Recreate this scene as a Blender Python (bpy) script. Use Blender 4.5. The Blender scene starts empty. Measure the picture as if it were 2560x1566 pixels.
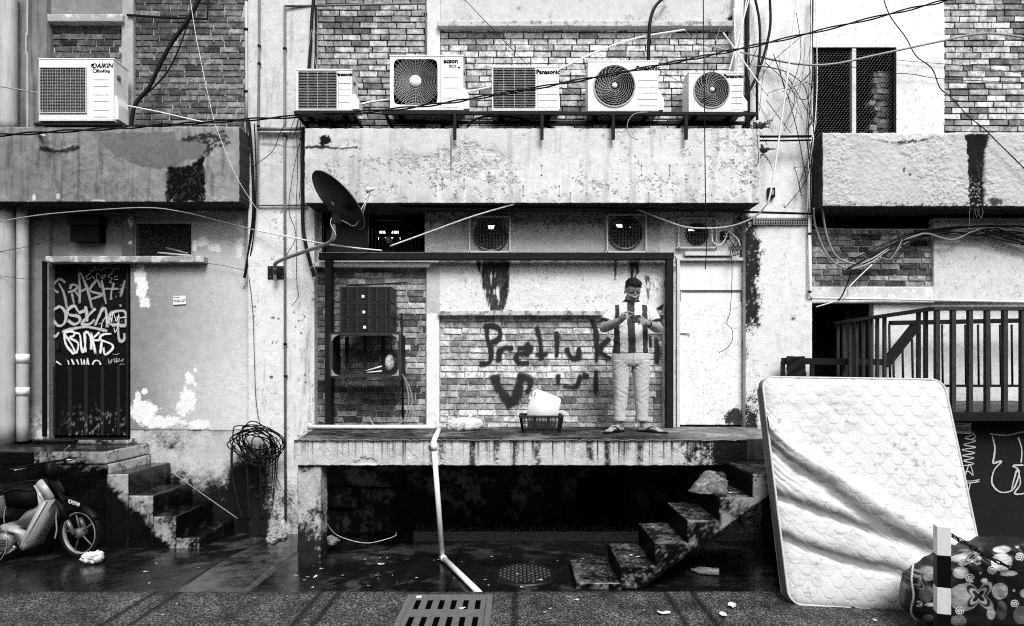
import bpy, bmesh, math, random
import numpy as np
from mathutils import Vector, Matrix, Quaternion

# ------------------------------------------------------------------ camera, sky, sun, exposure
scene = bpy.context.scene
COL = scene.collection
FPX, CAMD, EYE, VPX, VPY = 1520.0, 7.5, 1.9, 1290.0, 925.0      # focal length in photo pixels, distance to the facade, eye height
cam_d = bpy.data.cameras.new('camera'); cam = bpy.data.objects.new('camera', cam_d); COL.objects.link(cam)
cam.location = (0, -CAMD, EYE); cam.rotation_euler = (math.pi / 2, 0, 0)
cam_d.sensor_width = 36; cam_d.sensor_fit = 'HORIZONTAL'; cam_d.lens = 36 * FPX / 2560
cam_d.shift_x = (1280 - VPX) / 2560; cam_d.shift_y = (VPY - 783) / 2560
cam_d.clip_start = 0.05; cam_d.clip_end = 500
scene.camera = cam
SUN_EL, SUN_AZ = math.radians(50), math.radians(163)       # high soft sun behind the photographer's right shoulder
world = bpy.data.worlds.new('World'); scene.world = world; world.use_nodes = True
nt = world.node_tree; nt.nodes.clear()
sky = nt.nodes.new('ShaderNodeTexSky'); sky.sky_type = 'NISHITA'; sky.sun_disc = False
sky.sun_elevation = SUN_EL; sky.sun_rotation = SUN_AZ; sky.air_density = 1.0; sky.dust_density = 4.0; sky.ozone_density = 1.0
bw = nt.nodes.new('ShaderNodeRGBToBW'); bg = nt.nodes.new('ShaderNodeBackground'); wo = nt.nodes.new('ShaderNodeOutputWorld')
bg.inputs['Strength'].default_value = 0.10
nt.links.new(sky.outputs[0], bw.inputs[0]); nt.links.new(bw.outputs[0], bg.inputs['Color']); nt.links.new(bg.outputs[0], wo.inputs[0])
sun_d = bpy.data.lights.new('sun', 'SUN'); sun_d.energy = 1.5; sun_d.angle = math.radians(24); sun_d.color = (1, 1, 1)
sun = bpy.data.objects.new('sun', sun_d); COL.objects.link(sun)
sdir = Vector((math.sin(SUN_AZ) * math.cos(SUN_EL), math.cos(SUN_AZ) * math.cos(SUN_EL), math.sin(SUN_EL)))
sun.rotation_euler = sdir.to_track_quat('Z', 'Y').to_euler(); sun.location = (0, -20, 30)
vs = scene.view_settings
scene.display_settings.display_device = 'sRGB'
vs.view_transform = 'Standard'; vs.look = 'None'; vs.gamma = 1.0; vs.use_curve_mapping = False
vs.exposure = 1.05
scene.cycles.max_bounces = 6; scene.cycles.diffuse_bounces = 3; scene.cycles.glossy_bounces = 3
scene.cycles.transparent_max_bounces = 24
scene.cycles.filter_width = 1.1
scene.cycles.use_denoising = False         # keep the photograph's grain in the plaster and brick

# ------------------------------------------------------------------ helpers: coordinates, noise
def S(Y): return FPX / (CAMD + Y)
def W(px, py, Y=0.0):
    s = S(Y); return Vector(((px - VPX) / s, Y, EYE - (py - VPY) / s))
def WX(px, Y=0.0): return (px - VPX) / S(Y)
def WZ(py, Y=0.0): return EYE - (py - VPY) / S(Y)
rng = random.Random(7)
_T = np.random.RandomState(3).rand(256, 256)
def vnoise(x, y, seed=0):
    x = np.asarray(x, float) + seed * 17.31; y = np.asarray(y, float) + seed * 9.73
    xi = np.floor(x).astype(int); yi = np.floor(y).astype(int); fx = x - xi; fy = y - yi
    fx = fx * fx * (3 - 2 * fx); fy = fy * fy * (3 - 2 * fy)
    a = _T[xi & 255, yi & 255]; b = _T[(xi + 1) & 255, yi & 255]; c = _T[xi & 255, (yi + 1) & 255]; d = _T[(xi + 1) & 255, (yi + 1) & 255]
    return (a * (1 - fx) + b * fx) * (1 - fy) + (c * (1 - fx) + d * fx) * fy
def fbm(x, y, sc=50.0, oct=4, seed=0, sy=None):
    sy = sy or sc; v = 0; a = 0.5; t = 0
    for k in range(oct + (oct > 3)):
        v = v + a * vnoise(np.asarray(x) / sc * 2 ** k, np.asarray(y) / sy * 2 ** k, seed + k * 3.1); t += a; a *= (.76 if oct > 3 else .6)
    return v / t
def sstep(a, b, x):
    t = np.clip((x - a) / (b - a), 0, 1); return t * t * (3 - 2 * t)
def blob(px, py, cx, cy, rx, ry, rough=0.5, sc=14.0, seed=0, soft=0.12):
    d = np.sqrt(((px - cx) / rx) ** 2 + ((py - cy) / ry) ** 2)
    d = d + (fbm(px, py, sc, 4, seed) - 0.5) * 2 * rough
    return 1 - sstep(1 - soft, 1 + soft, d)
def polymask(px, py, pts, rough=4.0, sc=8.0, seed=0, soft=1.2):
    px = np.asarray(px, float); py = np.asarray(py, float)
    x = px + (fbm(px, py, sc, 3, seed) - .5) * 2 * rough; y = py + (fbm(px, py, sc, 3, seed + 5) - .5) * 2 * rough
    inside = np.zeros(x.shape, bool); dist = np.full(x.shape, 1e9); n = len(pts)
    for i in range(n):
        x1, y1 = pts[i]; x2, y2 = pts[(i + 1) % n]
        c = ((y1 > y) != (y2 > y)) & (x < (x2 - x1) * (y - y1) / ((y2 - y1) or 1e-9) + x1); inside ^= c
        L = (x2 - x1) ** 2 + (y2 - y1) ** 2 or 1e-9
        t = np.clip(((x - x1) * (x2 - x1) + (y - y1) * (y2 - y1)) / L, 0, 1)
        dist = np.minimum(dist, np.hypot(x - x1 - t * (x2 - x1), y - y1 - t * (y2 - y1)))
    return sstep(-soft, soft, np.where(inside, dist, -dist))
def streaks(px, py, x0, x1, y0, y1, dens=0.5, wid=4.0, seed=0, up=False):
    n = fbm(px, np.zeros_like(px), wid, 3, seed); L = y0 + (y1 - y0) * np.clip(fbm(px, py * 0.04, wid * 2, 2, seed + 4) * 1.5 - .2, 0, 1)
    m = sstep(1 - dens - .08, 1 - dens + .12, n) * sstep(x0 - 6, x0 + 6, px) * (1 - sstep(x1 - 6, x1 + 6, px))
    m = m * sstep(y0 - 3, y0 + 2, py) * (1 - sstep(0, 1, (py - y0) / np.maximum(L - y0, 1.0)))
    return m
def mould(px, py, grad, seed=0, sc=36.0, hard=.07):
    n = .55 * fbm(px, py, sc, 6, seed) + .25 * fbm(px, py, sc / 6, 4, seed + 3) + .20 * fbm(px, py, sc / 18, 2, seed + 7)
    return sstep(.5 - hard, .5 + hard, n + grad)
def deep(t, k=.022): return t * (t / (t + k)) * 1.03
def mix(a, b, m): return a * (1 - m) + b * m

# ------------------------------------------------------------------ helpers: materials (all neutral grey: the photograph is black and white)
MATS = {}
def mat(name, val=0.5, rough=0.8, metal=0.0, noise=0.15, nscale=12.0, bump=0.1, bscale=60.0, src='flat', spec=0.5, streak=0.0, speck=0.0, trans=0.0, alpha=1.0, rvar=0.0, coat=0.0):
    if name in MATS: return MATS[name]
    if val < .12: val = deep(val, .012)
    m = bpy.data.materials.new(name); m.use_nodes = True; t = m.node_tree; N = t.nodes; L = t.links; N.clear()
    out = N.new('ShaderNodeOutputMaterial'); bs = N.new('ShaderNodeBsdfPrincipled'); L.new(bs.outputs[0], out.inputs[0])
    geo = N.new('ShaderNodeNewGeometry')
    def math_(op, a, b=None, c=None):
        n = N.new('ShaderNodeMath'); n.operation = op
        for i, v in enumerate((a, b, c)):
            if v is None: continue
            if isinstance(v, (int, float)): n.inputs[i].default_value = v
            else: L.new(v, n.inputs[i])
        return n.outputs[0]
    def noise_(sc, det=4, vec=None, rough_=0.6):
        n = N.new('ShaderNodeTexNoise'); n.inputs['Scale'].default_value = sc; n.inputs['Detail'].default_value = det; n.inputs['Roughness'].default_value = rough_
        L.new(vec or geo.outputs['Position'], n.inputs['Vector']); return n.outputs[0]
    if src == 'flat':
        v = N.new('ShaderNodeValue'); v.outputs[0].default_value = val; base = v.outputs[0]
    elif src == 'tone':
        a = N.new('ShaderNodeAttribute'); a.attribute_name = 'tone'; base = a.outputs['Fac']
    else:
        oi = N.new('ShaderNodeObjectInfo'); sx = N.new('ShaderNodeSeparateColor'); L.new(oi.outputs['Color'], sx.inputs[0]); base = sx.outputs[0]
    f = noise_(nscale)
    k = math_('MULTIPLY_ADD', f, 2 * noise, 1 - noise)
    base = math_('MULTIPLY', base, k)
    if src == 'obj':
        r = N.new('ShaderNodeMapRange'); r.inputs[1].default_value = .38; r.inputs[2].default_value = .6; r.inputs[3].default_value = .42; r.inputs[4].default_value = 1.2; L.new(noise_(9, 5, None, .8), r.inputs[0]); base = math_('MULTIPLY', base, r.outputs[0])
    if streak:
        mp = N.new('ShaderNodeMapping'); mp.inputs['Scale'].default_value = (9, 9, 0.7); L.new(geo.outputs['Position'], mp.inputs[0])
        sn = noise_(3.0, 5, mp.outputs[0], .7)
        r = N.new('ShaderNodeMapRange'); r.inputs[1].default_value = .5; r.inputs[2].default_value = .75; r.inputs[3].default_value = 1; r.inputs[4].default_value = 1 - streak; L.new(sn, r.inputs[0])
        base = math_('MULTIPLY', base, r.outputs[0])
    if speck:
        sn = noise_(90, 3, None, .8)
        r = N.new('ShaderNodeMapRange'); r.inputs[1].default_value = .60; r.inputs[2].default_value = .68; r.inputs[3].default_value = 1; r.inputs[4].default_value = 1 - speck; L.new(sn, r.inputs[0])
        base = math_('MULTIPLY', base, r.outputs[0])
    base = math_('MAXIMUM', math_('MINIMUM', base, 0.86), 0.002)
    cc = N.new('ShaderNodeCombineColor')
    for i in range(3): L.new(base, cc.inputs[i])
    L.new(cc.outputs[0], bs.inputs['Base Color'])
    bs.inputs['Metallic'].default_value = metal; bs.inputs['Roughness'].default_value = rough; bs.inputs['Specular IOR Level'].default_value = spec
    if rvar:
        rn = noise_(5, 4); r = N.new('ShaderNodeMapRange'); r.inputs[1].default_value = .35; r.inputs[2].default_value = .65; r.inputs[3].default_value = max(rough - rvar, .03); r.inputs[4].default_value = min(rough + rvar, .9); L.new(rn, r.inputs[0]); L.new(r.outputs[0], bs.inputs['Roughness'])
    if trans: bs.inputs['Transmission Weight'].default_value = trans
    if alpha < 1: bs.inputs['Alpha'].default_value = alpha
    if coat: bs.inputs['Coat Weight'].default_value = coat; bs.inputs['Coat Roughness'].default_value = .12
    if bump:
        b = N.new('ShaderNodeBump'); b.inputs['Strength'].default_value = bump; b.inputs['Distance'].default_value = 0.01
        L.new(noise_(bscale, 4), b.inputs['Height']); L.new(b.outputs[0], bs.inputs['Normal'])
    MATS[name] = m; return m
def spray_mat(name, val, solid=0.62, grain=140.0):
    m = bpy.data.materials.new(name); m.use_nodes = True; t = m.node_tree; N = t.nodes; L = t.links; N.clear()
    out = N.new('ShaderNodeOutputMaterial'); mx = N.new('ShaderNodeMixShader'); tr = N.new('ShaderNodeBsdfTransparent'); bs = N.new('ShaderNodeBsdfPrincipled')
    bs.inputs['Base Color'].default_value = (val, val, val, 1); bs.inputs['Roughness'].default_value = .75
    a = N.new('ShaderNodeAttribute'); a.attribute_name = 'mask'
    g = N.new('ShaderNodeNewGeometry'); n = N.new('ShaderNodeTexNoise'); n.inputs['Scale'].default_value = grain; n.inputs['Detail'].default_value = 3; L.new(g.outputs['Position'], n.inputs['Vector'])
    ad = N.new('ShaderNodeMath'); ad.operation = 'ADD'; L.new(a.outputs['Fac'], ad.inputs[0]); L.new(n.outputs[0], ad.inputs[1])
    r = N.new('ShaderNodeMapRange'); r.inputs[1].default_value = .52; r.inputs[2].default_value = 1.12; r.inputs[3].default_value = 0; r.inputs[4].default_value = solid; L.new(ad.outputs[0], r.inputs[0])
    L.new(r.outputs[0], mx.inputs[0]); L.new(tr.outputs[0], mx.inputs[1]); L.new(bs.outputs[0], mx.inputs[2]); L.new(mx.outputs[0], out.inputs[0])
    MATS[name] = m; return m
def emit_mat(name, strength):
    m = bpy.data.materials.new(name); m.use_nodes = True; t = m.node_tree; t.nodes.clear()
    o = t.nodes.new('ShaderNodeOutputMaterial'); e = t.nodes.new('ShaderNodeEmission'); e.inputs[1].default_value = strength; t.links.new(e.outputs[0], o.inputs[0]); return m

mat('plaster', rough=.95, noise=.24, nscale=11, bump=.35, bscale=80, src='tone', spec=.03, speck=.30)
mat('plaster_fine', rough=.9, noise=.10, nscale=14, bump=.25, bscale=70, src='tone', spec=.05, speck=.10)
mat('brick', rough=.95, noise=.85, nscale=20, bump=.8, bscale=60, src='obj', spec=.04, speck=.5)
mat('mortar_light', .40, .95, noise=.4, nscale=20, bump=.5, spec=.1)
mat('mortar_dark', .022, .95, noise=.5, nscale=20, bump=.5, spec=.1)
mat('wet_concrete', rough=.20, noise=.6, nscale=10, bump=.16, bscale=40, src='tone', spec=.42, rvar=.15, speck=.3)
mat('damp_concrete', rough=.6, noise=.45, nscale=14, bump=.7, bscale=45, src='tone', spec=.10, speck=.4, rvar=.25)
mat('tone_cloth', rough=.85, noise=.06, nscale=30, bump=.1, bscale=300, src='tone', spec=.2)
mat('tone_skin', rough=.5, noise=.08, nscale=40, bump=.05, bscale=150, src='tone', spec=.4)
mat('tone_print', rough=.5, noise=.12, nscale=25, bump=.08, bscale=90, src='tone', spec=.4)
mat('tone_metal', rough=.5, noise=.3, nscale=18, bump=.1, bscale=60, src='tone', spec=.05)
mat('white_paint', .80, .4, noise=.05, nscale=5, bump=.04, streak=.12)
mat('white_plastic', .80, .4, noise=.10, nscale=9, bump=.04, streak=.30, speck=.10)
mat('white_pvc', .80, .4, noise=.15, nscale=8, bump=.05, speck=.2)
mat('dirty_white', .6, .6, noise=.3, nscale=14, bump=.2, speck=.3)
mat('grey_pvc', .42, .5, noise=.2, nscale=10, bump=.08, streak=.2)
mat('grey_metal', .22, .45, metal=.3, noise=.35, nscale=14, bump=.15, streak=.3)
mat('dark_steel', .022, .55, noise=.5, nscale=16, bump=.2, speck=.0, spec=.06)
mat('railing_steel', .05, .6, noise=.7, nscale=26, bump=.3, spec=.08)
mat('rust_steel', .02, .6, noise=.7, nscale=22, bump=.3, spec=.10)
mat('black_plastic', .008, .5, noise=.3, bump=.05, spec=.12)
mat('black_rubber', .008, .55, noise=.3, bump=.05, spec=.15)
mat('black_void', .004, 1, noise=0, bump=0, spec=0)
mat('grey_cable', .28, .5, noise=.2, bump=0)
mat('white_cable', .72, .5, noise=.15, bump=0)
mat('wire_mesh', .10, .6, noise=.3, bump=0)
mat('guard_wire', .48, .5, noise=.2, bump=0)
mat('ink', .012, .7, noise=.1, bump=0, spec=.05)
mat('ink_grey', .12, .7, noise=.1, bump=0)
mat('paper', .78, .8, noise=.06, bump=.05)
mat('leaf', .05, .6, noise=.4, nscale=40, bump=.1)
mat('chrome', .55, .25, metal=.9, noise=.15, bump=.05)

# ------------------------------------------------------------------ helpers: objects
def tag(o, label=None, cat=None, group=None, kind=None):
    if label: o['label'] = label
    if cat: o['category'] = cat
    if group: o['group'] = group
    if kind: o['kind'] = kind
    return o
def link(name, me, m=None, parent=None):
    o = bpy.data.objects.new(name, me); COL.objects.link(o)
    if m is not None and me is not None: me.materials.append(MATS[m] if isinstance(m, str) else m)
    if parent is not None: o.parent = parent; 
    return o
def empty(name, label, cat, loc=(0, 0, 0), group=None):
    o = bpy.data.objects.new(name, None); o.empty_display_size = .1; COL.objects.link(o); o.location = loc
    return tag(o, label, cat, group)
_pend = []
def adopt(child, parent):
    """parent a world-space part to a thing whose Empty stands at its base"""
    child.parent = parent; child.matrix_parent_inverse = Matrix.Translation(-Vector(parent.location)) if parent.type == 'EMPTY' or True else Matrix()
    return child
class MB:
    """collects shapes in world space; build() links them as one mesh object"""
    def __init__(s): s.v = []; s.f = []; s.sm = []
    def add(s, vs_, fs, smooth=False):
        o = len(s.v); s.v += [tuple(p) for p in vs_]; s.f += [tuple(i + o for i in f) for f in fs]; s.sm += [smooth] * len(fs); return s
    def box(s, x0, x1, y0, y1, z0, z1, M=None):
        vs_ = [Vector((x, y, z)) for z in (z0, z1) for y in (y0, y1) for x in (x0, x1)]
        if M is not None: vs_ = [M @ p for p in vs_]
        return s.add(vs_, [(0, 2, 3, 1), (4, 5, 7, 6), (0, 1, 5, 4), (2, 6, 7, 3), (0, 4, 6, 2), (1, 3, 7, 5)])
    def bbox(s, x0, x1, y0, y1, z0, z1, b=0.004, M=None):
        """box with bevelled edges"""
        bm = bmesh.new(); bmesh.ops.create_cube(bm, size=1)
        for v in bm.verts: v.co = Vector(((x0 + x1) / 2 + v.co.x * (x1 - x0), (y0 + y1) / 2 + v.co.y * (y1 - y0), (z0 + z1) / 2 + v.co.z * (z1 - z0)))
        bmesh.ops.bevel(bm, geom=bm.edges[:], offset=b, segments=2, affect='EDGES', profile=.6)
        bm.verts.index_update()
        s.add([(M @ v.co) if M is not None else v.co.copy() for v in bm.verts], [[v.index for v in f.verts] for f in bm.faces]); bm.free(); return s
    def bar(s, a, b, w, h=None, up=Vector((0, 0, 1)), b_=0.0):
        a = Vector(a); b = Vector(b); d = b - a; L = d.length; d.normalize(); h = h or w
        up = Vector(up)
        if abs(d.dot(up)) > .98: up = Vector((0, 1, 0))
        x = d.cross(up).normalized(); z = x.cross(d).normalized()
        M = Matrix((( x.x, d.x, z.x, a.x), (x.y, d.y, z.y, a.y), (x.z, d.z, z.z, a.z), (0, 0, 0, 1)))
        return s.bbox(-w / 2, w / 2, 0, L, -h / 2, h / 2, b_, M) if b_ else s.box(-w / 2, w / 2, 0, L, -h / 2, h / 2, M)
    def tube(s, pts, r, n=8, caps=True, smooth=True, closed=False):
        pts = [Vector(p) for p in pts]; m = len(pts); rr = r if isinstance(r, (list, tuple)) else [r] * m
        vs_ = []; fs = []; up = None
        for i, p in enumerate(pts):
            if closed: d = (pts[(i + 1) % m] - pts[i - 1])
            else: d = pts[min(i + 1, m - 1)] - pts[max(i - 1, 0)]
            if d.length < 1e-9: d = Vector((0, 0, 1))
            d.normalize()
            if up is None:
                up = Vector((0, 0, 1)) if abs(d.z) < .9 else Vector((0, 1, 0))
            x = d.cross(up)
            if x.length < 1e-6: x = d.cross(Vector((1, 0, 0)))
            x.normalize(); up = x.cross(d).normalized()
            for k in range(n):
                a = 2 * math.pi * k / n; vs_.append(p + x * (rr[i] * math.cos(a)) + up * (rr[i] * math.sin(a)))
        for i in range(m if closed else m - 1):
            j = (i + 1) % m
            for k in range(n): fs.append((i * n + k, i * n + (k + 1) % n, j * n + (k + 1) % n, j * n + k))
        if caps and not closed: fs += [tuple(range(n))[::-1], tuple((m - 1) * n + k for k in range(n))]
        return s.add(vs_, fs, smooth)
    def cyl(s, a, b, r, n=16, r2=None): return s.tube([a, b], [r, r if r2 is None else r2], n)
    def lathe(s, prof, c, axis=Vector((0, 0, 1)), n=24, smooth=True):
        """prof: (radius, height) pairs along axis"""
        q = Vector((0, 0, 1)).rotation_difference(Vector(axis).normalized()); c = Vector(c); vs_ = []; fs = []
        for r, h in prof:
            for k in range(n):
                a = 2 * math.pi * k / n; vs_.append(c + q @ Vector((r * math.cos(a), r * math.sin(a), h)))
        for i in range(len(prof) - 1):
            for k in range(n): fs.append((i * n + k, i * n + (k + 1) % n, (i + 1) * n + (k + 1) % n, (i + 1) * n + k))
        return s.add(vs_, fs, smooth)
    def ellipsoid(s, c, r, M=None, nu=16, nv=10):
        vs_ = []; fs = []; c = Vector(c); r = (r, r, r) if isinstance(r, (int, float)) else r
        for i in range(nv + 1):
            t = math.pi * i / nv
            for k in range(nu):
                a = 2 * math.pi * k / nu; p = Vector((r[0] * math.sin(t) * math.cos(a), r[1] * math.sin(t) * math.sin(a), r[2] * math.cos(t)))
                vs_.append(c + (M @ p if M is not None else p))
        for i in range(nv):
            for k in range(nu): fs.append((i * nu + k, (i + 1) * nu + k, (i + 1) * nu + (k + 1) % nu, i * nu + (k + 1) % nu))
        return s.add(vs_, fs, True)
    def prism(s, poly, y0, y1):
        """poly of (x, z) extruded from y0 to y1"""
        n = len(poly); vs_ = [(x, y0, z) for x, z in poly] + [(x, y1, z) for x, z in poly]
        fs = [tuple(range(n)), tuple(range(2 * n - 1, n - 1, -1))] + [(i, n + i, n + (i + 1) % n, (i + 1) % n) for i in range(n)]
        return s.add(vs_, fs)
    def mesh(s, name='m'):
        me = bpy.data.meshes.new(name); me.from_pydata(s.v, [], s.f)
        me.polygons.foreach_set('use_smooth', s.sm); me.update()
        bm = bmesh.new(); bm.from_mesh(me); bmesh.ops.recalc_face_normals(bm, faces=bm.faces[:]); bm.to_mesh(me); bm.free()
        return me
    def build(s, name, m, parent=None, **kw):
        o = link(name, s.mesh(name), m)
        if parent is not None: adopt(o, parent)
        return tag(o, **kw) if kw else o
def set_attr(me, name, arr):
    a = me.attributes.get(name) or me.attributes.new(name, 'FLOAT', 'POINT'); a.data.foreach_set('value', np.asarray(arr, dtype=np.float32).ravel())
def verts_np(me):
    a = np.empty(len(me.vertices) * 3, np.float32); me.vertices.foreach_get('co', a); return a.reshape(-1, 3).astype(float)
def catmull(pts, k=8, closed=False):
    P = [Vector(p) for p in pts]; n = len(P); out = []
    if n < 3 and not closed: 
        return [P[0].lerp(P[1], i / k) for i in range(k + 1)]
    for i in range(n if closed else n - 1):
        if closed: a, b, c, d = P[i - 1], P[i], P[(i + 1) % n], P[(i + 2) % n]
        else: a, b, c, d = P[max(i - 1, 0)], P[i], P[i + 1], P[min(i + 2, n - 1)]
        for j in range(k):
            t = j / k
            out.append(0.5 * ((2 * b) + (-a + c) * t + (2 * a - 5 * b + 4 * c - d) * t * t + (-a + 3 * b - 3 * c + d) * t ** 3))
    if not closed: out.append(P[-1])
    return out
def grid_mesh(name, P, T=None, mask=None, smooth=True, back=None, side=None):
    """P: (nz, nx, 3) vertices of a sheet, T: tone per vertex, mask: keep per face, back: depth of the returned rim along +Y"""
    nz, nx = P.shape[:2]; V = P.reshape(-1, 3); idx = np.arange(nz * nx).reshape(nz, nx)
    F = np.stack([idx[:-1, :-1], idx[:-1, 1:], idx[1:, 1:], idx[1:, :-1]], -1).reshape(-1, 4)
    if mask is not None: F = F[mask.reshape(-1)]
    tone = None if T is None else T.reshape(-1)
    if back:
        loop = np.concatenate([idx[0, :], idx[1:, -1], idx[-1, -2::-1], idx[-2:0:-1, 0]]); m = len(loop); o = len(V)
        A = V[loop].copy(); A[:, 1] += .004; B = A.copy(); B[:, 1] = back; V = np.concatenate([V, A, B]); j = np.arange(m); k = (j + 1) % m
        F = np.concatenate([F, np.stack([loop[j], o + j, o + k, loop[k]], -1), np.stack([o + j, o + m + j, o + m + k, o + k], -1)])
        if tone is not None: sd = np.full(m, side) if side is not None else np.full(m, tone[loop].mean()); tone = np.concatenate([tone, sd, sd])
    me = bpy.data.meshes.new(name); me.vertices.add(len(V)); me.vertices.foreach_set('co', V.astype(np.float32).ravel())
    me.loops.add(F.size); me.loops.foreach_set('vertex_index', F.astype(np.int32).ravel())
    me.polygons.add(len(F)); me.polygons.foreach_set('loop_start', np.arange(0, F.size, 4, dtype=np.int32))
    me.polygons.foreach_set('use_smooth', np.full(len(F), smooth)); me.update(calc_edges=True)
    if tone is not None: set_attr(me, 'tone', tone)
    me.validate(); return me
def panel(name, x0, x1, y0, y1, Y=0.0, thick=.1, tone=.5, relief=None, res=.014, m='plaster', parent=None, holes=(), jit=.003, side=None, **kw):
    """a wall piece facing the camera, given by its outline in photo pixels at depth Y; tone(px, py) is its paint, dirt and some painted shade"""
    X0, X1, Z1, Z0 = WX(x0, Y), WX(x1, Y), WZ(y0, Y), WZ(y1, Y)
    nx = max(2, int((X1 - X0) / res) + 1); nz = max(2, int((Z1 - Z0) / res) + 1)
    X, Z = np.meshgrid(np.linspace(X0, X1, nx), np.linspace(Z0, Z1, nz)); s = S(Y)
    px = VPX + X * s; py = VPY - (Z - EYE) * s
    T = tone(px, py) if callable(tone) else np.full(px.shape, float(tone))
    T = deep(np.clip(T, .004, .86)) + 0 * px
    R = relief(px, py) if relief is not None else 0 * px
    Rn = (fbm(px, py, 30, 3, 11) - .5) * .0016
    edge = np.minimum.reduce([px - px.min(), px.max() - px, py - py.min(), py.max() - py]); e = sstep(0, 5, edge)
    Yv = Y - (R + Rn) * e
    if jit:
        X = X + (fbm(px, py, 9, 3, 21) - .5) * 2 * jit * (1 - e); Z = Z + (fbm(px, py, 9, 3, 22) - .5) * 2 * jit * (1 - e)
    mask = None
    if holes:
        cx = (px[:-1, :-1] + px[1:, 1:]) / 2; cy = (py[:-1, :-1] + py[1:, 1:]) / 2; mask = np.ones(cx.shape, bool)
        for h in holes:
            if h[0] == 'r': mask &= ~((cx > h[1]) & (cx < h[2]) & (cy > h[3]) & (cy < h[4]))
            else: mask &= ~(((cx - h[1]) / h[3]) ** 2 + ((cy - h[2]) / h[4]) ** 2 < 1)
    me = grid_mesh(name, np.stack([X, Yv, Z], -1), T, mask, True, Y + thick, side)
    o = link(name, me, m)
    if parent is not None: adopt(o, parent)
    return tag(o, **kw) if kw else o
def recess(name, x0, x1, y0, y1, Y, depth, m='black_void', parent=None, back=True):
    """the lining of an opening"""
    X0, X1, Z1, Z0 = WX(x0, Y), WX(x1, Y), WZ(y0, Y), WZ(y1, Y); b = MB(); y2 = Y + depth
    v = [(X0, Y, Z0), (X1, Y, Z0), (X1, Y, Z1), (X0, Y, Z1), (X0, y2, Z0), (X1, y2, Z0), (X1, y2, Z1), (X0, y2, Z1)]
    f = [(0, 1, 5, 4), (1, 2, 6, 5), (2, 3, 7, 6), (3, 0, 4, 7)] + ([(4, 5, 6, 7)] if back else [])
    b.add(v, f); o = b.build(name, m, parent); return o
def text_mesh(body, size, bold=0.0, shear=0.0, sx=1.0, extrude=.0008):
    c = bpy.data.curves.new('t', 'FONT'); c.body = body; c.size = size; c.extrude = extrude; c.offset = bold; c.shear = shear; c.align_x = 'CENTER'; c.align_y = 'CENTER'; c.resolution_u = 2
    o = bpy.data.objects.new('t', c); COL.objects.link(o); bpy.context.view_layer.update()
    me = bpy.data.meshes.new_from_object(o.evaluated_get(bpy.context.evaluated_depsgraph_get())); bpy.data.objects.remove(o); bpy.data.curves.remove(c)
    me.transform(Matrix.Diagonal((sx, 1, 1, 1))); return me
def text(name, body, size, loc, m='ink', parent=None, bold=0.0, shear=0.0, sx=1.0, rot=None):
    me = text_mesh(body, size, bold, shear, sx)
    R = rot if rot is not None else Matrix.Rotation(math.pi / 2, 4, 'X')
    me.transform(Matrix.Translation(Vector(loc)) @ R); o = link(name, me, m)
    return adopt(o, parent) if parent is not None else o
def ribbon_strokes(name, strokes, width, Y, m, parent, conv, feather=1.0, mask=1.0, kind=None):
    """sprayed or brushed lines lying on a surface; strokes in source pixels mapped by conv"""
    b = MB(); mk = []; lay = 0
    for st in strokes:
        pts = st; w = width
        if isinstance(st, tuple) and isinstance(st[0], (int, float)): w, pts = st
        P = catmull([Vector((*conv(x, y), 0)) for x, y in pts], 8); n = len(P); vs_ = []; fs = []; lay += 1
        for i, p in enumerate(P):
            d = P[min(i + 1, n - 1)] - P[max(i - 1, 0)]; d = d.normalized() if d.length > 1e-6 else Vector((1, 0, 0)); nn = Vector((-d.y, d.x, 0))
            endf = min(1, (min(i, n - 1 - i) + .35) / 1.5)
            ww = w * (1 + .10 * math.sin(i * 1.7 + lay) + .22 * math.sin(i * .31 + lay * 2.1))
            for k, c in enumerate((-1, -.62, 0, .62, 1)):
                q = p + nn * (c * ww); vs_.append(W(q.x, q.y, Y) + Vector((0, -.0004 * lay - .00002 * i, 0)))
                mk.append((0, .55, 1, .55, 0)[k] * endf * mask)
        for i in range(n - 1):
            for k in range(4): fs.append((i * 5 + k, i * 5 + k + 1, i * 5 + k + 6, i * 5 + k + 5))
        b.add(vs_, fs)
    me = bpy.data.meshes.new(name); me.from_pydata(b.v, [], b.f); me.update(); set_attr(me, 'mask', mk)
    o = link(name, me, m); adopt(o, parent)
    if kind: o['kind'] = kind
    return o
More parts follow.
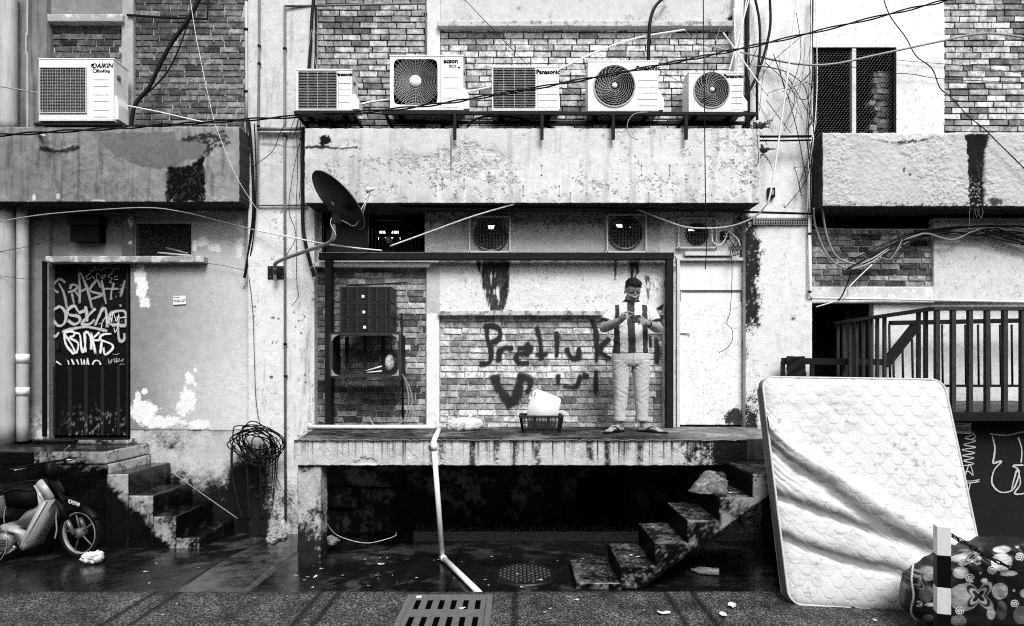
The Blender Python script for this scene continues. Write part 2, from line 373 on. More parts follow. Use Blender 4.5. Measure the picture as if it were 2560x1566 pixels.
# bricks: a few worn shapes shared by every brick
def brick_shape(seed):
    r = random.Random(seed); bm = bmesh.new(); bmesh.ops.create_cube(bm, size=1)
    front = [f for f in bm.faces if f.normal.y < -.5]
    for v in bm.verts: v.co.y = v.co.y
    bmesh.ops.bevel(bm, geom=[e for f in front for e in f.edges], offset=.045, segments=1, affect='EDGES')
    for v in bm.verts:
        k = .035 if v.co.y < .3 else 0
        v.co.x += r.uniform(-k, k) * .45; v.co.z += r.uniform(-k, k) * 1.3; v.co.y += r.uniform(-k, k) * 1.6
    me = bpy.data.meshes.new('brick'); bm.to_mesh(me); bm.free(); me.materials.append(MATS['brick']); return me
BRICKS = [brick_shape(i) for i in range(8)]
def brick_panel(name, x0, x1, y0, y1, parent, tone, mortar='mortar_light', Y=0.0, course=15.2, unit=46.5, seed=0, jointw=2.9, skip=None, spread=.5):
    r = random.Random(seed); s = S(Y); D = .05
    back = MB(); back.box(WX(x0, Y), WX(x1, Y), Y + .016, Y + .10, WZ(y1, Y), WZ(y0, Y)); p = back.build(name, mortar, parent)
    nrow = int(round((y1 - y0) / course)); ch = (y1 - y0) / nrow
    for i in range(nrow):
        yc = y0 + (i + .5) * ch; x = x0 + (-.5 * unit if i % 2 else 0) + r.uniform(-.22, .22) * unit
        while x < x1 - 1:
            u = unit * (.5 if r.random() < .07 else 1) * r.uniform(.93, 1.06); a = max(x, x0 + 1); b = min(x + u, x1 - 1); x += u
            if b - a < 7: continue
            if skip and skip((a + b) / 2, yc): continue
            o = bpy.data.objects.new('brick', r.choice(BRICKS)); COL.objects.link(o)
            w = (b - a - jointw) / s; h = (ch - jointw) / s * r.uniform(.94, 1.03); dy = r.uniform(-.003, .003)
            c = W((a + b) / 2, yc + r.uniform(-.4, .4), Y)
            o.parent = p; o.matrix_parent_inverse = p.matrix_parent_inverse.copy() if False else Matrix()
            flip = -1 if r.random() < .5 else 1
            o.location = (c.x, Y + D / 2 + dy, c.z); o.scale = (w * 1, D, h); o.rotation_euler = (0, r.uniform(-.012, .012), 0)
            t = deep(max(.015, tone((a + b) / 2, yc, r)), .03); o.color = (t, t, t, 1)
    return p
def cable(name, label, pts, r=.006, m='black_rubber', cat='cable', group=None, k=7, n=6, parent=None):
    P = catmull([W(*q) if len(q) == 3 else q for q in pts], k); b = MB(); b.tube(P, r, n); o = b.build(name, m, parent)
    return tag(o, label, cat, group) if parent is None else o
# ------------------------------------------------------------------ ground
ROADZ, KERBY = .05, -2.43
def apron_z(Y): return -.11 * sstep(-1.7, 0.0, np.asarray(Y, float))
def gz(Y): return float(apron_z(Y))
def tone_apron(X, Y):
    u = X * 200; v = Y * 200
    t = .003 + .014 * fbm(u, v, 60, 5, 3) ** 2
    t = t + .045 * sstep(.58, .72, fbm(u, v, 34, 4, 8)) * sstep(.45, .7, fbm(u, v, 160, 2, 9))
    t = t + .04 * sstep(-1.6, -.9, Y) * sstep(.52, .7, fbm(u, v, 50, 3, 14))
    for xj in (-5.1, -3.28, -2.92, -2.30, -.6, 1.0, 2.6): t = t * (1 - .9 * (1 - sstep(.006, .022, np.abs(X - xj))))           # poured bays
    t = t + .05 * sstep(-2.95, -2.9, X) * (1 - sstep(-2.33, -2.28, X)) * sstep(.38, .62, fbm(u, v, 30, 5, 17))
    return t
nx, ny = 620, 150
X, Yg = np.meshgrid(np.linspace(-8.2, 8.2, nx), np.linspace(KERBY + .01, .12, ny))
Zg = apron_z(Yg) + (fbm(X * 100, Yg * 100, 30, 4, 2) - .5) * .008 + .018 * sstep(-2.93, -2.90, X) * (1 - sstep(-2.32, -2.29, X))
apron = link('wet_apron', grid_mesh('wet_apron', np.stack([X, Yg, Zg], -1), tone_apron(X, Yg)), 'wet_concrete'); tag(apron, 'wet dark concrete apron along the foot of the buildings', None, None, 'structure')
def road_mat():
    m = bpy.data.materials.new('asphalt'); m.use_nodes = True; N = m.node_tree.nodes; L = m.node_tree.links; bs = N['Principled BSDF']
    g = N.new('ShaderNodeNewGeometry'); a = N.new('ShaderNodeAttribute'); a.attribute_name = 'tone'
    def nz(sc, d=3, r=.6):
        n = N.new('ShaderNodeTexNoise'); n.inputs['Scale'].default_value = sc; n.inputs['Detail'].default_value = d; n.inputs['Roughness'].default_value = r; L.new(g.outputs['Position'], n.inputs['Vector']); return n
    v = N.new('ShaderNodeTexVoronoi'); v.inputs['Scale'].default_value = 105; L.new(g.outputs['Position'], v.inputs['Vector'])
    sx = N.new('ShaderNodeSeparateColor'); L.new(v.outputs['Color'], sx.inputs[0])
    mr = N.new('ShaderNodeMapRange'); mr.inputs[1].default_value = .55; mr.inputs[2].default_value = 1; mr.inputs[3].default_value = .32; mr.inputs[4].default_value = 3.6; L.new(sx.outputs[0], mr.inputs[0])
    big = nz(3.5, 5); mb = N.new('ShaderNodeMapRange'); mb.inputs[1].default_value = .3; mb.inputs[2].default_value = .7; mb.inputs[3].default_value = .35; mb.inputs[4].default_value = 1.7; L.new(big.outputs[0], mb.inputs[0])
    m1 = N.new('ShaderNodeMath'); m1.operation = 'MULTIPLY'; L.new(mr.outputs[0], m1.inputs[0]); L.new(mb.outputs[0], m1.inputs[1])
    m2 = N.new('ShaderNodeMath'); m2.operation = 'MULTIPLY'; L.new(m1.outputs[0], m2.inputs[0]); L.new(a.outputs['Fac'], m2.inputs[1])
    cc = N.new('ShaderNodeCombineColor')
    for i in range(3): L.new(m2.outputs[0], cc.inputs[i])
    L.new(cc.outputs[0], bs.inputs['Base Color']); bs.inputs['Roughness'].default_value = .62; bs.inputs['Specular IOR Level'].default_value = .35
    b = N.new('ShaderNodeBump'); b.inputs['Strength'].default_value = .9; b.inputs['Distance'].default_value = .006; L.new(v.outputs['Distance'], b.inputs['Height']); L.new(b.outputs[0], bs.inputs['Normal'])
    MATS['asphalt'] = m
road_mat()
nx, ny = 900, 70
X, Yg = np.meshgrid(np.linspace(-8.2, 8.2, nx), np.linspace(-4.6, KERBY, ny)); px = VPX + X * S(-2.9); 
T = .055 * (1 + .5 * (fbm(X * 100, Yg * 100, 80, 4, 5) - .5))
for xa, xb in ((-3.0, 0), (-2.80, 0), (-1.62, 0), (-1.47, 0), (-.01, 0), (1.46, 0), (1.24, 0), (-4.6, 0), (3.4, 0)):
    T = T * (1 - .85 * (1 - sstep(.012, .04, np.abs(X - xa + .02 * (fbm(X * 0, Yg * 100, 20, 2, 4) - .5)))))
T = T * (1 - .6 * (1 - sstep(.0, .12, KERBY - Yg)) * sstep(.3, .6, fbm(X * 100, Yg * 100, 25, 3, 31)))
Z = ROADZ + (fbm(X * 100, Yg * 100, 40, 3, 6) - .5) * .006
road = link('road', grid_mesh('road', np.stack([X, Yg, Z], -1), T), 'asphalt'); tag(road, 'damp speckled alley paving in front of the kerb', None, None, 'structure')
k = MB(); k.box(-8.2, 8.2, KERBY - .012, KERBY + .006, -.3, ROADZ - .003); kerb = k.build('kerb', 'rust_steel'); tag(kerb, 'dark low edge of the alley paving', None, None, 'structure')
g2 = MB(); g2.add([(-60, -60, ROADZ - .004), (60, -60, ROADZ - .004), (60, -4.59, ROADZ - .004), (-60, -4.59, ROADZ - .004)], [(0, 1, 2, 3)])
o = g2.build('ground', mat('far_ground', .06, .8)); tag(o, 'dark paving of the alley behind the photographer', None, None, 'structure')

# ------------------------------------------------------------------ the three buildings
bldL = empty('shophouse', 'grey rendered shophouse with a graffiti covered door, left', 'building', (-4.5, 0, -.1), 'shophouses facing the alley')
bldC = empty('shophouse', 'pale shophouse with a row of five air conditioners on its ledge', 'building', (0, 0, -.1), 'shophouses facing the alley')
bldR = empty('shophouse', 'white shophouse with a wire mesh window and outdoor railed landing, right', 'building', (4.5, 0, -.1), 'shophouses facing the alley')
PB, PC = -.04, -.12           # face of thin plaster, face of the big piers

# --- LEFT building
def t_pierL(px, py):
    t = .20 + .08 * sstep(70, 40, px) + .12 * (fbm(px, py, 60, 4, 1) - .5)
    t = t * (1 - .45 * sstep(.5, .7, fbm(px, py, 10, 3, 2, sy=200))); t = mix(t, .6, (np.abs(px - 67 - 5 * (fbm(px * 0, py, 60, 3, 3) - .5)) < 1.6) * .8)
    return t
panel('wall', 36, 126, -20, 345, PB, .14, t_pierL, parent=bldL)
panel('wall', 126, 304, -20, 37, PB + .01, .1, lambda x, y: .22 + .12 * (fbm(x, y, 40, 4, 4) - .5), parent=bldL)
panel('ledge', 118, 306, 36, 54, -.09, .12, lambda x, y: .34 + .3 * sstep(.45, .65, fbm(x, y, 18, 4, 5)) * sstep(48, 40, y), parent=bldL, res=.01)
panel('mullion', 304, 333, -20, 345, PB, .1, lambda x, y: .36 + .22 * (fbm(x, y, 30, 4, 6) - .5), parent=bldL)
def tn_L(x, y, r):
    base = .10 + .10 * (x - 120) / 480
    return base * r.choice((.55, .75, .9, 1, 1.1, 1.3, 1.6)) * r.uniform(.85, 1.15) * (.85 + .3 * (y / 320))
brick_panel('brick_panel', 126, 304, 54, 345, bldL, tn_L, seed=11)
brick_panel('brick_panel', 333, 613, -20, 345, bldL, tn_L, seed=12)
def t_parL(px, py):
    t = (.21 + .07 * sstep(200, 560, px)) * (1 + .9 * (fbm(px, py, 24, 5, 19) - .5)) * (1 - .35 * sstep(.5, .7, fbm(px, py, 12, 4, 18, sy=140))) + .07 * (fbm(px, py, 70, 5, 21) - .5) + .05 * (fbm(px, py, 12, 3, 22) - .5)
    m = polymask(px, py, [(245, 330), (440, 330), (455, 400), (430, 425), (350, 415), (290, 390), (255, 360)], 6, 20, 3, 3); t = mix(t, .15 + .08 * (fbm(px, py, 5, 3, 4) - .5), m)
    t = mix(t, .15, polymask(px, py, [(445, 350), (530, 330), (505, 400), (445, 400)], 6, 14, 5, 2))
    m = polymask(px, py, [(418, 420), (475, 415), (508, 390), (512, 505), (412, 505)], 6, 9, 7, 1.5); t = mix(t, .012 + .03 * (fbm(px, py, 5, 3, 8) > .6), m)
    t = mix(t, .02, .9 * polymask(px, py, [(450, 345), (560, 325), (580, 360), (540, 370), (515, 395), (500, 400), (520, 360), (455, 352)], 5, 7, 9, 1.5) * sstep(.38, .5, fbm(px, py, 8, 4, 10)))
    t = mix(t, .26, .8 * sstep(585, 597, px))
    t = mix(t, .55, .8 * (sstep(.66, .72, fbm(px, py, 9, 4, 30)) * sstep(478, 500, py)))
    t = mix(t, .62, blob(px, py, 85, 494, 5, 8, .3)); t = mix(t, .55, blob(px, py, 145, 492, 5, 7, .3)); t = mix(t, .5, blob(px, py, 245, 502, 16, 3, .6))
    t = mix(t, .22, .6 * streaks(px, py, 50, 90, 330, 500, .5, 5, 6))
    t = mix(t, .03, .8 * polymask(px, py, [(100, 365), (150, 378), (195, 362), (200, 372), (150, 385), (100, 378)], 4, 8, 12, 1))
    return t
def r_parL(px, py):
    r = .005 * (sstep(.5, .62, fbm(px, py, 16, 4, 41)) * sstep(.45, .6, fbm(px, py, 90, 2, 42)))
    r = r + .014 * polymask(px, py, [(100, 360), (150, 374), (195, 360), (198, 370), (150, 384), (105, 374)], 5, 8, 12, 3)
    r = r - .012 * polymask(px, py, [(418, 420), (475, 415), (508, 390), (512, 505), (412, 505)], 6, 9, 7, 2)
    return r + .006 * polymask(px, py, [(245, 330), (440, 330), (455, 400), (430, 425), (350, 415), (290, 390), (255, 360)], 6, 20, 3, 3)
YP = -.40
panel('parapet', -520, 598, 318, 505, YP, .55, t_parL, r_parL, res=.010, parent=bldL, jit=.006, side=.05)  # dark side tone paints shade onto the parapet's soffit and end
# wall below the parapet
def t_wallL(px, py):
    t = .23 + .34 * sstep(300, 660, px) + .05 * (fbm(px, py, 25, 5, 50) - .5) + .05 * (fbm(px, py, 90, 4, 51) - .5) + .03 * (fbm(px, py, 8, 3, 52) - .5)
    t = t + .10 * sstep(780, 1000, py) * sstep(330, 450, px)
    for cx, cy, rx, ry, sd in ((352, 690, 16, 26, 1), (356, 725, 14, 26, 2), (362, 755, 13, 14, 3), (400, 612, 0.1, 0.1, 4), (508, 605, 14, 11, 5), (536, 620, 16, 10, 6), (487, 612, 7, 16, 7), (474, 946, 12, 14, 8), (488, 960, 6, 5, 9), (470, 1000, 20, 32, 10), (455, 1020, 15, 20, 11), (488, 926, 5, 5, 12), (362, 978, 8, 8, 13), (360, 1030, 34, 26, 14), (400, 1055, 55, 14, 15), (500, 1060, 26, 12, 16), (344, 1000, 8, 20, 17), (600, 560, 9, 20, 18), (598, 625, 9, 24, 19), (505, 525, 14, 8, 20)):
        t = mix(t, .80, .95 * blob(px, py, cx, cy, rx, ry, .75, 11, sd, .06))
    # the bare, mouldy foot of the wall
    foot = sstep(1072, 1080, py + 3 * (fbm(px, py, 8, 3, 60) - .5)); t = mix(t, .50 + .3 * (fbm(px, py, 26, 5, 61) - .5), foot)
    g = -.11 + .30 * sstep(1130, 1250, py) + .10 * blob(px, py, 440, 1100, 60, 30, .6, 20, 2, .5) - .10 * blob(px, py, 520, 1160, 60, 60, .5, 20, 3, .5) + .22 * sstep(560, 590, px) * sstep(1120, 1180, py) + .12 * sstep(1240, 1290, py)
    t = mix(t, .006, .97 * foot * mould(px, py, g - .03, 62, 34, .15))
    t = mix(t, .03, .9 * (np.abs(py - 1076 - 3 * (fbm(px, py * 0, 30, 3, 64) - .5)) < 1.2))
    t = mix(t, .03, .8 * streaks(px, py, 560, 625, 555, 820, .42, 6, 71)); t = mix(t, .02, .85 * sstep(.62, .70, fbm(px, py, 14, 4, 72)) * sstep(596, 612, px) * sstep(560, 600, py) * (1 - sstep(800, 860, py)))
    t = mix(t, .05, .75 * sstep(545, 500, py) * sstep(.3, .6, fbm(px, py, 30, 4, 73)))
    return t
def r_wallL(px, py): return .0025 * sstep(.5, .6, fbm(px, py, 10, 4, 81)) * sstep(.4, .6, fbm(px, py, 80, 2, 82)) - .006 * sstep(1076, 1086, py) * fbm(px, py, 12, 4, 84)
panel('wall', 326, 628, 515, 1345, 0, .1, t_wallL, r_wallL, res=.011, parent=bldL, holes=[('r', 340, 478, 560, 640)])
recess('opening', 339, 479, 558, 641, .05, .6, parent=bldL)
panel('wall', 36, 122, 515, 1100, 0, .1, lambda x, y: .22 - .10 * sstep(640, 540, y) + .1 * (fbm(x, y, 50, 4, 85) - .5) + .3 * sstep(1000, 1090, y) * sstep(.5, .6, fbm(x, y, 20, 4, 86)), parent=bldL)
panel('wall', -520, 38, 515, 1345, .05, .1, .15, parent=bldL, res=.03)
panel('wall', -520, 38, -20, 345, -.02, .1, .25, parent=bldL, res=.03)
def t_trans(px, py): return .19 + .10 * (fbm(px, py, 40, 4, 87) - .5) + .12 * sstep(600, 640, py)
panel('transom_panel', 124, 306, 520, 643, .06, .04, t_trans, parent=bldL, holes=[('r', 182, 256, 540, 604)])
recess('opening', 181, 257, 538, 606, .08, .5, parent=bldL)
b = MB(); b.box(WX(180, -.02), WX(258, -.02), -.10, .08, WZ(566, -.02), WZ(540, -.02)); b.box(WX(183, -.02), WX(255, -.02), -.07, .08, WZ(606, -.02), WZ(568, -.02)); b.build('exhaust_hood', 'black_plastic', bldL)
panel('lintel', 113, 509, 641, 656, -.11, .13, lambda x, y: .30 + .3 * sstep(.45, .7, fbm(x, y, 22, 4, 88)) - .12 * sstep(650, 655, y), parent=bldL, res=.008, jit=.005)
panel('mullion', 306, 334, 515, 643, -.02, .1, lambda x, y: .12 + .5 * sstep(.62, .68, fbm(x, y, 14, 4, 89)), parent=bldL, res=.01)
# wire mesh over the two openings
def wire_grid(name, x0, x1, y0, y1, Y, step, r, parent, m='wire_mesh', keep=None):
    b = MB(); y = y0
    while y <= y1: b.tube([W(x0, y, Y), W(x1, y, Y)], r, 3, False, False); y += step
    x = x0
    while x <= x1: b.tube([W(x, y0, Y - 2 * r), W(x, y1, Y - 2 * r)], r, 3, False, False); x += step
    o = b.build(name, m, parent); o['kind'] = 'stuff'; return o
wire_grid('wire_mesh', 330, 480, 545, 640, -.03, 5.0, .0012, bldL)
wire_grid('wire_mesh', 80, 165, 590, 641, -.03, 5.0, .0012, bldL)
bb = MB(); bb.tube([W(395, 632, .0), W(480, 640, -.01)], .012, 6); bb.tube([W(415, 620, .2), W(470, 634, .1)], .014, 6); bb.build('bracket_bar', 'white_pvc', bldL)

# the graffiti door
doorL = panel('door', 126, 324, 655, 916, .10, .04, lambda x, y: .012 + .01 * fbm(x, y, 30, 4, 91) + .25 * (fbm(x, y, 3, 2, 92) > .83) * sstep(.55, .7, fbm(x, y, 60, 2, 93)), m='tone_metal', parent=bldL)
def conv_door(x, y): return 100 + x / 5.025, 640 + y / 5.025
spray_mat('spray_grey', .26, .9); spray_mat('spray_pale', .44, .95); spray_mat('spray_white', .72, 1.0, 200); spray_mat('spray_black', .003, 1.0, 160); spray_mat('marker_grey', .34, .95, 300)
g_trash = [[(235, 465), (160, 395), (240, 295), (320, 335)], [(235, 345), (300, 470), (340, 660)], [(380, 420), (400, 365), (470, 380), (440, 430), (350, 460)], [(400, 470), (430, 610)], [(440, 440), (500, 520)], [(500, 600), (500, 400), (500, 210), (590, 400), (660, 670)], [(480, 460), (620, 400)], [(760, 400), (720, 310), (640, 400), (650, 450), (780, 490), (630, 550)], [(775, 300), (810, 500), (835, 610)], [(935, 340), (900, 450), (895, 555)], [(780, 415), (995, 415)], [(1070, 300), (1015, 520)], [(1013, 610), (1017, 645)]]
g_osk = [[(255, 630), (165, 690), (160, 800), (240, 880), (310, 840), (325, 720), (255, 630)], [(480, 700), (430, 630), (350, 680), (370, 740), (480, 760), (500, 820), (430, 860), (350, 810)], [(480, 715), (560, 690), (575, 640), (590, 740), (590, 830)], [(700, 660), (620, 740), (530, 850), (620, 860), (690, 800)], [(690, 880), (770, 700), (800, 660), (830, 690), (850, 900)], [(1085, 880), (1080, 720), (1010, 690), (900, 720), (870, 800), (900, 860), (1085, 880)], [(985, 760), (985, 980), (1010, 1070), (1060, 1050), (1060, 970)], [(150, 940), (155, 1000), (200, 1010), (240, 960)], [(280, 960), (400, 920), (600, 895), (850, 945)]]
g_bonks = [[(300, 970), (400, 1120), (450, 1230)], [(300, 980), (330, 1120), (430, 1240)], [(300, 960), (410, 950), (430, 1000), (380, 1030), (480, 1100), (460, 1230)], [(430, 970), (500, 990), (520, 1150), (545, 1210), (570, 1100), (560, 960)], [(580, 1215), (560, 1000), (600, 960), (640, 1050), (645, 1180)], [(640, 960), (700, 1230)], [(750, 960), (660, 1050), (750, 1060)], [(900, 980), (790, 990), (760, 1050), (900, 1110), (910, 1170), (820, 1240), (800, 1150)], [(780, 1060), (760, 1230)]]
g_low = [[(200, 1325), (270, 1370)], [(350, 1310), (365, 1370)], [(395, 1295), (430, 1370)], [(460, 1300), (490, 1370)], [(515, 1290), (530, 1370)], [(555, 1300), (560, 1370)], [(600, 1285), (590, 1370)], [(600, 1285), (615, 1370)], [(660, 1370), (690, 1320), (740, 1320), (765, 1370)]]
g_sig = [[(770, 920), (780, 850), (830, 765), (850, 850), (890, 780), (900, 830), (920, 710), (960, 820), (990, 740), (1000, 780), (1060, 770), (1100, 770), (1105, 700)], [(905, 890), (990, 855), (945, 960), (930, 900)], [(985, 718), (992, 722)]]
g_top = [[(550, 125), (740, 100)], [(620, 110), (640, 190), (670, 180), (680, 120)], [(690, 190), (690, 120), (720, 120), (700, 155), (730, 190)], [(770, 110), (740, 150), (770, 190), (805, 150), (770, 110)], [(820, 200), (825, 110), (890, 105)], [(825, 150), (880, 150)], [(890, 110), (880, 160), (940, 160), (900, 210), (930, 220)], [(960, 110), (950, 190)], [(1000, 130), (990, 190)], [(950, 160), (1010, 150)], [(1050, 150), (1055, 190)], [(650, 210), (590, 260), (600, 300), (670, 260), (690, 310)], [(720, 300), (715, 220), (760, 250)], [(800, 240), (770, 270), (800, 280), (830, 250), (800, 240)], [(900, 230), (860, 260), (910, 290), (880, 330), (940, 350)], [(980, 250), (940, 270), (950, 300), (990, 290)]]
g_small = [[(855, 1290), (870, 1360), (900, 1300), (890, 1350), (930, 1290), (940, 1340), (970, 1285), (960, 1340), (1000, 1290), (990, 1330), (1050, 1300), (1030, 1330)], [(905, 1230), (950, 1240), (1000, 1225)], [(1000, 1375), (1020, 1360), (1065, 1365)]]
YD = .095
for st, w, mm, fl in ((g_trash, 3.4, 'spray_grey', 0), (g_osk, 4.2, 'spray_pale', .008), (g_bonks, 3.3, 'spray_white', .016), (g_low, 2.2, 'spray_white', .0), (g_sig, 1.15, 'spray_white', .022), (g_top, 1.1, 'marker_grey', .006), (g_small, .9, 'marker_grey', 0.)):
    ribbon_strokes('graffiti', st, w, YD - fl - .004, mm, doorL, conv_door, kind='stuff')
# ribbed lower sheet
b = MB()
def rib_tone(x, y): return 0
xs = np.arange(126, 325, 1.0)
nz = 40; P = np.zeros((nz, len(xs), 3)); T = np.zeros((nz, len(xs)))
for i, x in enumerate(xs):
    ph = ((x - 134) % 40.5) / 40.5; rib = 1 if ph < .22 else 0
    for j in range(nz):
        y = 1088 - (1088 - 916) * j / (nz - 1); P[j, i] = (WX(x, .1), .09 - .02 * rib, WZ(y, .1))
        T[j, i] = .005 + .012 * rib
PX = VPX + P[..., 0] * S(.1); PY = VPY - (P[..., 2] - EYE) * S(.1)
T = mix(T, .28, sstep(.60, .68, fbm(PX, PY, 7, 4, 95)) * sstep(990, 1085, PY) * sstep(140, 200, PX) * .8)
lo = link('ribbed_sheet', grid_mesh('ribbed_sheet', P, T, smooth=False), 'tone_metal'); adopt(lo, doorL)
fr = MB(); fr.bar(W(118, 1090, .03), W(118, 655, .03), .05, .10); fr.build('door_frame', 'black_plastic', bldL)
fr = MB(); fr.bar(W(326, 1090, .06), W(326, 655, .06), .02, .12); fr.build('door_frame', 'rust_steel', bldL)
fr = MB(); fr.bar(W(124, 655, .06), W(326, 655, .06), .02, .12); fr.build('door_frame', 'rust_steel', bldL)
h = MB(); h.bbox(WX(131), WX(137), .06, .10, WZ(875), WZ(855), .003); h.build('latch', 'rust_steel', doorL)
# notice stuck to the wall
def notice(name, label, c, w, hgt, Y, tilt, lines, group=None):
    root = empty(name, label, 'notice', W(c[0], c[1], Y), group); s = S(Y); b = MB()
    M = Matrix.Translation(W(c[0], c[1], Y)) @ Matrix.Rotation(tilt, 4, 'Y')
    b.box(-w / 2, w / 2, -.003, 0, -hgt / 2, hgt / 2, M); b.build('sheet', 'paper', root)
    for (txt, sz, z, bold, x) in lines:
        me = text_mesh(txt, sz, bold, 0, .9); me.transform(M @ Matrix.Translation((x, -.0042, z)) @ Matrix.Rotation(math.pi / 2, 4, 'X')); adopt(link('lettering', me, 'ink'), root)
    return root
notice('notice', 'small white printed notice stuck on the grey wall beside the graffiti door', (449, 751), .155, .105, -.012, -.05, [('TERJEMAH', .020, .035, .0, -.035), ('WHATSAPP: +6 012 975', .0165, .002, .0005, 0), ('PRINCIPAL LOANS', .0165, -.018, .0005, 0)])
# round rain pipes at the left edge
def vpipe(name, label, x, y0, y1, r, Y, m='grey_pvc', bands=(), cat='pipe', parent=None):
    b = MB(); n = 14; P = [W(x, y1 + (y0 - y1) * i / n, Y) for i in range(n + 1)]; b.tube(P, r, 20); o = b.build(name, m, parent)
    if parent is None: tag(o, label, cat)
    for by, bh in bands:
        c = MB(); c.lathe([(r + .001, -bh), (r + .006, -bh), (r + .006, bh), (r + .001, bh)], W(x, by, Y), n=20); c.build('tape_band', 'white_pvc', o)
    return o
mat('column_paint', .40, .7, noise=.2, nscale=6, bump=.1, streak=.4)
vpipe('rain_pipe', 'thick pale rain pipe at the far left edge beside the air conditioner', 20, -20, 330, .095, -.16, 'column_paint')
vpipe('rain_pipe', 'wide pale rain pipe at the left edge under the dark parapet', 16, 520, 1104, .098, -.14, 'column_paint')
vpipe('rain_pipe', 'slim grey rain pipe with two white tape bands left of the graffiti door', 57, 520, 1103, .062, -.13, 'grey_pvc', [(897, .055), (979, .05)])

# left landing and stairs
def t_step(px, py): return 0
def concrete_block(name, poly_top, z0, z1, parent, tone, m='wet_concrete', res=.018, wob=.006, seed=0, side_on=False):
    """block with a given plan outline, subdivided, uneven and stained"""
    bm = bmesh.new(); n = len(poly_top)
    lo_ = [bm.verts.new((x, z0, y) if side_on else (x, y, z0)) for x, y in poly_top]; hi = [bm.verts.new((x, z1, y) if side_on else (x, y, z1)) for x, y in poly_top]
    bm.faces.new(hi); bm.faces.new(lo_[::-1])
    for i in range(n): bm.faces.new((lo_[i], lo_[(i + 1) % n], hi[(i + 1) % n], hi[i]))
    bmesh.ops.recalc_face_normals(bm, faces=bm.faces[:])
    bmesh.ops.bevel(bm, geom=bm.edges[:], offset=.008, segments=1, affect='EDGES')
    bmesh.ops.triangulate(bm, faces=[f for f in bm.faces if len(f.verts) > 4])
    for _ in range(7):
        E = [e for e in bm.edges if e.calc_length() > res * 1.6]
        if not E or len(bm.verts) > 30000: break
        bmesh.ops.subdivide_edges(bm, edges=E, cuts=1, use_grid_fill=True); bmesh.ops.triangulate(bm, faces=[f for f in bm.faces if len(f.verts) > 4])
    me = bpy.data.meshes.new(name); bm.to_mesh(me); bm.free()
    V = verts_np(me); a = fbm(V[:, 0] * 100 + V[:, 1] * 60, V[:, 2] * 100 + V[:, 1] * 40, 12, 4, seed) - .5; c = fbm(V[:, 0] * 100 - V[:, 1] * 50, V[:, 2] * 100 + 50 + V[:, 1] * 70, 14, 4, seed + 2) - .5
    N = np.zeros_like(V); me.vertices.foreach_get('normal', (nn := np.empty(len(V) * 3, np.float32))); N = nn.reshape(-1, 3)
    V2 = V + N * (a * 2 * wob)[:, None] + np.stack([c * wob, a * wob, 0 * c], -1); me.vertices.foreach_set('co', V2.astype(np.float32).ravel())
    set_attr(me, 'tone', deep(np.clip(tone(V, N, a), .004, .8))); me.polygons.foreach_set('use_smooth', np.ones(len(me.polygons), bool)); me.update()
    o = link(name, me, m); return adopt(o, parent) if parent is not None else o
def concrete_prism(name, poly, y0, y1, parent, tone, m='wet_concrete', res=.018, wob=.006, seed=0):
    """block with a given side outline (x, z) reaching from y0 to y1"""
    return concrete_block(name, poly, y0, y1, parent, tone, m, res, wob, seed, True)
def t_mouldstep(V, N, a):
    u, v = V[:, 0] * 100, V[:, 2] * 100; top = N[:, 2] > .6; side = N[:, 0] > .6
    f = fbm(u + V[:, 1] * 60, v + V[:, 1] * 45, 22, 5, 6)
    t = .004 + .012 * f
    t = np.where(top, .008 + .05 * sstep(.5, .7, f), t)
    front = N[:, 1] < -.6
    gg = .05 - .12 * sstep(-3.6, -3.3, V[:, 0]) - .30 * sstep(.10, .34, .80 - (V[:, 0] + 4.50) * .90 - V[:, 2])
    t = np.where(front, mix(t, .26 + .2 * fbm(u, v, 6, 3, 5), mould(u, v, gg - .03, 5, 22, .09)), t); t = np.where(side, mix(t, .10, .7 * mould(u + V[:, 1] * 100, v, -.12, 8, 16, .10)), t)
    return t
stairL = empty('concrete_stairs', 'mouldy concrete steps with landing below the graffiti door', 'stairs', (-4.2, -.4, -.1))
YF = -.80
def t_landing(V, N, a):
    u, v = V[:, 0] * 100, V[:, 2] * 100; f = fbm(u + V[:, 1] * 60, v, 30, 5, 16)
    t = .004 + .010 * f; t = np.where(N[:, 2] > .6, .012 + .03 * f, t)
    up = sstep(.70, .92, V[:, 2] + .25 * (f - .5))
    t = np.where((N[:, 1] < -.5) & (V[:, 0] > -5.3), mix(t, .26 + .3 * (fbm(u, v, 8, 3, 17) - .5), mould(u, v, -.33 + .34 * up + .06 * sstep(-4.8, -4.5, V[:, 0]), 18, 24, .08)), t)
    t = np.where(N[:, 0] > .5, mix(.45 + .3 * (f - .5), .012, mould(V[:, 1] * 100, v, .02 - .1 * up, 19, 20, .05)), t)
    return t
concrete_block('landing', [(-7, YF), (-4.52, YF), (-4.52, .0), (-7, .0)], .86, 1.0, stairL, t_landing, seed=3)
concrete_block('landing_base', [(-7, YF + .02), (-4.50, YF + .02), (-4.50, .0), (-7, .0)], -.2, .858, stairL, t_landing, seed=4, wob=.01)
concrete_block('door_sill', [(-5.85, -.16), (-4.70, -.16), (-4.66, .1), (-5.9, .1)], 1.0, 1.055, stairL, t_landing, seed=5)
for i, (x0, x1, z1) in enumerate(((-4.50, -4.26, .757), (-4.26, -3.985, .52), (-3.985, -3.735, .289), (-3.735, -3.475, .057))):
    concrete_block('step', [(x0, YF - .02 - .003 * i), (x1, YF - .02 - .003 * i), (x1, .0), (x0, .0)], -.2, z1, stairL, t_mouldstep, seed=6 + i)

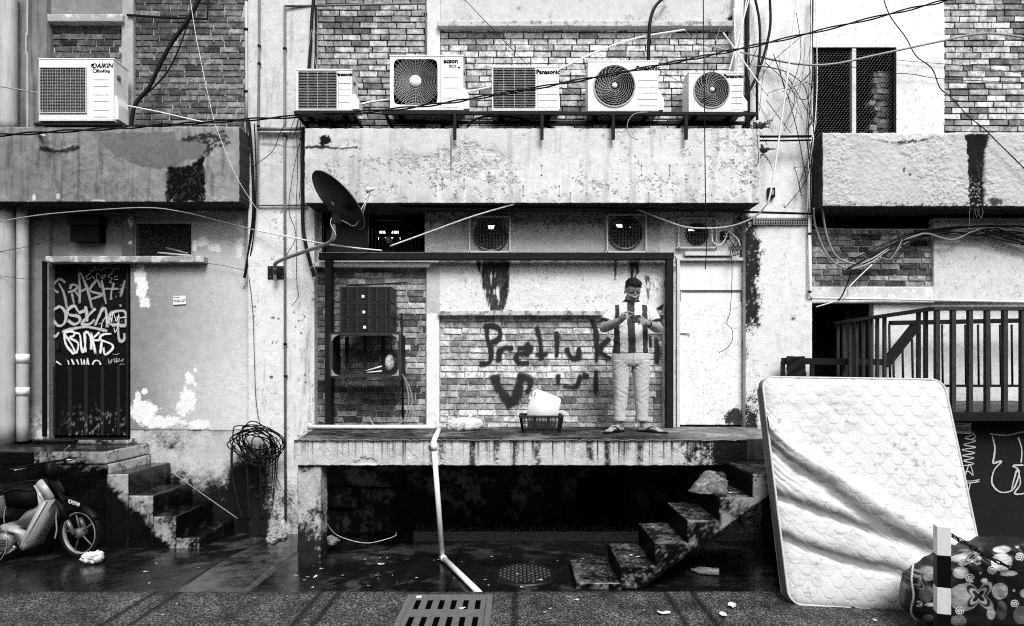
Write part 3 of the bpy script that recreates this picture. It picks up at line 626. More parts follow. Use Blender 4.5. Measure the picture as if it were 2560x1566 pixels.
# --- CENTRE building
def t_pierC(px, py):
    t = .70 + .08 * (fbm(px, py, 80, 4, 101) - .5) - .12 * sstep(700, 790, px) * sstep(380, 300, py) * 0
    t = t * (1 - .35 * sstep(.55, .72, fbm(px, py, 16, 4, 102, sy=160)))
    t = mix(t, .25, .6 * streaks(px, py, 620, 790, 325, 520, .4, 5, 103))
    t = mix(t, .03, .9 * polymask(px, py, [(648, 358), (690, 360), (725, 366), (780, 364), (780, 368), (725, 370), (650, 364)], 4, 8, 4, 1))
    t = mix(t, .05, .85 * sstep(.66, .72, fbm(px, py, 9, 4, 104)) * sstep(.5, .62, fbm(px, py, 60, 2, 105)))
    t = mix(t, .006, .97 * mould(px, py, -.30 + .32 * sstep(1000, 1300, py) + .30 * sstep(700, 640, px) * sstep(1080, 1180, py) + .16 * blob(px, py, 770, 1040, 16, 60, .5, 20, 3, .5) - .04, 107, 30, .15))
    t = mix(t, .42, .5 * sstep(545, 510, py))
    t = mix(t, .02, .8 * blob(px, py, 683, 795, 5, 4, .6, 5, 3)); t = mix(t, .05, .9 * blob(px, py, 697, 797, 3, 3, .4, 5, 4)); t = mix(t, .04, .9 * blob(px, py, 679, 943, 4, 4, .6, 5, 5))
    return t
panel('pier', 620, 786, -20, 1345, PC, .3, t_pierC, lambda x, y: .0015 * sstep(.5, .6, fbm(x, y, 12, 4, 108)), res=.011, parent=bldC)
def tn_C(x, y, r):
    base = .52 + .20 * (x - 790) / 1040
    return base * r.choice((.42, .62, .8, .9, 1, 1, 1.1, 1.15, 1.2)) * r.uniform(.85, 1.12)
brick_panel('brick_panel', 785, 1066, -20, 345, bldC, lambda x, y, r: tn_C(x, y, r) * .82, 'mortar_dark', seed=21)
panel('mullion', 1066, 1100, -20, 345, PB, .1, lambda x, y: .62 + .1 * (fbm(x, y, 40, 4, 111) - .5), parent=bldC)
def t_top(px, py):
    t = .55 + .10 * (fbm(px, py, 60, 4, 112) - .5)
    t = mix(t, .20, .8 * sstep(.56, .66, fbm(px, py, 7, 4, 113)) * sstep(.42, .62, fbm(px, py, 70, 2, 114))); return mix(t, .03, blob(px, py, 1840, 50, 22, 16, .6, 9, 5))
panel('wall', 1100, 1836, -20, 58, PB, .1, t_top, parent=bldC)
panel('ledge', 1093, 1836, 52, 66, -.10, .14, lambda x, y: .5 + .2 * (fbm(x, y, 20, 4, 115) - .5) - .25 * sstep(.55, .7, fbm(x, y, 9, 3, 116)), parent=bldC, res=.01, jit=.005)
brick_panel('brick_panel', 1100, 1836, 66, 345, bldC, tn_C, 'mortar_dark', seed=22)
def t_parC(px, py):
    t = .57 + .09 * sstep(760, 1500, px) + .09 * (fbm(px, py, 120, 4, 121) - .5) + .05 * (fbm(px, py, 8, 3, 122) - .5)
    t = t * (1 - .22 * sstep(.5, .72, fbm(px, py, 22, 4, 123, sy=240)))
    t = mix(t, .35, .6 * sstep(470, 505, py) * sstep(.4, .65, fbm(px, py, 30, 4, 124, sy=60)))
    t = mix(t, .44, .75 * peelC(px, py)); t = mix(t, .05, .95 * rimC(px, py))  # rim mask paints the thin shadow along the flaking edges
    t = mix(t, .02, .95 * polymask(px, py, [(764, 366), (800, 364), (850, 370), (895, 365), (895, 370), (850, 374), (800, 372), (764, 371)], 5, 8, 6, 1)); t = mix(t, .02, blob(px, py, 812, 352, 14, 14, .9, 8, 7))
    t = mix(t, .05, .7 * (np.abs(px - 1128) < 2.0) * sstep(330, 350, py) * (1 - sstep(395, 480, py)))
    for x in (1098, 1160, 1307, 1380, 1398, 1605, 1675, 1875): t = mix(t, .76, .55 * (np.abs(px - x) < 5) * sstep(425, 440, py) * sstep(.35, .5, fbm(px, py, 10, 3, 125)))
    t = mix(t, .82, .9 * blob(px, py, 1209, 437, 7, 12, .6, 7, 8)); t = mix(t, .82, .9 * blob(px, py, 1233, 430, 5, 7, .5, 7, 9))
    for x in (757 + 133, 1088, 1105, 1105, 1105, 1160, 1160, 1222, 1222, 1308, 1308, 1308, 1354, 1354, 1398, 1398, 1398, 1426, 1426, 1604, 1604, 1604, 1621, 1621, 1674, 1674, 1674, 1877, 1877):
        yy = 415 + ((x * 37 + len(str(x)) * 13) % 5) * 17
        t = mix(t, .015, blob(px, py, x, yy, 2.2, 2.2, .2, 3, 1)); t = mix(t, .015, blob(px, py, x, yy + 24, 2.2, 2.2, .2, 3, 2)); t = mix(t, .3, .6 * (np.abs(px - x) < 1.5) * sstep(yy, yy + 2, py) * (1 - sstep(yy + 6, yy + 30, py)))
    return t
def peel_field(px, py):
    d = sstep(.44, .58, fbm(px, py, 150, 2, 131)) * sstep(330, 350, py) * (1 - sstep(455, 492, py)); return fbm(px, py, 11, 5, 132) + .12 * d - .11
def peelC(px, py): return sstep(.535, .545, peel_field(px, py)) * sstep(.34, .44, fbm(px, py, 110, 2, 133))
def rimC(px, py):
    f = peel_field(px, py); return sstep(.520, .533, f) * (1 - sstep(.540, .552, f)) * sstep(.34, .44, fbm(px, py, 110, 2, 133)) * sstep(.42, .6, fbm(px + 2, py - 3, 26, 3, 134))
def r_parC(px, py): return -.007 * peelC(px, py) + .006 * rimC(px, py) + .002 * sstep(.5, .65, fbm(px, py, 30, 4, 135))
panel('parapet', 762, 1899, 322, 508, YP, .55, t_parC, r_parC, res=.0085, parent=bldC, jit=.006, side=.05)  # soffit and edges coloured dark to stand in for shade
# wall with fans under the parapet
def t_fanwall(px, py):
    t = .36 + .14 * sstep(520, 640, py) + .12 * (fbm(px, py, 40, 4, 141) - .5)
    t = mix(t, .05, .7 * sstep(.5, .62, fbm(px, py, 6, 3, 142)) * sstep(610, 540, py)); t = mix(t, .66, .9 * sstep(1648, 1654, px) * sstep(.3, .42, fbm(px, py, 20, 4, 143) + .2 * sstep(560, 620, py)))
    t = mix(t, .03, .9 * sstep(.5, .58, fbm(px, py, 14, 5, 144) + .0035 * (px - 1830)) * sstep(1790, 1850, px)); t = mix(t, .7, .5 * sstep(1640, 1700, px) * sstep(.55, .6, fbm(px, py, 9, 4, 145)))
    return t
F1, F2 = (1178, 1272, 546, 628), (1522, 1612, 541, 628)
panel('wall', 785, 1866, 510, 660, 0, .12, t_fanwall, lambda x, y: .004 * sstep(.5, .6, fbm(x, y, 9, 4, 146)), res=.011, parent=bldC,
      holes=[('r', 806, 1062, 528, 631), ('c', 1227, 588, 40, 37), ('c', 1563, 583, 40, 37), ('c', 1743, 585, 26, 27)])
recess('opening', 806, 1062, 526, 632, .05, .9, parent=bldC)
for cx, cy, rr in ((1227, 588, .21), (1563, 583, .21), (1743, 585, .145)):
    b = MB(); c = W(cx, cy, 0); b.lathe([(rr, 0), (rr, .35), (rr * 1.6, .36), (rr * 1.6, .75), (.001, .75)], c + Vector((0, .02, 0)), Vector((0, 1, 0)), 28); b.build('fan_duct', 'black_plastic', bldC)
lit = emit_mat('daylit_window', 1.6); MATS['daylit_window'] = lit
mat('panel_grey', .10, .8, noise=.3, nscale=5)
def lit_strip(x0, x1, y0, y1, Y):
    b = MB(); b.box(WX(x0, Y), WX(x1, Y), Y, Y + .02, WZ(y1, Y), WZ(y0, Y)); return b.build('lit_window', 'daylit_window', bldC)
lit_strip(1205, 1258, 564, 572, .6); lit_strip(1541, 1595, 561, 568, .6); lit_strip(1722, 1752, 572, 577, .6)
lit_strip(948, 996, 578, 585, .5); lit_strip(946, 1000, 594, 600, .5); 
b = MB(); b.box(WX(815, .12), WX(920, .12), .12, .16, WZ(632, .12), WZ(528, .12)); b.build('dark_shutter', mat('shutter', .035, .6, streak=.4), bldC)
b = MB()
for x in range(930, 1056, 9): b.bar(W(x, 530, .06), W(x, 632, .06), .010)
for y in (550, 585, 628): b.bar(W(928, y, .07), W(1058, y, .07), .010)
o = b.build('window_grille', 'black_plastic', bldC); o['kind'] = 'stuff'
wire_grid('wire_mesh', 762, 812, 520, 628, -.03, 5.2, .0012, bldC)
# lower bay
b = MB(); b.bbox(WX(788, -.1), WX(1074, -.1), -.12, .02, WZ(668, -.1), WZ(656, -.1), .004); b.build('lintel', 'dirty_white', bldC)
def tn_low(x, y, r):
    t = .15 * r.choice((.45, .6, .8, 1, 1.2, 1.5, 1.8)) * r.uniform(.8, 1.2)
    if 940 < y < 985: t *= .6
    if x < 815: t *= .6
    return t * 1.9
brick_panel('brick_panel', 781, 1066, 666, 1072, bldC, tn_low, 'mortar_light', seed=23)
def t_mul(px, py): return mix(.52 + .12 * (fbm(px, py, 40, 4, 151) - .5), .80, sstep(783, 786, py + 4 * (fbm(px, py, 6, 2, 152) - .5))) - .2 * sstep(.6, .7, fbm(px, py, 12, 3, 153)) * sstep(1000, 1060, py)
panel('mullion', 1066, 1098, 655, 1072, PB, .1, t_mul, parent=bldC, res=.01)
def t_white(px, py):
    t = .70 + .10 * (fbm(px, py, 60, 4, 161) - .5)
    t = mix(t, .20, .8 * sstep(.58, .70, fbm(px, py, 5, 4, 162, sy=9)) * sstep(.3, .7, fbm(px, py, 60, 2, 163)))
    def stain(t, pts, sd, k=.97): return mix(t, .025 + .05 * sstep(.5, .7, fbm(px, py, 4, 3, sd)), k * polymask(px, py, pts, 3.2, 6, sd, 1.6) * sstep(.28, .40, fbm(px, py, 5, 3, sd + 1, sy=40)))
    t = stain(t, [(1190, 652), (1275, 652), (1272, 700), (1268, 740), (1262, 770), (1255, 780), (1222, 780), (1218, 760), (1210, 730), (1198, 695)], 171)
    t = stain(t, [(1255, 655), (1272, 655), (1274, 730), (1266, 758), (1258, 720)], 172, .8); t = stain(t, [(1170, 779), (1290, 775), (1290, 783), (1180, 783)], 173, .8)
    t = stain(t, [(1570, 652), (1602, 652), (1598, 680), (1588, 700), (1572, 698)], 174); t = stain(t, [(1534, 652), (1542, 652), (1539, 702), (1536, 700)], 175); t = stain(t, [(1612, 690), (1622, 690), (1626, 712), (1620, 760), (1615, 715)], 176, .9)
    t = stain(t, [(1640, 770), (1660, 760), (1660, 800), (1640, 790)], 177)
    t = mix(t, .12, .6 * sstep(668, 652, py) * sstep(.35, .6, fbm(px, py, 9, 3, 178)))
    return t
panel('wall', 1098, 1662, 645, 782, PB, .1, t_white, lambda x, y: .003 * sstep(.5, .62, fbm(x, y, 6, 4, 179)), res=.0095, parent=bldC)
panel('ledge', 1096, 1662, 777, 789, -.09, .12, lambda x, y: .52 + .2 * (fbm(x, y, 20, 4, 181) - .5) - .3 * sstep(.55, .65, fbm(x, y, 10, 3, 182)), parent=bldC, res=.009, jit=.006)
def tn_mid(x, y, r):
    t = .60 * r.choice((.62, .75, .85, 1, 1.1, 1.2, 1.35)) * r.uniform(.85, 1.15)
    if 911 < y < 927: return r.uniform(.70, .80)
    if 927 < y < 942: t *= 1.35
    if 942 < y < 1020: t *= .62
    if x > 1640: t *= .7
    return t
wall7 = brick_panel('brick_panel', 1098, 1657, 789, 1072, bldC, tn_mid, 'mortar_light', seed=24, course=15.7)
def conv_w(x, y): return 1150 + x / 4.48, 780 + y / 4.48
g_wall = [[(300, 160), (310, 300), (345, 400), (345, 530), (300, 575), (215, 580)], [(260, 165), (340, 150), (430, 180), (455, 250), (420, 310), (350, 335)], [(440, 400), (435, 560)], [(450, 450), (500, 400), (600, 405)], [(640, 410), (790, 395), (760, 450), (650, 470), (630, 520), (680, 570), (780, 565)], [(760, 330), (750, 500)], [(855, 160), (900, 330), (915, 540)], [(840, 475), (990, 470)], [(1070, 220), (1090, 300), (1085, 510)], [(1190, 400), (1220, 470), (1265, 515), (1320, 500), (1330, 400), (1335, 540)], [(1470, 80), (1520, 200), (1530, 350), (1530, 560)], [(1680, 290), (1560, 430), (1700, 530)], [(2110, 260), (2140, 390)], [(2190, 290), (2210, 400), (2205, 570)]]
g_wall2 = [(16., [(390, 700), (430, 840), (590, 1060)]), (13., [(690, 700), (660, 850), (600, 1040)]), (9., [(640, 700), (790, 760), (750, 920)]), (7., [(1100, 690), (1100, 810)]), (6., [(1150, 830), (1300, 830), (1350, 700)]), (6.5, [(1525, 640), (1520, 930)]), (9., [(1370, 700), (1450, 720)])]
ribbon_strokes('graffiti', g_wall, 7.2, -.018, 'spray_black', wall7, conv_w, kind='stuff')
spray_mat('spray_smear', .005, .9, 130)
ribbon_strokes('graffiti', g_wall2, 7, -.014, 'spray_smear', wall7, conv_w, kind='stuff')
# steel frame round the bay
frm = empty('steel_portal', 'dark steel goalpost frame around the brick bay behind the man', 'steel portal', (-.9, -.16, 1.2))
b = MB(); b.bbox(WX(797, -.16), WX(1683, -.16), -.20, -.10, WZ(650, -.16), WZ(633, -.16), .004); b.build('beam', 'dark_steel', frm)
for x0, x1 in ((814, 831), (1665, 1682)):
    b = MB(); b.bbox(WX(x0, -.16), WX(x1, -.16), -.195, -.10, 1.2, WZ(651, -.16), .004); b.build('post', 'dark_steel', frm)
# white door
def t_door(px, py):
    t = .80 + 0 * px; t = mix(t, .62, .4 * sstep(.6, .7, fbm(px, py, 50, 4, 191)))
    t = mix(t, .012, .95 * blob(px, py, 1838, 1042, 26, 24, .8, 12, 9)); t = mix(t, .45, .5 * mould(px, py, -.22 + .10 * sstep(1000, 1062, py), 194, 40, .1)); t = mix(t, .4, .6 * (np.abs(py - 785 - .05 * (px - 1700)) < .7) * sstep(1712, 1720, px) * (1 - sstep(1810, 1830, px))); t = mix(t, .1, .8 * sstep(1058, 1064, py) * sstep(.4, .6, fbm(px, py, 12, 3, 192))); t = mix(t, .1, .7 * sstep(.78, .8, fbm(px, py, 3, 2, 193)))
    return t
doorC = panel('door', 1697, 1856, 655, 1066, .02, .04, t_door, m='tone_metal', parent=bldC, res=.012)
for (xa, xb, ya, yb) in ((1698, 1855, 727, 728.5),):
    b = MB(); b.box(WX(1705), WX(1855), .004, .012, WZ(729), WZ(727)); b.build('seam', 'ink_grey', doorC)
panel('door_sheet', 1694, 1854, 756, 1063, -.014, .03, t_door, m='tone_metal', parent=doorC, res=.009)
b = MB(); b.bbox(WX(1694), WX(1854), -.006, .017, WZ(726), WZ(656), .004); b.build('door_sheet', 'white_paint', doorC)
b = MB(); b.box(WX(1700), WX(1851), -.002, .013, WZ(755), WZ(729)); b.build('door_strip', 'white_paint', doorC)
b = MB(); b.box(WX(1851), WX(1854), -.016, .0, WZ(753), WZ(729)); b.box(WX(1698), WX(1701), -.016, 0, WZ(753), WZ(729)); b.box(WX(1704), WX(1852), -.016, 0, WZ(729.6), WZ(727.5)); b.build('door_trim', 'ink_grey', doorC)
b = MB(); b.tube([W(1696, 834, -.02), W(1722, 834, -.03), W(1724, 839, -.03)], .006, 6); b.build('latch', 'grey_metal', doorC)
for y in (675, 858): 
    b = MB(); b.cyl(W(1857, y + 6, -.02), W(1857, y - 6, -.02), .009, 8); b.build('hinge', 'rust_steel', doorC)
for x0, x1, y0, y1 in ((1689, 1696, 647, 1068), (1856, 1864, 647, 1068), (1696, 1856, 647, 654)):
    b = MB(); b.bbox(WX(x0), WX(x1), -.07, .08, WZ(y1), WZ(y0), .003); b.build('door_frame', 'dirty_white', bldC)
panel('wall', 1657, 1690, 640, 1072, PB, .1, lambda x, y: .60 + .2 * (fbm(x, y, 20, 4, 195) - .5) - .4 * sstep(.60, .66, fbm(x, y, 9, 4, 196, sy=40)), parent=bldC, res=.01)
b = MB(); b.bbox(WX(1712, -.08), WX(1836, -.08), -.10, .0, WZ(640, -.08), WZ(630, -.08), .004); b.build('door_lintel', 'dirty_white', bldC)
# back wall under the platform
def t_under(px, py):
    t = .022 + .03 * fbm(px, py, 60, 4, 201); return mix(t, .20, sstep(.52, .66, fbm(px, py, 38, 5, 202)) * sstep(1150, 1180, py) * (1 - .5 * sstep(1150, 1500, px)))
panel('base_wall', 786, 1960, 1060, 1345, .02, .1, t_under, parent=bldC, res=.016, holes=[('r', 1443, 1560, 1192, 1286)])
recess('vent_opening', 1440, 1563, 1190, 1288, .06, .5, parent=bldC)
b = MB(); b.bbox(-1.2, 3.6, -.42, .02, -.2, .015, .01); o = b.build('base_kerb', mat('kerb_concrete', .07, .35, noise=.4, bump=.3), bldC)
cab = MB(); cab.tube(catmull([W(812, 1216, 0), W(870, 1216, 0), W(899, 1220, 0), W(1003, 1220, 0), W(1007, 1214, 0), W(1007, 1166, 0)], 4), .012, 6); cab.build('conduit', 'black_plastic', bldC)
cab = MB(); cab.tube([W(812, 1270, 0), W(896, 1272, 0), W(899, 1268, 0), W(900, 1222, 0)], .012, 6); cab.build('conduit', 'black_plastic', bldC)

# --- RIGHT building
def t_pierR(px, py):
    t = .72 + .06 * (fbm(px, py, 90, 4, 211) - .5)
    t = t - .16 * sstep(.55, .7, fbm(px, py, 20, 4, 212, sy=120)) * .5
    t = mix(t, .008, .96 * mould(px, py, .10 - .22 * sstep(1885, 1912, px + 10 * (fbm(px * 0, py, 40, 3, 5) - .5)) - .18 * sstep(760, 900, py) + .16 * sstep(960, 1060, py) - .5 * sstep(1915, 1945, px) - .6 * sstep(545, 530, py), 213, 30, .05))
    t = mix(t, .03, .8 * blob(px, py, 1983, 797, 6, 5, .7, 6, 3))
    t = mix(t, .25, .7 * sstep(.66, .70, fbm(px, py, 10, 4, 215)) * sstep(.45, .6, fbm(px, py, 90, 2, 216)))
    return t
panel('pier', 1836, 2030, -20, 345, PC, .3, t_pierR, parent=bldR, res=.012)
panel('pier', 1864, 2030, 345, 1345, PC, .3, t_pierR, lambda x, y: .0015 * sstep(.5, .6, fbm(x, y, 14, 4, 217)), res=.011, parent=bldR)
def t_wallR(px, py):
    t = .78 - .03 * fbm(px, py, 60, 4, 221); t = mix(t, .5, .5 * (np.abs(py - 82 - 3 * fbm(px, py * 0, 30, 3, 222)) < 2.0) * sstep(2160, 2230, px)); return mix(t, .3, .7 * sstep(.74, .78, fbm(px, py, 5, 3, 223)))
panel('wall', 2028, 2361, -20, 345, PB, .12, t_wallR, res=.013, parent=bldR, holes=[('r', 2024, 2240, 119, 345)], jit=.012)
tn_R = lambda x, y, r: .52 * r.choice((.4, .55, .75, .9, 1.1, 1.3, 1.4, 1.45)) * r.uniform(.9, 1.1)
brick_panel('brick_panel', 2357, 2600, -20, 345, bldR, tn_R, 'mortar_dark', seed=31)
panel('wall', 2600, 3150, -20, 345, PB, .12, t_wallR, res=.03, parent=bldR)
# mesh window
win = empty('window', 'open wooden window covered by hexagonal chicken wire above the right parapet', 'window', W(2130, 332)); win.parent = bldR; win.matrix_parent_inverse = Matrix.Translation(-Vector(bldR.location))
for k in ('label', 'category'): del win[k]
recess('window_reveal', 2024, 2239, 119, 345, -.02, .7, parent=win)
for (x0, x1, y0, y1) in ((2022, 2030, 119, 345), (2127, 2137, 123, 345), (2231, 2240, 119, 345), (2022, 2240, 119, 125)):
    b = MB(); b.bbox(WX(x0), WX(x1), -.03, .03, WZ(y1), WZ(y0), .003); b.build('window_frame', 'dirty_white' if x0 < 2200 and y1 > 130 else 'rust_steel', win)
b = MB(); b.bbox(WX(2120, .05), WX(2127.5, .05), .02, .07, WZ(345, .05), WZ(125, .05), .003); b.build('window_frame', 'rust_steel', win)
hexm = MB(); rr = 4.1
y = 124; row = 0
while y < 345:
    x = 2030 + (rr if row % 2 else 0)
    pts = []
    while x < 2232:
        pts.append(x); x += 2 * rr
    for x in pts:
        hexm.tube([W(x, y, .0), W(x, y + 3.2, .0)], .0010, 3, False, False)
        hexm.tube([W(x, y + 3.2, .0), W(x + rr, y + 5.6, .0)], .0012, 3, False, False); hexm.tube([W(x, y + 3.2, .0), W(x - rr, y + 5.6, .0)], .0012, 3, False, False)
    y += 5.6; row += 1
o = hexm.build('chicken_wire', mat('chicken', .24, .5, noise=.2, bump=0), win); o['kind'] = 'stuff'
# broken brickwork seen through the mesh
r = random.Random(5)
for i in range(11):
    y = 190 + i * 14.5; x = 2222
    for j in range(2):
        w = r.uniform(26, 40) if j == 0 else r.uniform(8, 20)
        o = bpy.data.objects.new('brick', r.choice(BRICKS)); COL.objects.link(o); o.parent = win; o.matrix_parent_inverse = Matrix.Translation(-Vector(win.location)) 
        c = W(x - w / 2, y + r.uniform(-2, 2), .16); o.location = c; o.scale = (w / S(.16) * .96, .1, 12 / S(.16)); o.rotation_euler = (0, r.uniform(-.12, .16), r.uniform(-.1, .1)); t = r.uniform(.10, .38); o.color = (t, t, t, 1); x -= w
def t_parR(px, py):
    t = .50 + .05 * (fbm(px, py, 100, 4, 231) - .5) + .04 * (fbm(px, py, 6, 3, 232) - .5)
    t = mix(t, .60, .9 * polymask(px, py, [(2140, 333), (2380, 333), (2330, 345), (2290, 352), (2240, 355), (2190, 348)], 5, 12, 3, 1.5))
    t = mix(t, .03, .9 * polymask(px, py, [(2190, 350), (2215, 352), (2235, 356), (2290, 350), (2330, 343), (2350, 340), (2300, 356), (2250, 362), (2210, 356)], 4, 8, 4, 1) * sstep(.3, .5, fbm(px, py, 7, 3, 233)))
    t = mix(t, .012, .97 * polymask(px, py, [(2412, 338), (2475, 336), (2468, 365), (2462, 400), (2460, 440), (2462, 520), (2424, 520), (2424, 440), (2420, 380)], 5, 9, 6, 2)); t = mix(t, .55, .8 * sstep(.68, .71, fbm(px, py, 3, 2, 234)) * (np.abs(px - 2440) < 15) * sstep(430, 470, py))
    t = mix(t, .04, .9 * sstep(.58, .64, fbm(px, py, 9, 4, 235)) * sstep(497, 512, py)); t = mix(t, .03, .9 * blob(px, py, 2490, 505, 18, 10, .9, 8, 9)); t = mix(t, .05, .85 * blob(px, py, 2260, 425, 3, 7, .6, 5, 11)); t = mix(t, .05, .85 * blob(px, py, 2275, 437, 4, 4, .6, 5, 12))
    return t
def r_parR(px, py):
    z = sstep(.42, .56, fbm(px, py, 120, 2, 241)); f = fbm(px, py, 13, 5, 242)
    return .007 * sstep(.49, .53, f) * z + .004 * sstep(.5, .55, fbm(px, py, 6, 3, 243)) - .02 * polymask(px, py, [(2415, 338), (2475, 336), (2462, 400), (2462, 520), (2424, 520), (2420, 380)], 5, 9, 6, 3)
panel('parapet', 2057, 3150, 333, 516, YP, .52, t_parR, r_parR, res=.0085, parent=bldR, jit=.008, side=.05)  # side tone puts shade into the colour of soffit and end face
# below the right parapet
recess('opening', 2029, 3150, 525, 578, .1, .5, mat('soffit_shade', .02, .9), bldR)  # dark recess added to stand for the deep shadow below the parapet
tn_R2 = lambda x, y, r: .27 * r.choice((.3, .5, .75, 1, 1.2, 1.5, 1.7)) * r.uniform(.85, 1.15)
brick_panel('brick_panel', 2029, 2334, 572, 718, bldR, tn_R2, 'mortar_light', seed=33)
panel('wall', 2334, 3150, 545, 755, PB, .1, lambda x, y: .52 + .1 * sstep(600, 700, y) + .06 * (fbm(x, y, 80, 4, 251) - .5) - .3 * sstep(.72, .76, fbm(x, y, 4, 3, 252)), parent=bldR)
panel('wall', 2029, 2334, 717, 758, PB, .1, lambda x, y: .60 + .2 * (fbm(x, y, 30, 4, 253) - .5) + .15 * sstep(.6, .7, fbm(x, y, 12, 3, 254)), parent=bldR)
recess('doorway', 2029, 2186, 757, 1120, .0, .9, mat('doorway_dark', .018, .9), bldR)
b = MB(); b.box(WX(2112, .3), WX(2186, .3), .3, .34, WZ(1120, .3), WZ(770, .3)); b.build('inner_door', mat('inner_door', .02, .6), bldR)
def t_wallRl(px, py): return .66 + .06 * (fbm(px, py, 80, 4, 255) - .5) - .25 * sstep(.74, .78, fbm(px, py, 3, 3, 256))
panel('wall', 2184, 3150, 754, 1345, .0, .1, t_wallRl, parent=bldR, res=.016)
b = MB()
for y in range(985, 1030, 5): b.tube([W(2036, y, .02), W(2112, y, .02)], .0012, 3, False, False)
for x in range(2036, 2112, 5): b.tube([W(x, 960, .02), W(x, 1040, .02)], .0012, 3, False, False)
o = b.build('wire_mesh', 'wire_mesh', bldR); o['kind'] = 'stuff'
# roofs and depth of the blocks, so that they stand as buildings from the side too
for bl, x0, x1 in ((bldL, -9, -3.31), (bldC, -3.30, 3.64), (bldR, 3.65, 9)):
    b = MB(); b.box(x0, x1, 1.0, 1.2, -.2, 9.0); b.build('rear_wall', 'black_void', bl)
    b = MB(); b.box(x0, x1, -.1, 1.2, WZ(-21), 9.0); b.build('upper_storey', mat('upper_render', .55, .9), bl)

sky_block = empty('shophouse', 'plain unseen building across the alley, added to block low sky', 'building', (0, -10.5, 0), 'shophouses facing the alley')
b = MB(); b.box(-24, 24, -16, -10.2, -.1, 6.5); b.build('wall', mat('sky_block_render', .25, .9), sky_block)  # unseen block added to cut low sky light and darken the lower facade
# ------------------------------------------------------------------ platform, right stairs
plat = empty('loading_platform', 'raised concrete loading platform the man stands on', 'platform', (0, -.8, 0))
def t_slab(V, N, a):
    u, v, w = V[:, 0] * 100, V[:, 2] * 100, V[:, 1] * 100; f = fbm(u, w + v, 30, 5, 301)
    px = VPX + V[:, 0] * S(-1.516)
    top = N[:, 2] > .6; t = .05 + .06 * f
    tt = .05 + .16 * sstep(.45, .68, fbm(u, w, 40, 5, 302)) ; tt = tt * (1 - .8 * sstep(.5, .62, fbm(u, w, 18, 4, 303))); tt = tt + .10 * sstep(1600, 1800, px)
    face = .50 + .12 * (fbm(u, v, 30, 4, 304) - .5)
    st = sstep(.50, .64, fbm(u, v * .05, 5, 4, 305)) * (.35 + .65 * sstep(.42, .6, fbm(u, v * 0, 45, 3, 306)))
    face = mix(face, .035, .9 * st * sstep(.94, 1.14, V[:, 2] + .14 * (fbm(u, v * .2, 9, 3, 307))))
    face = mix(face, .03, .95 * sstep(1.165, 1.19, V[:, 2] + .03 * (fbm(u, v, 9, 3, 308) - .5)))
    for c in (1072, 1105, 1175, 1240, 1290, 1345, 1470, 1520, 1600): face = mix(face, .03, .85 * (1 - sstep(4, 13, np.abs(px - c + 9 * (fbm(v, u * 0, 8, 2, 309) - .5)))) * sstep(.3, .5, fbm(u, v * .1, 4, 3, 310)))
    face = mix(face, .02, .95 * sstep(.38, .52, fbm(u, v, 12, 5, 311) + .0022 * (px - 1690)))
    face = mix(face, .02, .8 * (1 - sstep(765, 790, px)) * sstep(.45, .55, fbm(u, v, 7, 4, 312)))
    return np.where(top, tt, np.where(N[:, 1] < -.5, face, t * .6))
concrete_block('slab', [(-2.185, -1.506), (2.28, -1.506), (2.28, -1.32), (2.90, -1.30), (2.90, -.02), (-2.45, -.02)], .965, 1.2, plat, t_slab, 'damp_concrete', res=.03, wob=.006, seed=31)
def t_edge(px, py):
    t = .55 + .14 * (fbm(px, py, 40, 5, 304) - .5); v = (py - 1103) / 60
    dr = fbm(px, py * 0, 7, 5, 305); st = sstep(.50, .66, dr + .34 * (fbm(px, py * 0, 70, 3, 306) - .5) - .10 * v * fbm(px, py * 0, 10, 3, 311)) 
    t = mix(t, .012, .9 * st * (1 - sstep(.2, 1.2, v + .6 * fbm(px, py * 0, 5, 3, 307) - .3)))
    for c in (1078, 1105, 1180, 1242, 1290, 1345, 1476, 1520, 1600): t = mix(t, .01, .9 * (1 - sstep(3, 12, np.abs(px - c + 10 * (fbm(py, px * 0, 18, 3, 309 + c % 7) - .5)))) * mould(px, py, .02, c % 20, 16, .05))
    t = mix(t, .008, .95 * (1 - sstep(.0, .16, v + .12 * (fbm(px, py, 14, 4, 308) - .5))))
    t = mix(t, .010, .97 * mould(px, py, -.42 + .0024 * (px - 1560), 312, 30, .06)); t = mix(t, .012, .9 * mould(px, py, -.16 - .2 * sstep(770, 800, px), 313, 14, .05)); t = mix(t, .012, .85 * mould(px, py, -.34 + .16 * sstep(.7, 1., v), 314, 16, .06))
    return t
panel('slab_edge', 735, 1868, 1101, 1164, -1.528, .05, t_edge, lambda x, y: -.012 * blob(x, y, 915, 1158, 28, 12, .7, 9, 3) - .006 * sstep(.56, .7, fbm(x, y, 12, 5, 315)) - .02 * blob(x, y, 1745, 1130, 16, 8, .6, 9, 4), res=.008, m='damp_concrete', parent=plat, jit=.008)
def t_pillar(V, N, a):
    u, v = V[:, 0] * 100 + V[:, 1] * 80, V[:, 2] * 100; t = .44 + .22 * (fbm(u, v, 14, 4, 313) - .5)
    t = mix(t, .010, .95 * mould(u, v, -.10 + .30 * sstep(.6, -.05, V[:, 2]) + .10 * sstep(.85, .96, V[:, 2]), 314, 18, .06))
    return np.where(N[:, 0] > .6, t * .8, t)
concrete_block('pillar', [(-2.157, -1.50), (-1.929, -1.50), (-1.915, -1.33), (-2.15, -1.33)], -.05, .966, plat, t_pillar, 'damp_concrete', res=.010, wob=.014, seed=32)
stairR = empty('concrete_stairs', 'open concrete steps rising to the right in front of the platform', 'stairs', (1.4, -1.9, 0))
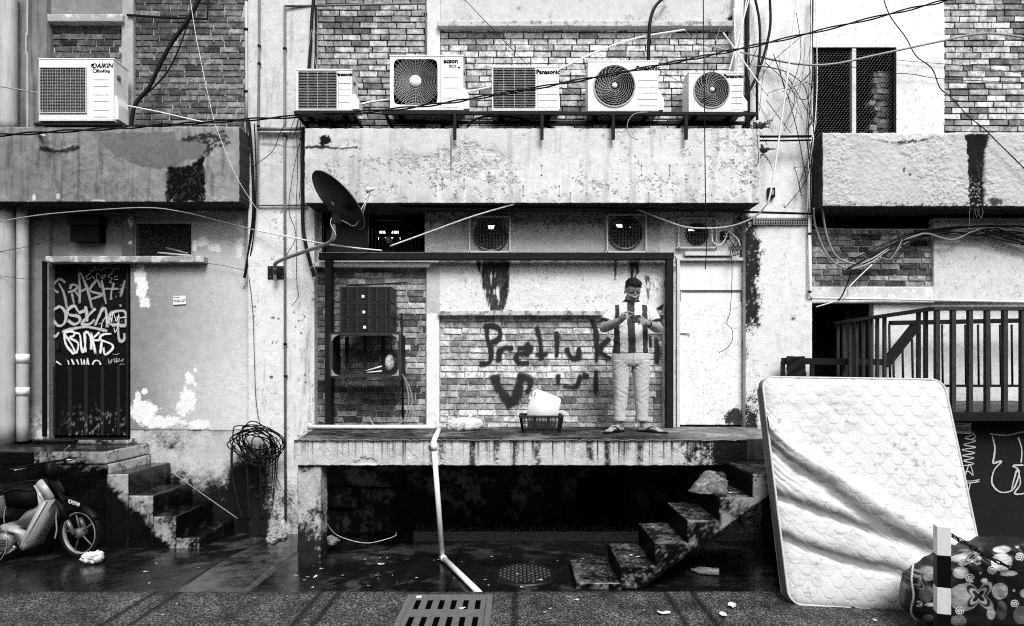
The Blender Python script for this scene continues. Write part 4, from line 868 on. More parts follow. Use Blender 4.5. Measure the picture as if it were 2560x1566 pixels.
def t_stairR(V, N, a):
    u, v, w = V[:, 0] * 100, V[:, 2] * 100, V[:, 1] * 100; f = fbm(u + w, v + w * .5, 18, 5, 321)
    t = .003 + .010 * f; t = np.where(N[:, 2] > .6, .012 + .16 * mould(u, w, -.03, 322, 16, .10), t)
    fr_ = .008 + .26 * mould(u, v, -.08 + .10 * sstep(.2, .6, V[:, 2]), 323, 20, .08)
    return np.where(N[:, 1] < -.5, fr_, t)
YS0, YS1 = -2.24, -1.535
xf = [.90, 1.20, 1.48, 1.755, 2.045, 2.335]; zs = [.20, .40, .60, .80, 1.0]
under = lambda x: max(.0, .004 + (x - 1.10) * .745)
for i in range(5):
    x0, x1, z1 = xf[i], xf[i + 1] + (.02 if i < 4 else 0), zs[i]; u0, u1 = under(x0), min(under(x1), z1 - .05)
    poly = [(x0, z1), (x1, z1), (x1, u1), (x0, u0)] if i else [(x0, z1), (x1, z1), (x1, u1), (1.10, .0), (x0, .0)]
    concrete_prism('step', poly, YS0 - .002 * i, YS1, stairR, t_stairR, 'damp_concrete', seed=41 + i, wob=.008, res=.014)
concrete_block('step', [(.52, YS0 + .02), (.91, YS0), (.91, YS1), (.52, YS1 - .05)], -.05, .055, stairR, t_stairR, seed=50)
concrete_block('top_landing', [(2.335, YS0), (3.35, YS0), (3.35, -1.34), (2.335, -1.535)], .78, 1.0, stairR, t_stairR, seed=51)
concrete_block('landing_base', [(2.9, -1.95), (3.3, -1.95), (3.3, -.3), (2.9, -.3)], -.1, .78, stairR, t_stairR, seed=52)

# ------------------------------------------------------------------ air conditioners
def plate_hole(b, x0, x1, z0, z1, cx, cz, rf, Y, depth, n=64):
    """front plate with an opening whose radius is rf(angle), and the tube behind it"""
    angs = sorted(set([2 * math.pi * k / n for k in range(n)] + [math.atan2(z - cz, x - cx) % (2 * math.pi) for x in (x0, x1) for z in (z0, z1)]))
    inn, out, back = [], [], []
    for a in angs:
        c, s_ = math.cos(a), math.sin(a); r = rf(a); inn.append((cx + r * c, Y, cz + r * s_)); back.append((cx + r * c, Y + depth, cz + r * s_))
        t = min([((x1 - cx) / c if c > 1e-9 else (x0 - cx) / c if c < -1e-9 else 1e9), ((z1 - cz) / s_ if s_ > 1e-9 else (z0 - cz) / s_ if s_ < -1e-9 else 1e9)]); out.append((cx + t * c, Y, cz + t * s_))
    m = len(angs); b.add(inn + out, [(i, (i + 1) % m, m + (i + 1) % m, m + i) for i in range(m)]); b.tubepart = (inn + back, [(i, m + i, m + (i + 1) % m, (i + 1) % m) for i in range(m)])
    return back
def ac_unit(label, x0, x1, y0, y1, style, fan, brand=None, Y=-.45, depth=.27, rot=0.0, cover=12, lines=(), sub=None):
    s = S(Y); c = W((x0 + x1) / 2, y1, Y); root = empty('air_conditioner', label, 'air conditioner', c, 'air conditioner outdoor units on the facade')
    X0, X1, Z0, Z1 = WX(x0, Y), WX(x1, Y), WZ(y1, Y) + .012, WZ(y0, Y); fx, fy, fw, fh = fan; FX, FZ = WX(fx, Y), WZ(fy, Y); FW, FH = fw / s, fh / s
    if style in ('slat', 'grid'): rf = lambda a: 1 / max(abs(math.cos(a)) / FW, abs(math.sin(a)) / FH)
    elif style == 'round': rf = lambda a: 1 / (((abs(math.cos(a)) / FW) ** 10 + (abs(math.sin(a)) / FH) ** 10) ** .1)
    else: rf = lambda a: FW
    b = MB(); back = plate_hole(b, X0, X1, Z0, Z1, FX, FZ, rf, Y, .10)
    b.add([(X0, Y, Z0), (X1, Y, Z0), (X1, Y, Z1), (X0, Y, Z1), (X0, Y + depth, Z0), (X1, Y + depth, Z0), (X1, Y + depth, Z1), (X0, Y + depth, Z1)], [(0, 4, 5, 1), (1, 5, 6, 2), (2, 6, 7, 3), (3, 7, 4, 0), (4, 7, 6, 5)])
    b.build('cabinet', 'white_plastic', root)
    t = MB(); t.bbox(X0 - .006, X1 + .006, Y - .006, Y + depth + .004, Z1 - .002, Z1 + .014, .004); t.build('top_cover', 'white_plastic', root)
    f = MB(); f.bbox(X0 - .002, X1 + .002, Y - .004, Y + depth, Z0 - .012, Z0 + .012, .003); f.build('base_pan', 'dirty_white', root)
    d = MB(); d.add(back, [tuple(range(len(back)))]); d.add(*b.tubepart); d.build('fan_cavity', mat('cavity', .005, .9, noise=.1, bump=0, spec=.03), root)
    # fan behind the guard
    p = MB(); R = min(FW, FH) * .88
    for k in range(3):
        a0 = k * 2.094 + .5; pts = []
        for i in range(7):
            a = a0 + i * .22; pts.append([(FX + rr_ * math.cos(a), Y + .075 - .05 * i / 6 + 0 * rr_, FZ + rr_ * math.sin(a)) for rr_ in (R * .25, R * .7, R)])
        for i in range(6):
            for j in range(2): p.add([pts[i][j], pts[i + 1][j], pts[i + 1][j + 1], pts[i][j + 1]], [(0, 1, 2, 3)])
    p.lathe([(R * .28, .03), (R * .24, 0), (.001, 0)], (FX, Y + .04, FZ), Vector((0, 1, 0)), 16); fb = p.build('fan', mat('fan_plastic', .010, .5, bump=0, spec=.1), root)
    g = MB(); yg = Y - .006; gr = .0017
    if style == 'slat':
        nsl = 24
        for i in range(nsl + 1):
            z = FZ - FH + 2 * FH * i / nsl; g.box(FX - FW, FX + FW, yg - .001, yg + .0015, z - .0014, z + .0014)
        for i in range(5):
            x = FX - FW + 2 * FW * i / 4; g.box(x - .0022, x + .0022, yg + .002, yg + .004, FZ - FH, FZ + FH)
    elif style == 'grid':
        for i in range(31):
            z = FZ - FH + 2 * FH * i / 30; g.box(FX - FW, FX + FW, yg - .001, yg + .001, z - .0011, z + .0011)
        for i in range(19):
            x = FX - FW + 2 * FW * i / 18; g.box(x - .0011, x + .0011, yg - .003, yg - .001, FZ - FH, FZ + FH)
        g.box(FX - FW - .012, FX - FW, yg - .01, yg + .01, FZ - FH - .012, FZ + FH + .012); g.box(FX + FW, FX + FW + .012, yg - .01, yg + .01, FZ - FH - .012, FZ + FH + .012); g.box(FX - FW, FX + FW, yg - .01, yg + .01, FZ - FH - .012, FZ - FH); g.box(FX - FW, FX + FW, yg - .01, yg + .01, FZ + FH, FZ + FH + .012)
    elif style == 'round':
        for i in range(4, 17):
            r_ = FW * 1.08 * i / 16; pts = []
            for k in range(48):
                a = 2 * math.pi * k / 48; q = min(r_, rf(a) * .985); pts.append((FX + q * math.cos(a), yg - .012 * (1 - i / 17), FZ + q * math.sin(a)))
            g.tube(pts, gr, 3, closed=True, smooth=False)
        for k in range(44):
            a = 2 * math.pi * k / 44; g.tube([(FX + FW * .22 * math.cos(a), yg - .010, FZ + FW * .22 * math.sin(a)), (FX + rf(a) * .97 * math.cos(a), yg, FZ + rf(a) * .97 * math.sin(a))], gr * .8, 3, False, False)
    else:
        for i in range(3, 11):
            r_ = FW * .99 * i / 10; g.tube([(FX + r_ * math.cos(2 * math.pi * k / 48), yg - .014 * (1 - (i / 10) ** 2), FZ + r_ * math.sin(2 * math.pi * k / 48)) for k in range(48)], gr, 3, closed=True, smooth=False)
        for k in range(24):
            a = 2 * math.pi * k / 24; g.tube([(FX + FW * (.2 + .79 * t_) * math.cos(a - .9 * t_), yg - .013 * (1 - t_ ** 2), FZ + FW * (.2 + .79 * t_) * math.sin(a - .9 * t_)) for t_ in (0, .2, .4, .6, .8, 1)], gr * 1.1, 3, False, False)
        rg = MB(); rg.lathe([(FW * 1.0, .004), (FW * 1.02, -.012), (FW * 1.06, -.012), (FW * 1.08, .002)], (FX, Y - .001, FZ), Vector((0, 1, 0)), 48); rg.build('guard_ring', 'guard_wire', root)
    go = g.build('fan_guard', 'guard_wire', root); go['kind'] = 'stuff'
    if style in ('round', 'spiral'):
        hb = MB(); hr = FW * (.27 if style == 'round' else .14); hb.lathe([(hr, 0), (hr * .96, -.008), (.001, -.010)], (FX, yg - .012, FZ), Vector((0, 1, 0)), 28); hb.build('guard_hub', 'white_plastic', root)
    # seams, pressed lines, lettering
    xs_ = FX + FW + .022 if style != 'spiral' else None
    if xs_ and style != 'round': q = MB(); q.box(xs_ - .0018, xs_ + .0018, Y - .002, Y + .004, Z0 + .012, Z1 - .004); q.build('seam', 'ink_grey', root)
    if style == 'round': q = MB(); q.box(WX(1101, Y) - .0018, WX(1101, Y) + .0018, Y - .002, Y + .004, Z0 + .012, Z1 - .004); q.build('seam', 'ink_grey', root)
    for (a, c_, y) in lines: q = MB(); q.box(WX(a, Y), WX(c_, Y), Y - .0025, Y + .003, WZ(y, Y) - .0022, WZ(y, Y) + .0022); q.build('pressed_line', 'ink_grey', root)
    if brand:
        for (tx, cx_, cy_, sz, bold, sh) in brand: text('lettering', tx, sz, W(cx_, cy_, Y - .003), 'ink', root, bold, sh)
    if cover:
        v = MB(); h_ = (Z1 - Z0); v.prism([(X1, Z0 + .02), (X1 + cover / s, Z0 + .02), (X1 + cover / s, Z0 + h_ * .28), (X1 + cover / s * .3, Z0 + h_ * .42), (X1, Z0 + h_ * .42)], Y + .03, Y + depth * .8); v.build('valve_cover', 'white_plastic', root)
        v = MB(); v.bbox(X1, X1 + .018, Y + .05, Y + .11, Z0 + h_ * .72, Z0 + h_ * .78, .003); v.build('side_handle', 'ink_grey', root)
    for fx_ in (X0 + .10, X1 - .12): q = MB(); q.bbox(fx_ - .03, fx_ + .03, Y + .0, Y + depth, Z0 - .028, Z0 - .011, .003); q.build('foot', 'rust_steel', root)
    return root
PAN = lambda x, y, sz=.052: [('Panasonic', x, y, sz * 1.12, .0028, 0)]
acL = ac_unit('boxy air conditioner with a grid grille, alone above the dark left parapet', 97, 284, 149, 303, 'grid', (158.5, 226.5, 57, 55), [('DAIKIN', 256, 165, .072, .0016, .25), ('EcoKing', 258, 178, .046, .0012, .1)], Y=-.43, cover=8)
for i, y in enumerate((193.5, 210.5, 231.5, 248, 270, 286.5)):
    q = MB(); q.bbox(WX(233, -.436), WX(271, -.436), -.436, -.428, WZ(y + 6.5, -.43), WZ(y - 6.5, -.43), .003); q.build('pressed_panel', 'white_plastic', acL)
q = MB(); q.prism([(WX(228, -.434), WZ(160, -.434)), (WX(236, -.434), WZ(160, -.434)), (WX(228, -.434), WZ(168, -.434))], -.4345, -.432); q.build('logo_mark', 'ink', acL)
q = MB(); q.lathe([(.026, 0), (.018, -.002)], W(237, 177, -.432), Vector((0, 1, 0)), 20); q.build('logo_mark', 'ink', acL)
ac_unit('small air conditioner with slatted grille, leftmost of the five over the pale ledge', 741, 880, 176, 277, 'slat', (794, 226, 48, 47), PAN(860, 186.5, .046), Y=-.43, cover=16, lines=[(846, 876, 209), (846, 876, 225), (846, 876, 240), (846, 876, 256)])
acA = ac_unit('large air conditioner with concentric round grille in a square opening, second from left', 975, 1158, 141, 276, 'round', (1039, 205, 55, 57), [('acson', 1127, 153, .072, .003, 0), ('ECO', 1132, 166, .042, .001, 0)], Y=-.45, cover=14, lines=[])
for (y0, y1) in ((173, 195), (198, 221), (224, 246), (249, 270)): q = MB(); q.bbox(WX(1107, -.452), WX(1146, -.452), -.455, -.445, WZ(y1, -.45), WZ(y0, -.45), .006); q.build('pressed_panel', 'white_plastic', acA)
q = MB(); q.box(WX(1144, -.452), WX(1150, -.452), -.454, -.449, WZ(171, -.45), WZ(168, -.45)); q.build('rating_mark', 'ink', acA)
ac_unit('air conditioner with dark slatted grille in the middle of the row of five', 1230, 1397, 168, 278, 'slat', (1286, 221, 53, 50), PAN(1370, 180.5, .062), Y=-.45, cover=3, lines=[(1345, 1392, 203), (1345, 1392, 220), (1345, 1392, 236), (1345, 1392, 252), (1345, 1392, 268)])
ac_unit('large air conditioner with spiral round grille, fourth of the row, black hose above', 1470, 1646, 155, 279, 'spiral', (1536, 216, 50, 50), PAN(1620, 171, .062), Y=-.45, cover=15, lines=[(1594, 1643, 202), (1594, 1643, 218), (1594, 1643, 233), (1594, 1643, 249), (1594, 1643, 265)])
ac_unit('small air conditioner with spiral round grille, rightmost of the row', 1722, 1858, 183, 281, 'spiral', (1779, 226, 43, 43), PAN(1834, 191, .052), Y=-.45, cover=13, lines=[(1828, 1855, 214), (1828, 1855, 229.5), (1828, 1855, 244.5), (1828, 1855, 259.5), (1828, 1855, 275)])
# steel racks
rk = empty('steel_rack', 'long dark steel angle rack carrying four air conditioners over the ledge', 'rack', W(1420, 300, -.3))
for y, Yb in ((283, -.46), (283, -.20)): b = MB(); b.bar(W(956, y, Yb) if Yb < -.4 else Vector((WX(956, -.46), Yb, WZ(283, -.46))), W(1892, y + 3, Yb) if Yb < -.4 else Vector((WX(1892, -.46), Yb, WZ(286, -.46))), .035, .035); b.build('rail', 'rust_steel', rk)
for x in (965, 1137, 1355, 1533, 1715, 1885):
    b = MB(); zx = WX(x, -.46); b.bar((zx, -.46, WZ(284, -.46) - .02), (zx, -.02, WZ(284, -.46) - .02), .03, .03); b.build('crossbar', 'rust_steel', rk)
for x in (1137, 1355, 1533, 1715):
    b = MB(); b.bar(W(x, 286, -.465), W(x, 349, -.465), .036, .036); b.build('hanger', 'rust_steel', rk)
rk2 = empty('steel_rack', 'short dark steel bracket under the leftmost air conditioner of the row', 'rack', W(800, 290, -.3))
for Yb in (-.45, -.18):
    b = MB(); b.bar((WX(736, -.45), Yb, WZ(283, -.45)), (WX(888, -.45), Yb, WZ(283, -.45)), .035, .035); b.build('rail', 'rust_steel', rk2)
for x in (745, 815, 885): b = MB(); zx = WX(x, -.45); b.bar((zx, -.45, WZ(285, -.45) - .02), (zx, -.02, WZ(285, -.45) - .02), .03, .03); b.build('crossbar', 'rust_steel', rk2)
rk3 = empty('steel_rack', 'dark bracket holding the lone air conditioner on the left parapet', 'rack', W(190, 312, -.3))
for Yb in (-.40, -.2): b = MB(); b.bar((WX(82, -.43), Yb, WZ(309, -.43)), (WX(300, -.43), Yb, WZ(309, -.43)), .04, .03); b.build('rail', 'rust_steel', rk3)
for x in (110, 270): b = MB(); zx = WX(x, -.43); b.bar((zx, -.41, WZ(312, -.43)), (zx, 0, WZ(312, -.43)), .03, .03); b.build('crossbar', 'rust_steel', rk3)

# ------------------------------------------------------------------ exhaust fans in the wall
def wall_fan(label, x0, x1, y0, y1, cx, cy, r, blades=True, frame='dirty_white', a0=.3):
    root = empty('exhaust_fan', label, 'fan', W((x0 + x1) / 2, y1, -.05), 'exhaust fans set in the wall'); Y = -.04
    for (a, b_, c, d) in ((x0, x0 + 4, y0, y1), (x1 - 4, x1, y0, y1), (x0, x1, y0, y0 + 3.5), (x0 - 3, x1 + 2, y1 - 4, y1)):
        b = MB(); b.bbox(WX(a, Y), WX(b_, Y), Y - .02, Y + .035, WZ(d, Y), WZ(c, Y), .003); b.build('frame', frame, root)
    rg = MB(); rr_ = r / S(Y); rg.lathe([(rr_ * 1.0, .05), (rr_ * 1.0, .0), (rr_ * 1.09, -.004), (rr_ * 1.09, .03)], W(cx, cy, Y + .02), Vector((0, 1, 0)), 36); rg.build('ring', 'black_plastic', root)
    g = MB(); x = x0 + 4
    while x < x1 - 3: g.tube([W(x, y0 + 4, Y - .012), W(x, y1 - 4, Y - .012)], .0011, 3, False, False); x += 3.6
    y = y0 + 4
    while y < y1 - 3: g.tube([W(x0 + 4, y, Y - .014), W(x1 - 4, y, Y - .014)], .0011, 3, False, False); y += 3.6
    o = g.build('wire_mesh', mat('fan_mesh', .22, .6, noise=.3, bump=0), root); o['kind'] = 'stuff'
    if blades:
        c = W(cx, cy, .05); n = 4
        for k in range(n):
            p = MB(); pts = []
            for i in range(6):
                a = a0 + k * 2 * math.pi / n + i * .19; pts.append([(c.x + q * rr_ * math.cos(a), .05 + .05 * (i / 5), c.z + q * rr_ * math.sin(a)) for q in (.2, .6, .93)])
            for i in range(5):
                for j in range(2): p.add([pts[i][j], pts[i + 1][j], pts[i + 1][j + 1], pts[i][j + 1]], [(0, 1, 2, 3)])
            p.build('blade', 'black_plastic', root)
        h_ = MB(); h_.lathe([(.001, -.03), (rr_ * .24, -.03), (rr_ * .26, .05)], c, Vector((0, 1, 0)), 18); h_.build('hub', 'black_plastic', root)
        st = MB(); st.bar((c.x - rr_, .11, c.z + .01), (c.x + rr_, .11, c.z + .01), .02); st.build('strut', 'black_plastic', root)
    else:
        p = MB(); c = W(cx, cy, .06); p.box(-rr_ * .9, rr_ * .9, -.004, .004, -.012, .012, Matrix.Translation(c) @ Matrix.Rotation(-.55, 4, 'Y')); p.build('damper', 'black_plastic', root)
    return root
wall_fan('square framed exhaust fan, left of the two big ones above the dark beam', 1172, 1277, 541, 633, 1227, 588, 40)
wall_fan('square framed exhaust fan above the man, right of the two big ones', 1516, 1617, 536, 633, 1563, 583, 40, a0=.9)
wall_fan('small round vent behind mesh above the white door', 1694, 1792, 545, 622, 1743, 585, 26, False)
# small fan behind the grille on the left
pf = empty('exhaust_fan', 'small fan with pale hub behind the barred opening under the satellite dish', 'fan', W(972, 625, .1), 'exhaust fans set in the wall'); c = W(973, 602, .25)
for k in range(5):
    p = MB(); pts = [[(c.x + q * math.cos(k * 1.2566 + i * .2), .25 + .03 * i / 4, c.z + q * math.sin(k * 1.2566 + i * .2)) for q in (.03, .09, .14)] for i in range(5)]
    for i in range(4):
        for j in range(2): p.add([pts[i][j], pts[i + 1][j], pts[i + 1][j + 1], pts[i][j + 1]], [(0, 1, 2, 3)])
    p.build('blade', 'black_plastic', pf)
p = MB(); p.lathe([(.001, -.03), (.045, -.03), (.045, .05)], c, Vector((0, 1, 0)), 18); p.build('motor_cap', 'dirty_white', pf)
p = MB(); p.bar(c, (c.x, .25, WZ(632, .05)), .02); p.build('stand', 'black_plastic', pf)

# ------------------------------------------------------------------ satellite dish
ds = empty('satellite_dish', 'dark satellite dish on a bent pipe arm fixed to the pale pier', 'satellite dish', W(690, 690, PC))
dc = W(841, 507, -.78); ax = Vector((.60, .40, .70)).normalized(); Rd = 172 / S(-.78) / 2
b = MB(); prof = [(Rd * math.sqrt(i / 12), .13 * Rd * 2 * (i / 12) * .5) for i in range(13)]
prof[0] = (.001, 0); b.lathe([(r_, h_ - .02) for r_, h_ in prof] + [(Rd * 1.012, prof[-1][1] - .02 + .004), (Rd * 1.0, prof[-1][1] + .004 - .02 + .006)] + [(r_ * .985, h_ - .012) for r_, h_ in prof[::-1]], dc, ax, 48); b.build('reflector', mat('dish_paint', .010, .5, noise=.35, bump=.05, spec=.08), ds)
b = MB(); b.lathe([(Rd * 1.0, .0), (Rd * 1.02, .006), (Rd * 1.0, .012)], dc + ax * (.13 * Rd - .02 - .003), ax, 48); b.build('rim', 'grey_metal', ds)
bk = dc - ax * .03
b = MB(); b.bbox(-.05, .05, -.03, .03, -.06, .06, .006, Matrix.Translation(W(843, 548, -.80))); b.build('clamp', 'rust_steel', ds)
b = MB(); b.tube(catmull([W(688, 702, -.20), W(688, 672, -.22), W(694, 655, -.28), (W(760, 630, -.45)), W(812, 612, -.7), W(830, 600, -.78), W(835, 578, -.80), W(835, 545, -.80)], 8), .021, 12); b.build('arm_pipe', 'grey_metal', ds)
b = MB(); b.bbox(WX(670, PC), WX(711, PC), PC - .014, PC, WZ(698, PC), WZ(666, PC), .003); b.build('wall_plate', 'rust_steel', ds)
b = MB(); b.bar(W(688, 680, PC - .01), W(688, 680, -.24), .04); b.build('bracket', 'rust_steel', ds)
for x in (675, 706):
    for y in (671, 693): b = MB(); b.cyl(W(x, y, PC - .012), W(x, y, PC - .03), .008, 6); b.build('bolt', 'grey_metal', ds)
b = MB(); b.tube([W(903, 548, -.74), W(912, 517, -.72), W(926, 478, -.66)], .008, 8); b.build('feed_arm', 'grey_metal', ds)
b = MB(); b.lathe([(.001, -.03), (.032, -.03), (.034, .0), (.02, .03), (.016, .07), (.001, .07)], W(921, 475, -.66), Vector((1, .2, .25)), 14); b.build('receiver_head', 'dirty_white', ds)
b = MB(); b.tube(catmull([W(921, 478, -.66), W(918, 500, -.7), W(905, 520, -.75), W(900, 545, -.77), W(885, 565, -.79), W(862, 555, -.8), W(840, 545, -.8), W(828, 548, -.83), W(828, 565, -.83), W(840, 590, -.83), W(825, 610, -.75)], 6), .004, 5); b.build('feed_cable', 'white_cable', ds)
b = MB(); b.box(-.014, .014, -.003, .003, -.014, .014, Matrix.Translation(W(833, 509, -.80) - ax * .006) @ ax.to_track_quat('Y', 'Z').to_matrix().to_4x4() @ Matrix.Rotation(.8, 4, 'Y')); b.build('sticker', 'paper', ds)
# ------------------------------------------------------------------ sculpting helpers
def voxel(b, size, smooth=3, name='m'):
    me = b.mesh(name); o = bpy.data.objects.new('tmp', me); COL.objects.link(o)
    m = o.modifiers.new('r', 'REMESH'); m.mode = 'VOXEL'; m.voxel_size = size; m.use_smooth_shade = True
    s = o.modifiers.new('s', 'SMOOTH'); s.iterations = smooth; s.factor = .5
    bpy.context.view_layer.update(); out = bpy.data.meshes.new_from_object(o.evaluated_get(bpy.context.evaluated_depsgraph_get())); bpy.data.objects.remove(o); out.name = name
    out.polygons.foreach_set('use_smooth', np.ones(len(out.polygons), bool)); return out
def normals_np(me):
    a = np.empty(len(me.vertices) * 3, np.float32); me.vertices.foreach_get('normal', a); return a.reshape(-1, 3).astype(float)
def put(me, V): me.vertices.foreach_set('co', V.astype(np.float32).ravel()); me.update()
def chain(b, pts, rad, n=12):
    """capsule chain: tapered tube with ball joints"""
    for p, r_ in zip(pts, rad): b.ellipsoid(p, r_, nu=n, nv=8)
    b.tube(pts, list(rad), n)
def loft(b, secs, n=24):
    vs_ = []; fs = []
    for (cx, cy, cz, rx, ry) in secs:
        for k in range(n):
            a = 2 * math.pi * k / n; c, s_ = math.cos(a), math.sin(a); e = .85
            vs_.append((cx + rx * math.copysign(abs(c) ** e, c), cy + ry * math.copysign(abs(s_) ** e, s_), cz))
    m = len(secs)
    for i in range(m - 1):
        for k in range(n): fs.append((i * n + k, i * n + (k + 1) % n, (i + 1) * n + (k + 1) % n, (i + 1) * n + k))
    fs += [tuple(range(n))[::-1], tuple((m - 1) * n + k for k in range(n))]; b.add(vs_, fs, True)

# ------------------------------------------------------------------ the man with the phone
MX, MY, MZ = (1577 - VPX) / 222.0, -.66, 1.203
man = empty('person', 'man in a striped football shirt and pale jeans looking down at his phone', 'person', (MX, MY, MZ))
TM = Matrix.Translation((MX, MY, MZ)) @ Matrix.Diagonal((1.07, 1.04, 1, 1))
def man_part(name, me, m, parent=None):
    me.transform(TM); o = link(name, me, m); return adopt(o, parent or man)
HEAD = Matrix.Translation((.008, -.055, 1.565)) @ Matrix.Rotation(.10, 4, 'Z') @ Matrix.Rotation(.50, 4, 'X') @ Matrix.Rotation(.03, 4, 'Y')
b = MB(); H3 = HEAD.to_3x3()
def he(c, r_): b.ellipsoid(HEAD @ Vector(c), r_, H3, 20, 14)
he((0, .012, .05), (.078, .097, .088)); he((0, -.022, -.03), (.064, .070, .075)); he((0, -.066, -.088), (.030, .026, .022)); he((0, -.035, -.07), (.052, .052, .035))
for s_ in (-1, 1):
    he((s_ * .036, -.058, -.016), (.029, .031, .030)); he((s_ * .031, -.076, .034), (.028, .013, .010)); he((s_ * .077, .010, -.002), (.010, .018, .030)); he((s_ * .040, -.045, -.055), (.024, .035, .034))
he((0, -.094, .005), (.012, .018, .032)); he((0, -.106, -.020), (.016, .018, .014)); he((.013, -.098, -.024), (.010, .012, .009)); he((-.013, -.098, -.024), (.010, .012, .009))
he((0, -.088, -.052), (.025, .014, .008)); he((0, -.086, -.063), (.022, .014, .008)); he((0, -.06, .06), (.06, .035, .045))
chain(b, [Vector((.004, .0, 1.50)), Vector((0, .012, 1.42))], [.066, .078])
loft(b, [(0, .01, 1.36, .17, .09), (0, .01, 1.42, .15, .085), (0, .01, 1.455, .085, .07), (0, .008, 1.475, .07, .066)])
# arms
SL, EL, WL = Vector((-.190, .0, 1.370)), Vector((-.287, -.045, 1.165)), Vector((-.150, -.255, 1.232))
SR, ER, WR = Vector((.190, .0, 1.370)), Vector((.272, -.05, 1.160)), Vector((.125, -.25, 1.196))
for a_, e_, w_ in ((SL, EL, WL), (SR, ER, WR)):
    chain(b, [a_, a_.lerp(e_, .5), e_], [.050, .054, .052]); chain(b, [e_, e_.lerp(w_, .35), e_.lerp(w_, .75), w_], [.053, .056, .042, .031])
def finger(pts, r0=.0098, r1=.0078): n = len(pts); chain(b, [Vector(p) for p in pts], [r0 + (r1 - r0) * i / (n - 1) for i in range(n)], 8)
chain(b, [WL, Vector((-.130, -.285, 1.262)), Vector((-.126, -.300, 1.286))], [.030, .036, .030])
for i in range(4):
    z = 1.304 - .0195 * i
    if i == 0: finger([(-.128, -.305, z), (-.100, -.335, z + .014), (-.062, -.348, z + .004), (-.032, -.350, z - .010)])
    else: finger([(-.138 + .004 * i, -.312, z), (-.112, -.345, z + .004), (-.086, -.345, z - .004), (-.088, -.322, z - .010)])
finger([(-.108, -.290, 1.248), (-.080, -.322, 1.262), (-.052, -.340, 1.276)], .0115, .009)
chain(b, [WR, Vector((.090, -.285, 1.204)), Vector((.078, -.298, 1.212))], [.030, .037, .033])
for i in range(4):
    z = 1.243 - .0195 * i; finger([(.078, -.305, z), (.058, -.345, z + .003), (.030, -.352, z + .002), (.012, -.340, z)])
finger([(.082, -.280, 1.236), (.060, -.305, 1.262), (.030, -.318, 1.268)], .0115, .009)
chain(b, [Vector((0, .01, 1.40)), Vector((0, .0, 1.1)), Vector((0, .01, .84))], [.085, .10, .09])
for hx_ in (-1, 1): chain(b, [Vector((hx_ * .06, .01, .84)), Vector((hx_ * .105, .0, .48)), Vector((hx_ * .112, .006, .24))], [.07, .05, .045])
# lower legs and feet
FEET = []
for sx_, ax_, tx_ in ((-1, -.128, -.262), (1, .135, .290)):
    A = Vector((ax_, .0, .075)); T_ = Vector((tx_, -.135, .022)); d = (T_ - A); d.z = 0; d.normalize(); heel = A - d * .045 + Vector((0, 0, -.045)); side = Vector((-d.y, d.x, 0)); FEET.append((A, T_, d, side, heel))
    chain(b, [Vector((ax_ * .86, .01, .26)), Vector((ax_ * .97, .005, .13)), A], [.050, .040, .038])
    chain(b, [heel, A.lerp(T_, .45) + Vector((0, 0, .0)), A.lerp(T_, .8)], [.030, .034, .026])
    for k in range(5):
        o_ = (k - 2) * .0165; base = A.lerp(T_, .80) + side * o_ * .9; L_ = .05 - .006 * abs(k - (1 if sx_ < 0 else 3)); base.z = .030
        chain(b, [base, base + d * L_ + Vector((0, 0, -.010))], [.0125, .0095 + (.003 if k == (4 if sx_ < 0 else 0) else 0)], 8)
me = voxel(b, .0048, 2, 'body'); V = verts_np(me); inv = np.array(HEAD.inverted()); Hc = V @ inv[:3, :3].T + inv[:3, 3]
tone = np.full(len(V), .28); hd = (V[:, 2] > 1.40) & (np.abs(V[:, 0]) < .13)
hx, hy, hz = Hc[:, 0], Hc[:, 1], Hc[:, 2]; face = hd & (hy < -.03)
def fel(cx, cz, rx, rz): return face & (((np.abs(hx) - cx) / rx) ** 2 + ((hz - cz) / rz) ** 2 < 1)
tone[fel(.032, .010, .013, .0055)] = .07; tone[fel(.034, .031, .021, .005)] = .03; tone[face & (((hx) / .026) ** 2 + ((hz + .057) / .0035) ** 2 < 1)] = .02; tone[face & (((hx) / .024) ** 2 + ((hz + .065) / .007) ** 2 < 1)] = .12
beard = face & (hz < -.068) & (hz > -.12) & (np.abs(hx) < .05); tone[beard] = .16; tone[face & (np.abs(hx) < .028) & (np.abs(hz + .043) < .005)] = .14
tone[face & (((np.abs(hx) - .011) / .006) ** 2 + ((hz + .031) / .005) ** 2 < 1)] = .03
toes = V[:, 2] < .10; tone[toes] = .30
set_attr(me, 'tone', tone); body = man_part('body', me, 'tone_skin')
# hair
b = MB(); he((0, .022, .066), (.083, .098, .088)); he((0, -.045, .115), (.066, .05, .038)); he((0, .06, .02), (.074, .062, .07))
me = voxel(b, .006, 2, 'hair'); V = verts_np(me); N = normals_np(me); Hc = V @ inv[:3, :3].T + inv[:3, 3]
keep = (Hc[:, 2] > .068 - np.clip((Hc[:, 1] + .050) * 1.9, -.01, .15)) 
curl = fbm(Hc[:, 0] * 1000, Hc[:, 2] * 1000 + Hc[:, 1] * 700, 16, 3, 9) - .45
V = V + N * (curl * .030 * (Hc[:, 2] > .05))[:, None]; put(me, V)
bm = bmesh.new(); bm.from_mesh(me); bm.verts.ensure_lookup_table(); bmesh.ops.delete(bm, geom=[v for v in bm.verts if not keep[v.index]], context='VERTS'); bm.to_mesh(me); bm.free()
man_part('hair', me, mat('hair', .006, .45, noise=.5, nscale=80, bump=.8, bscale=250, spec=.3))
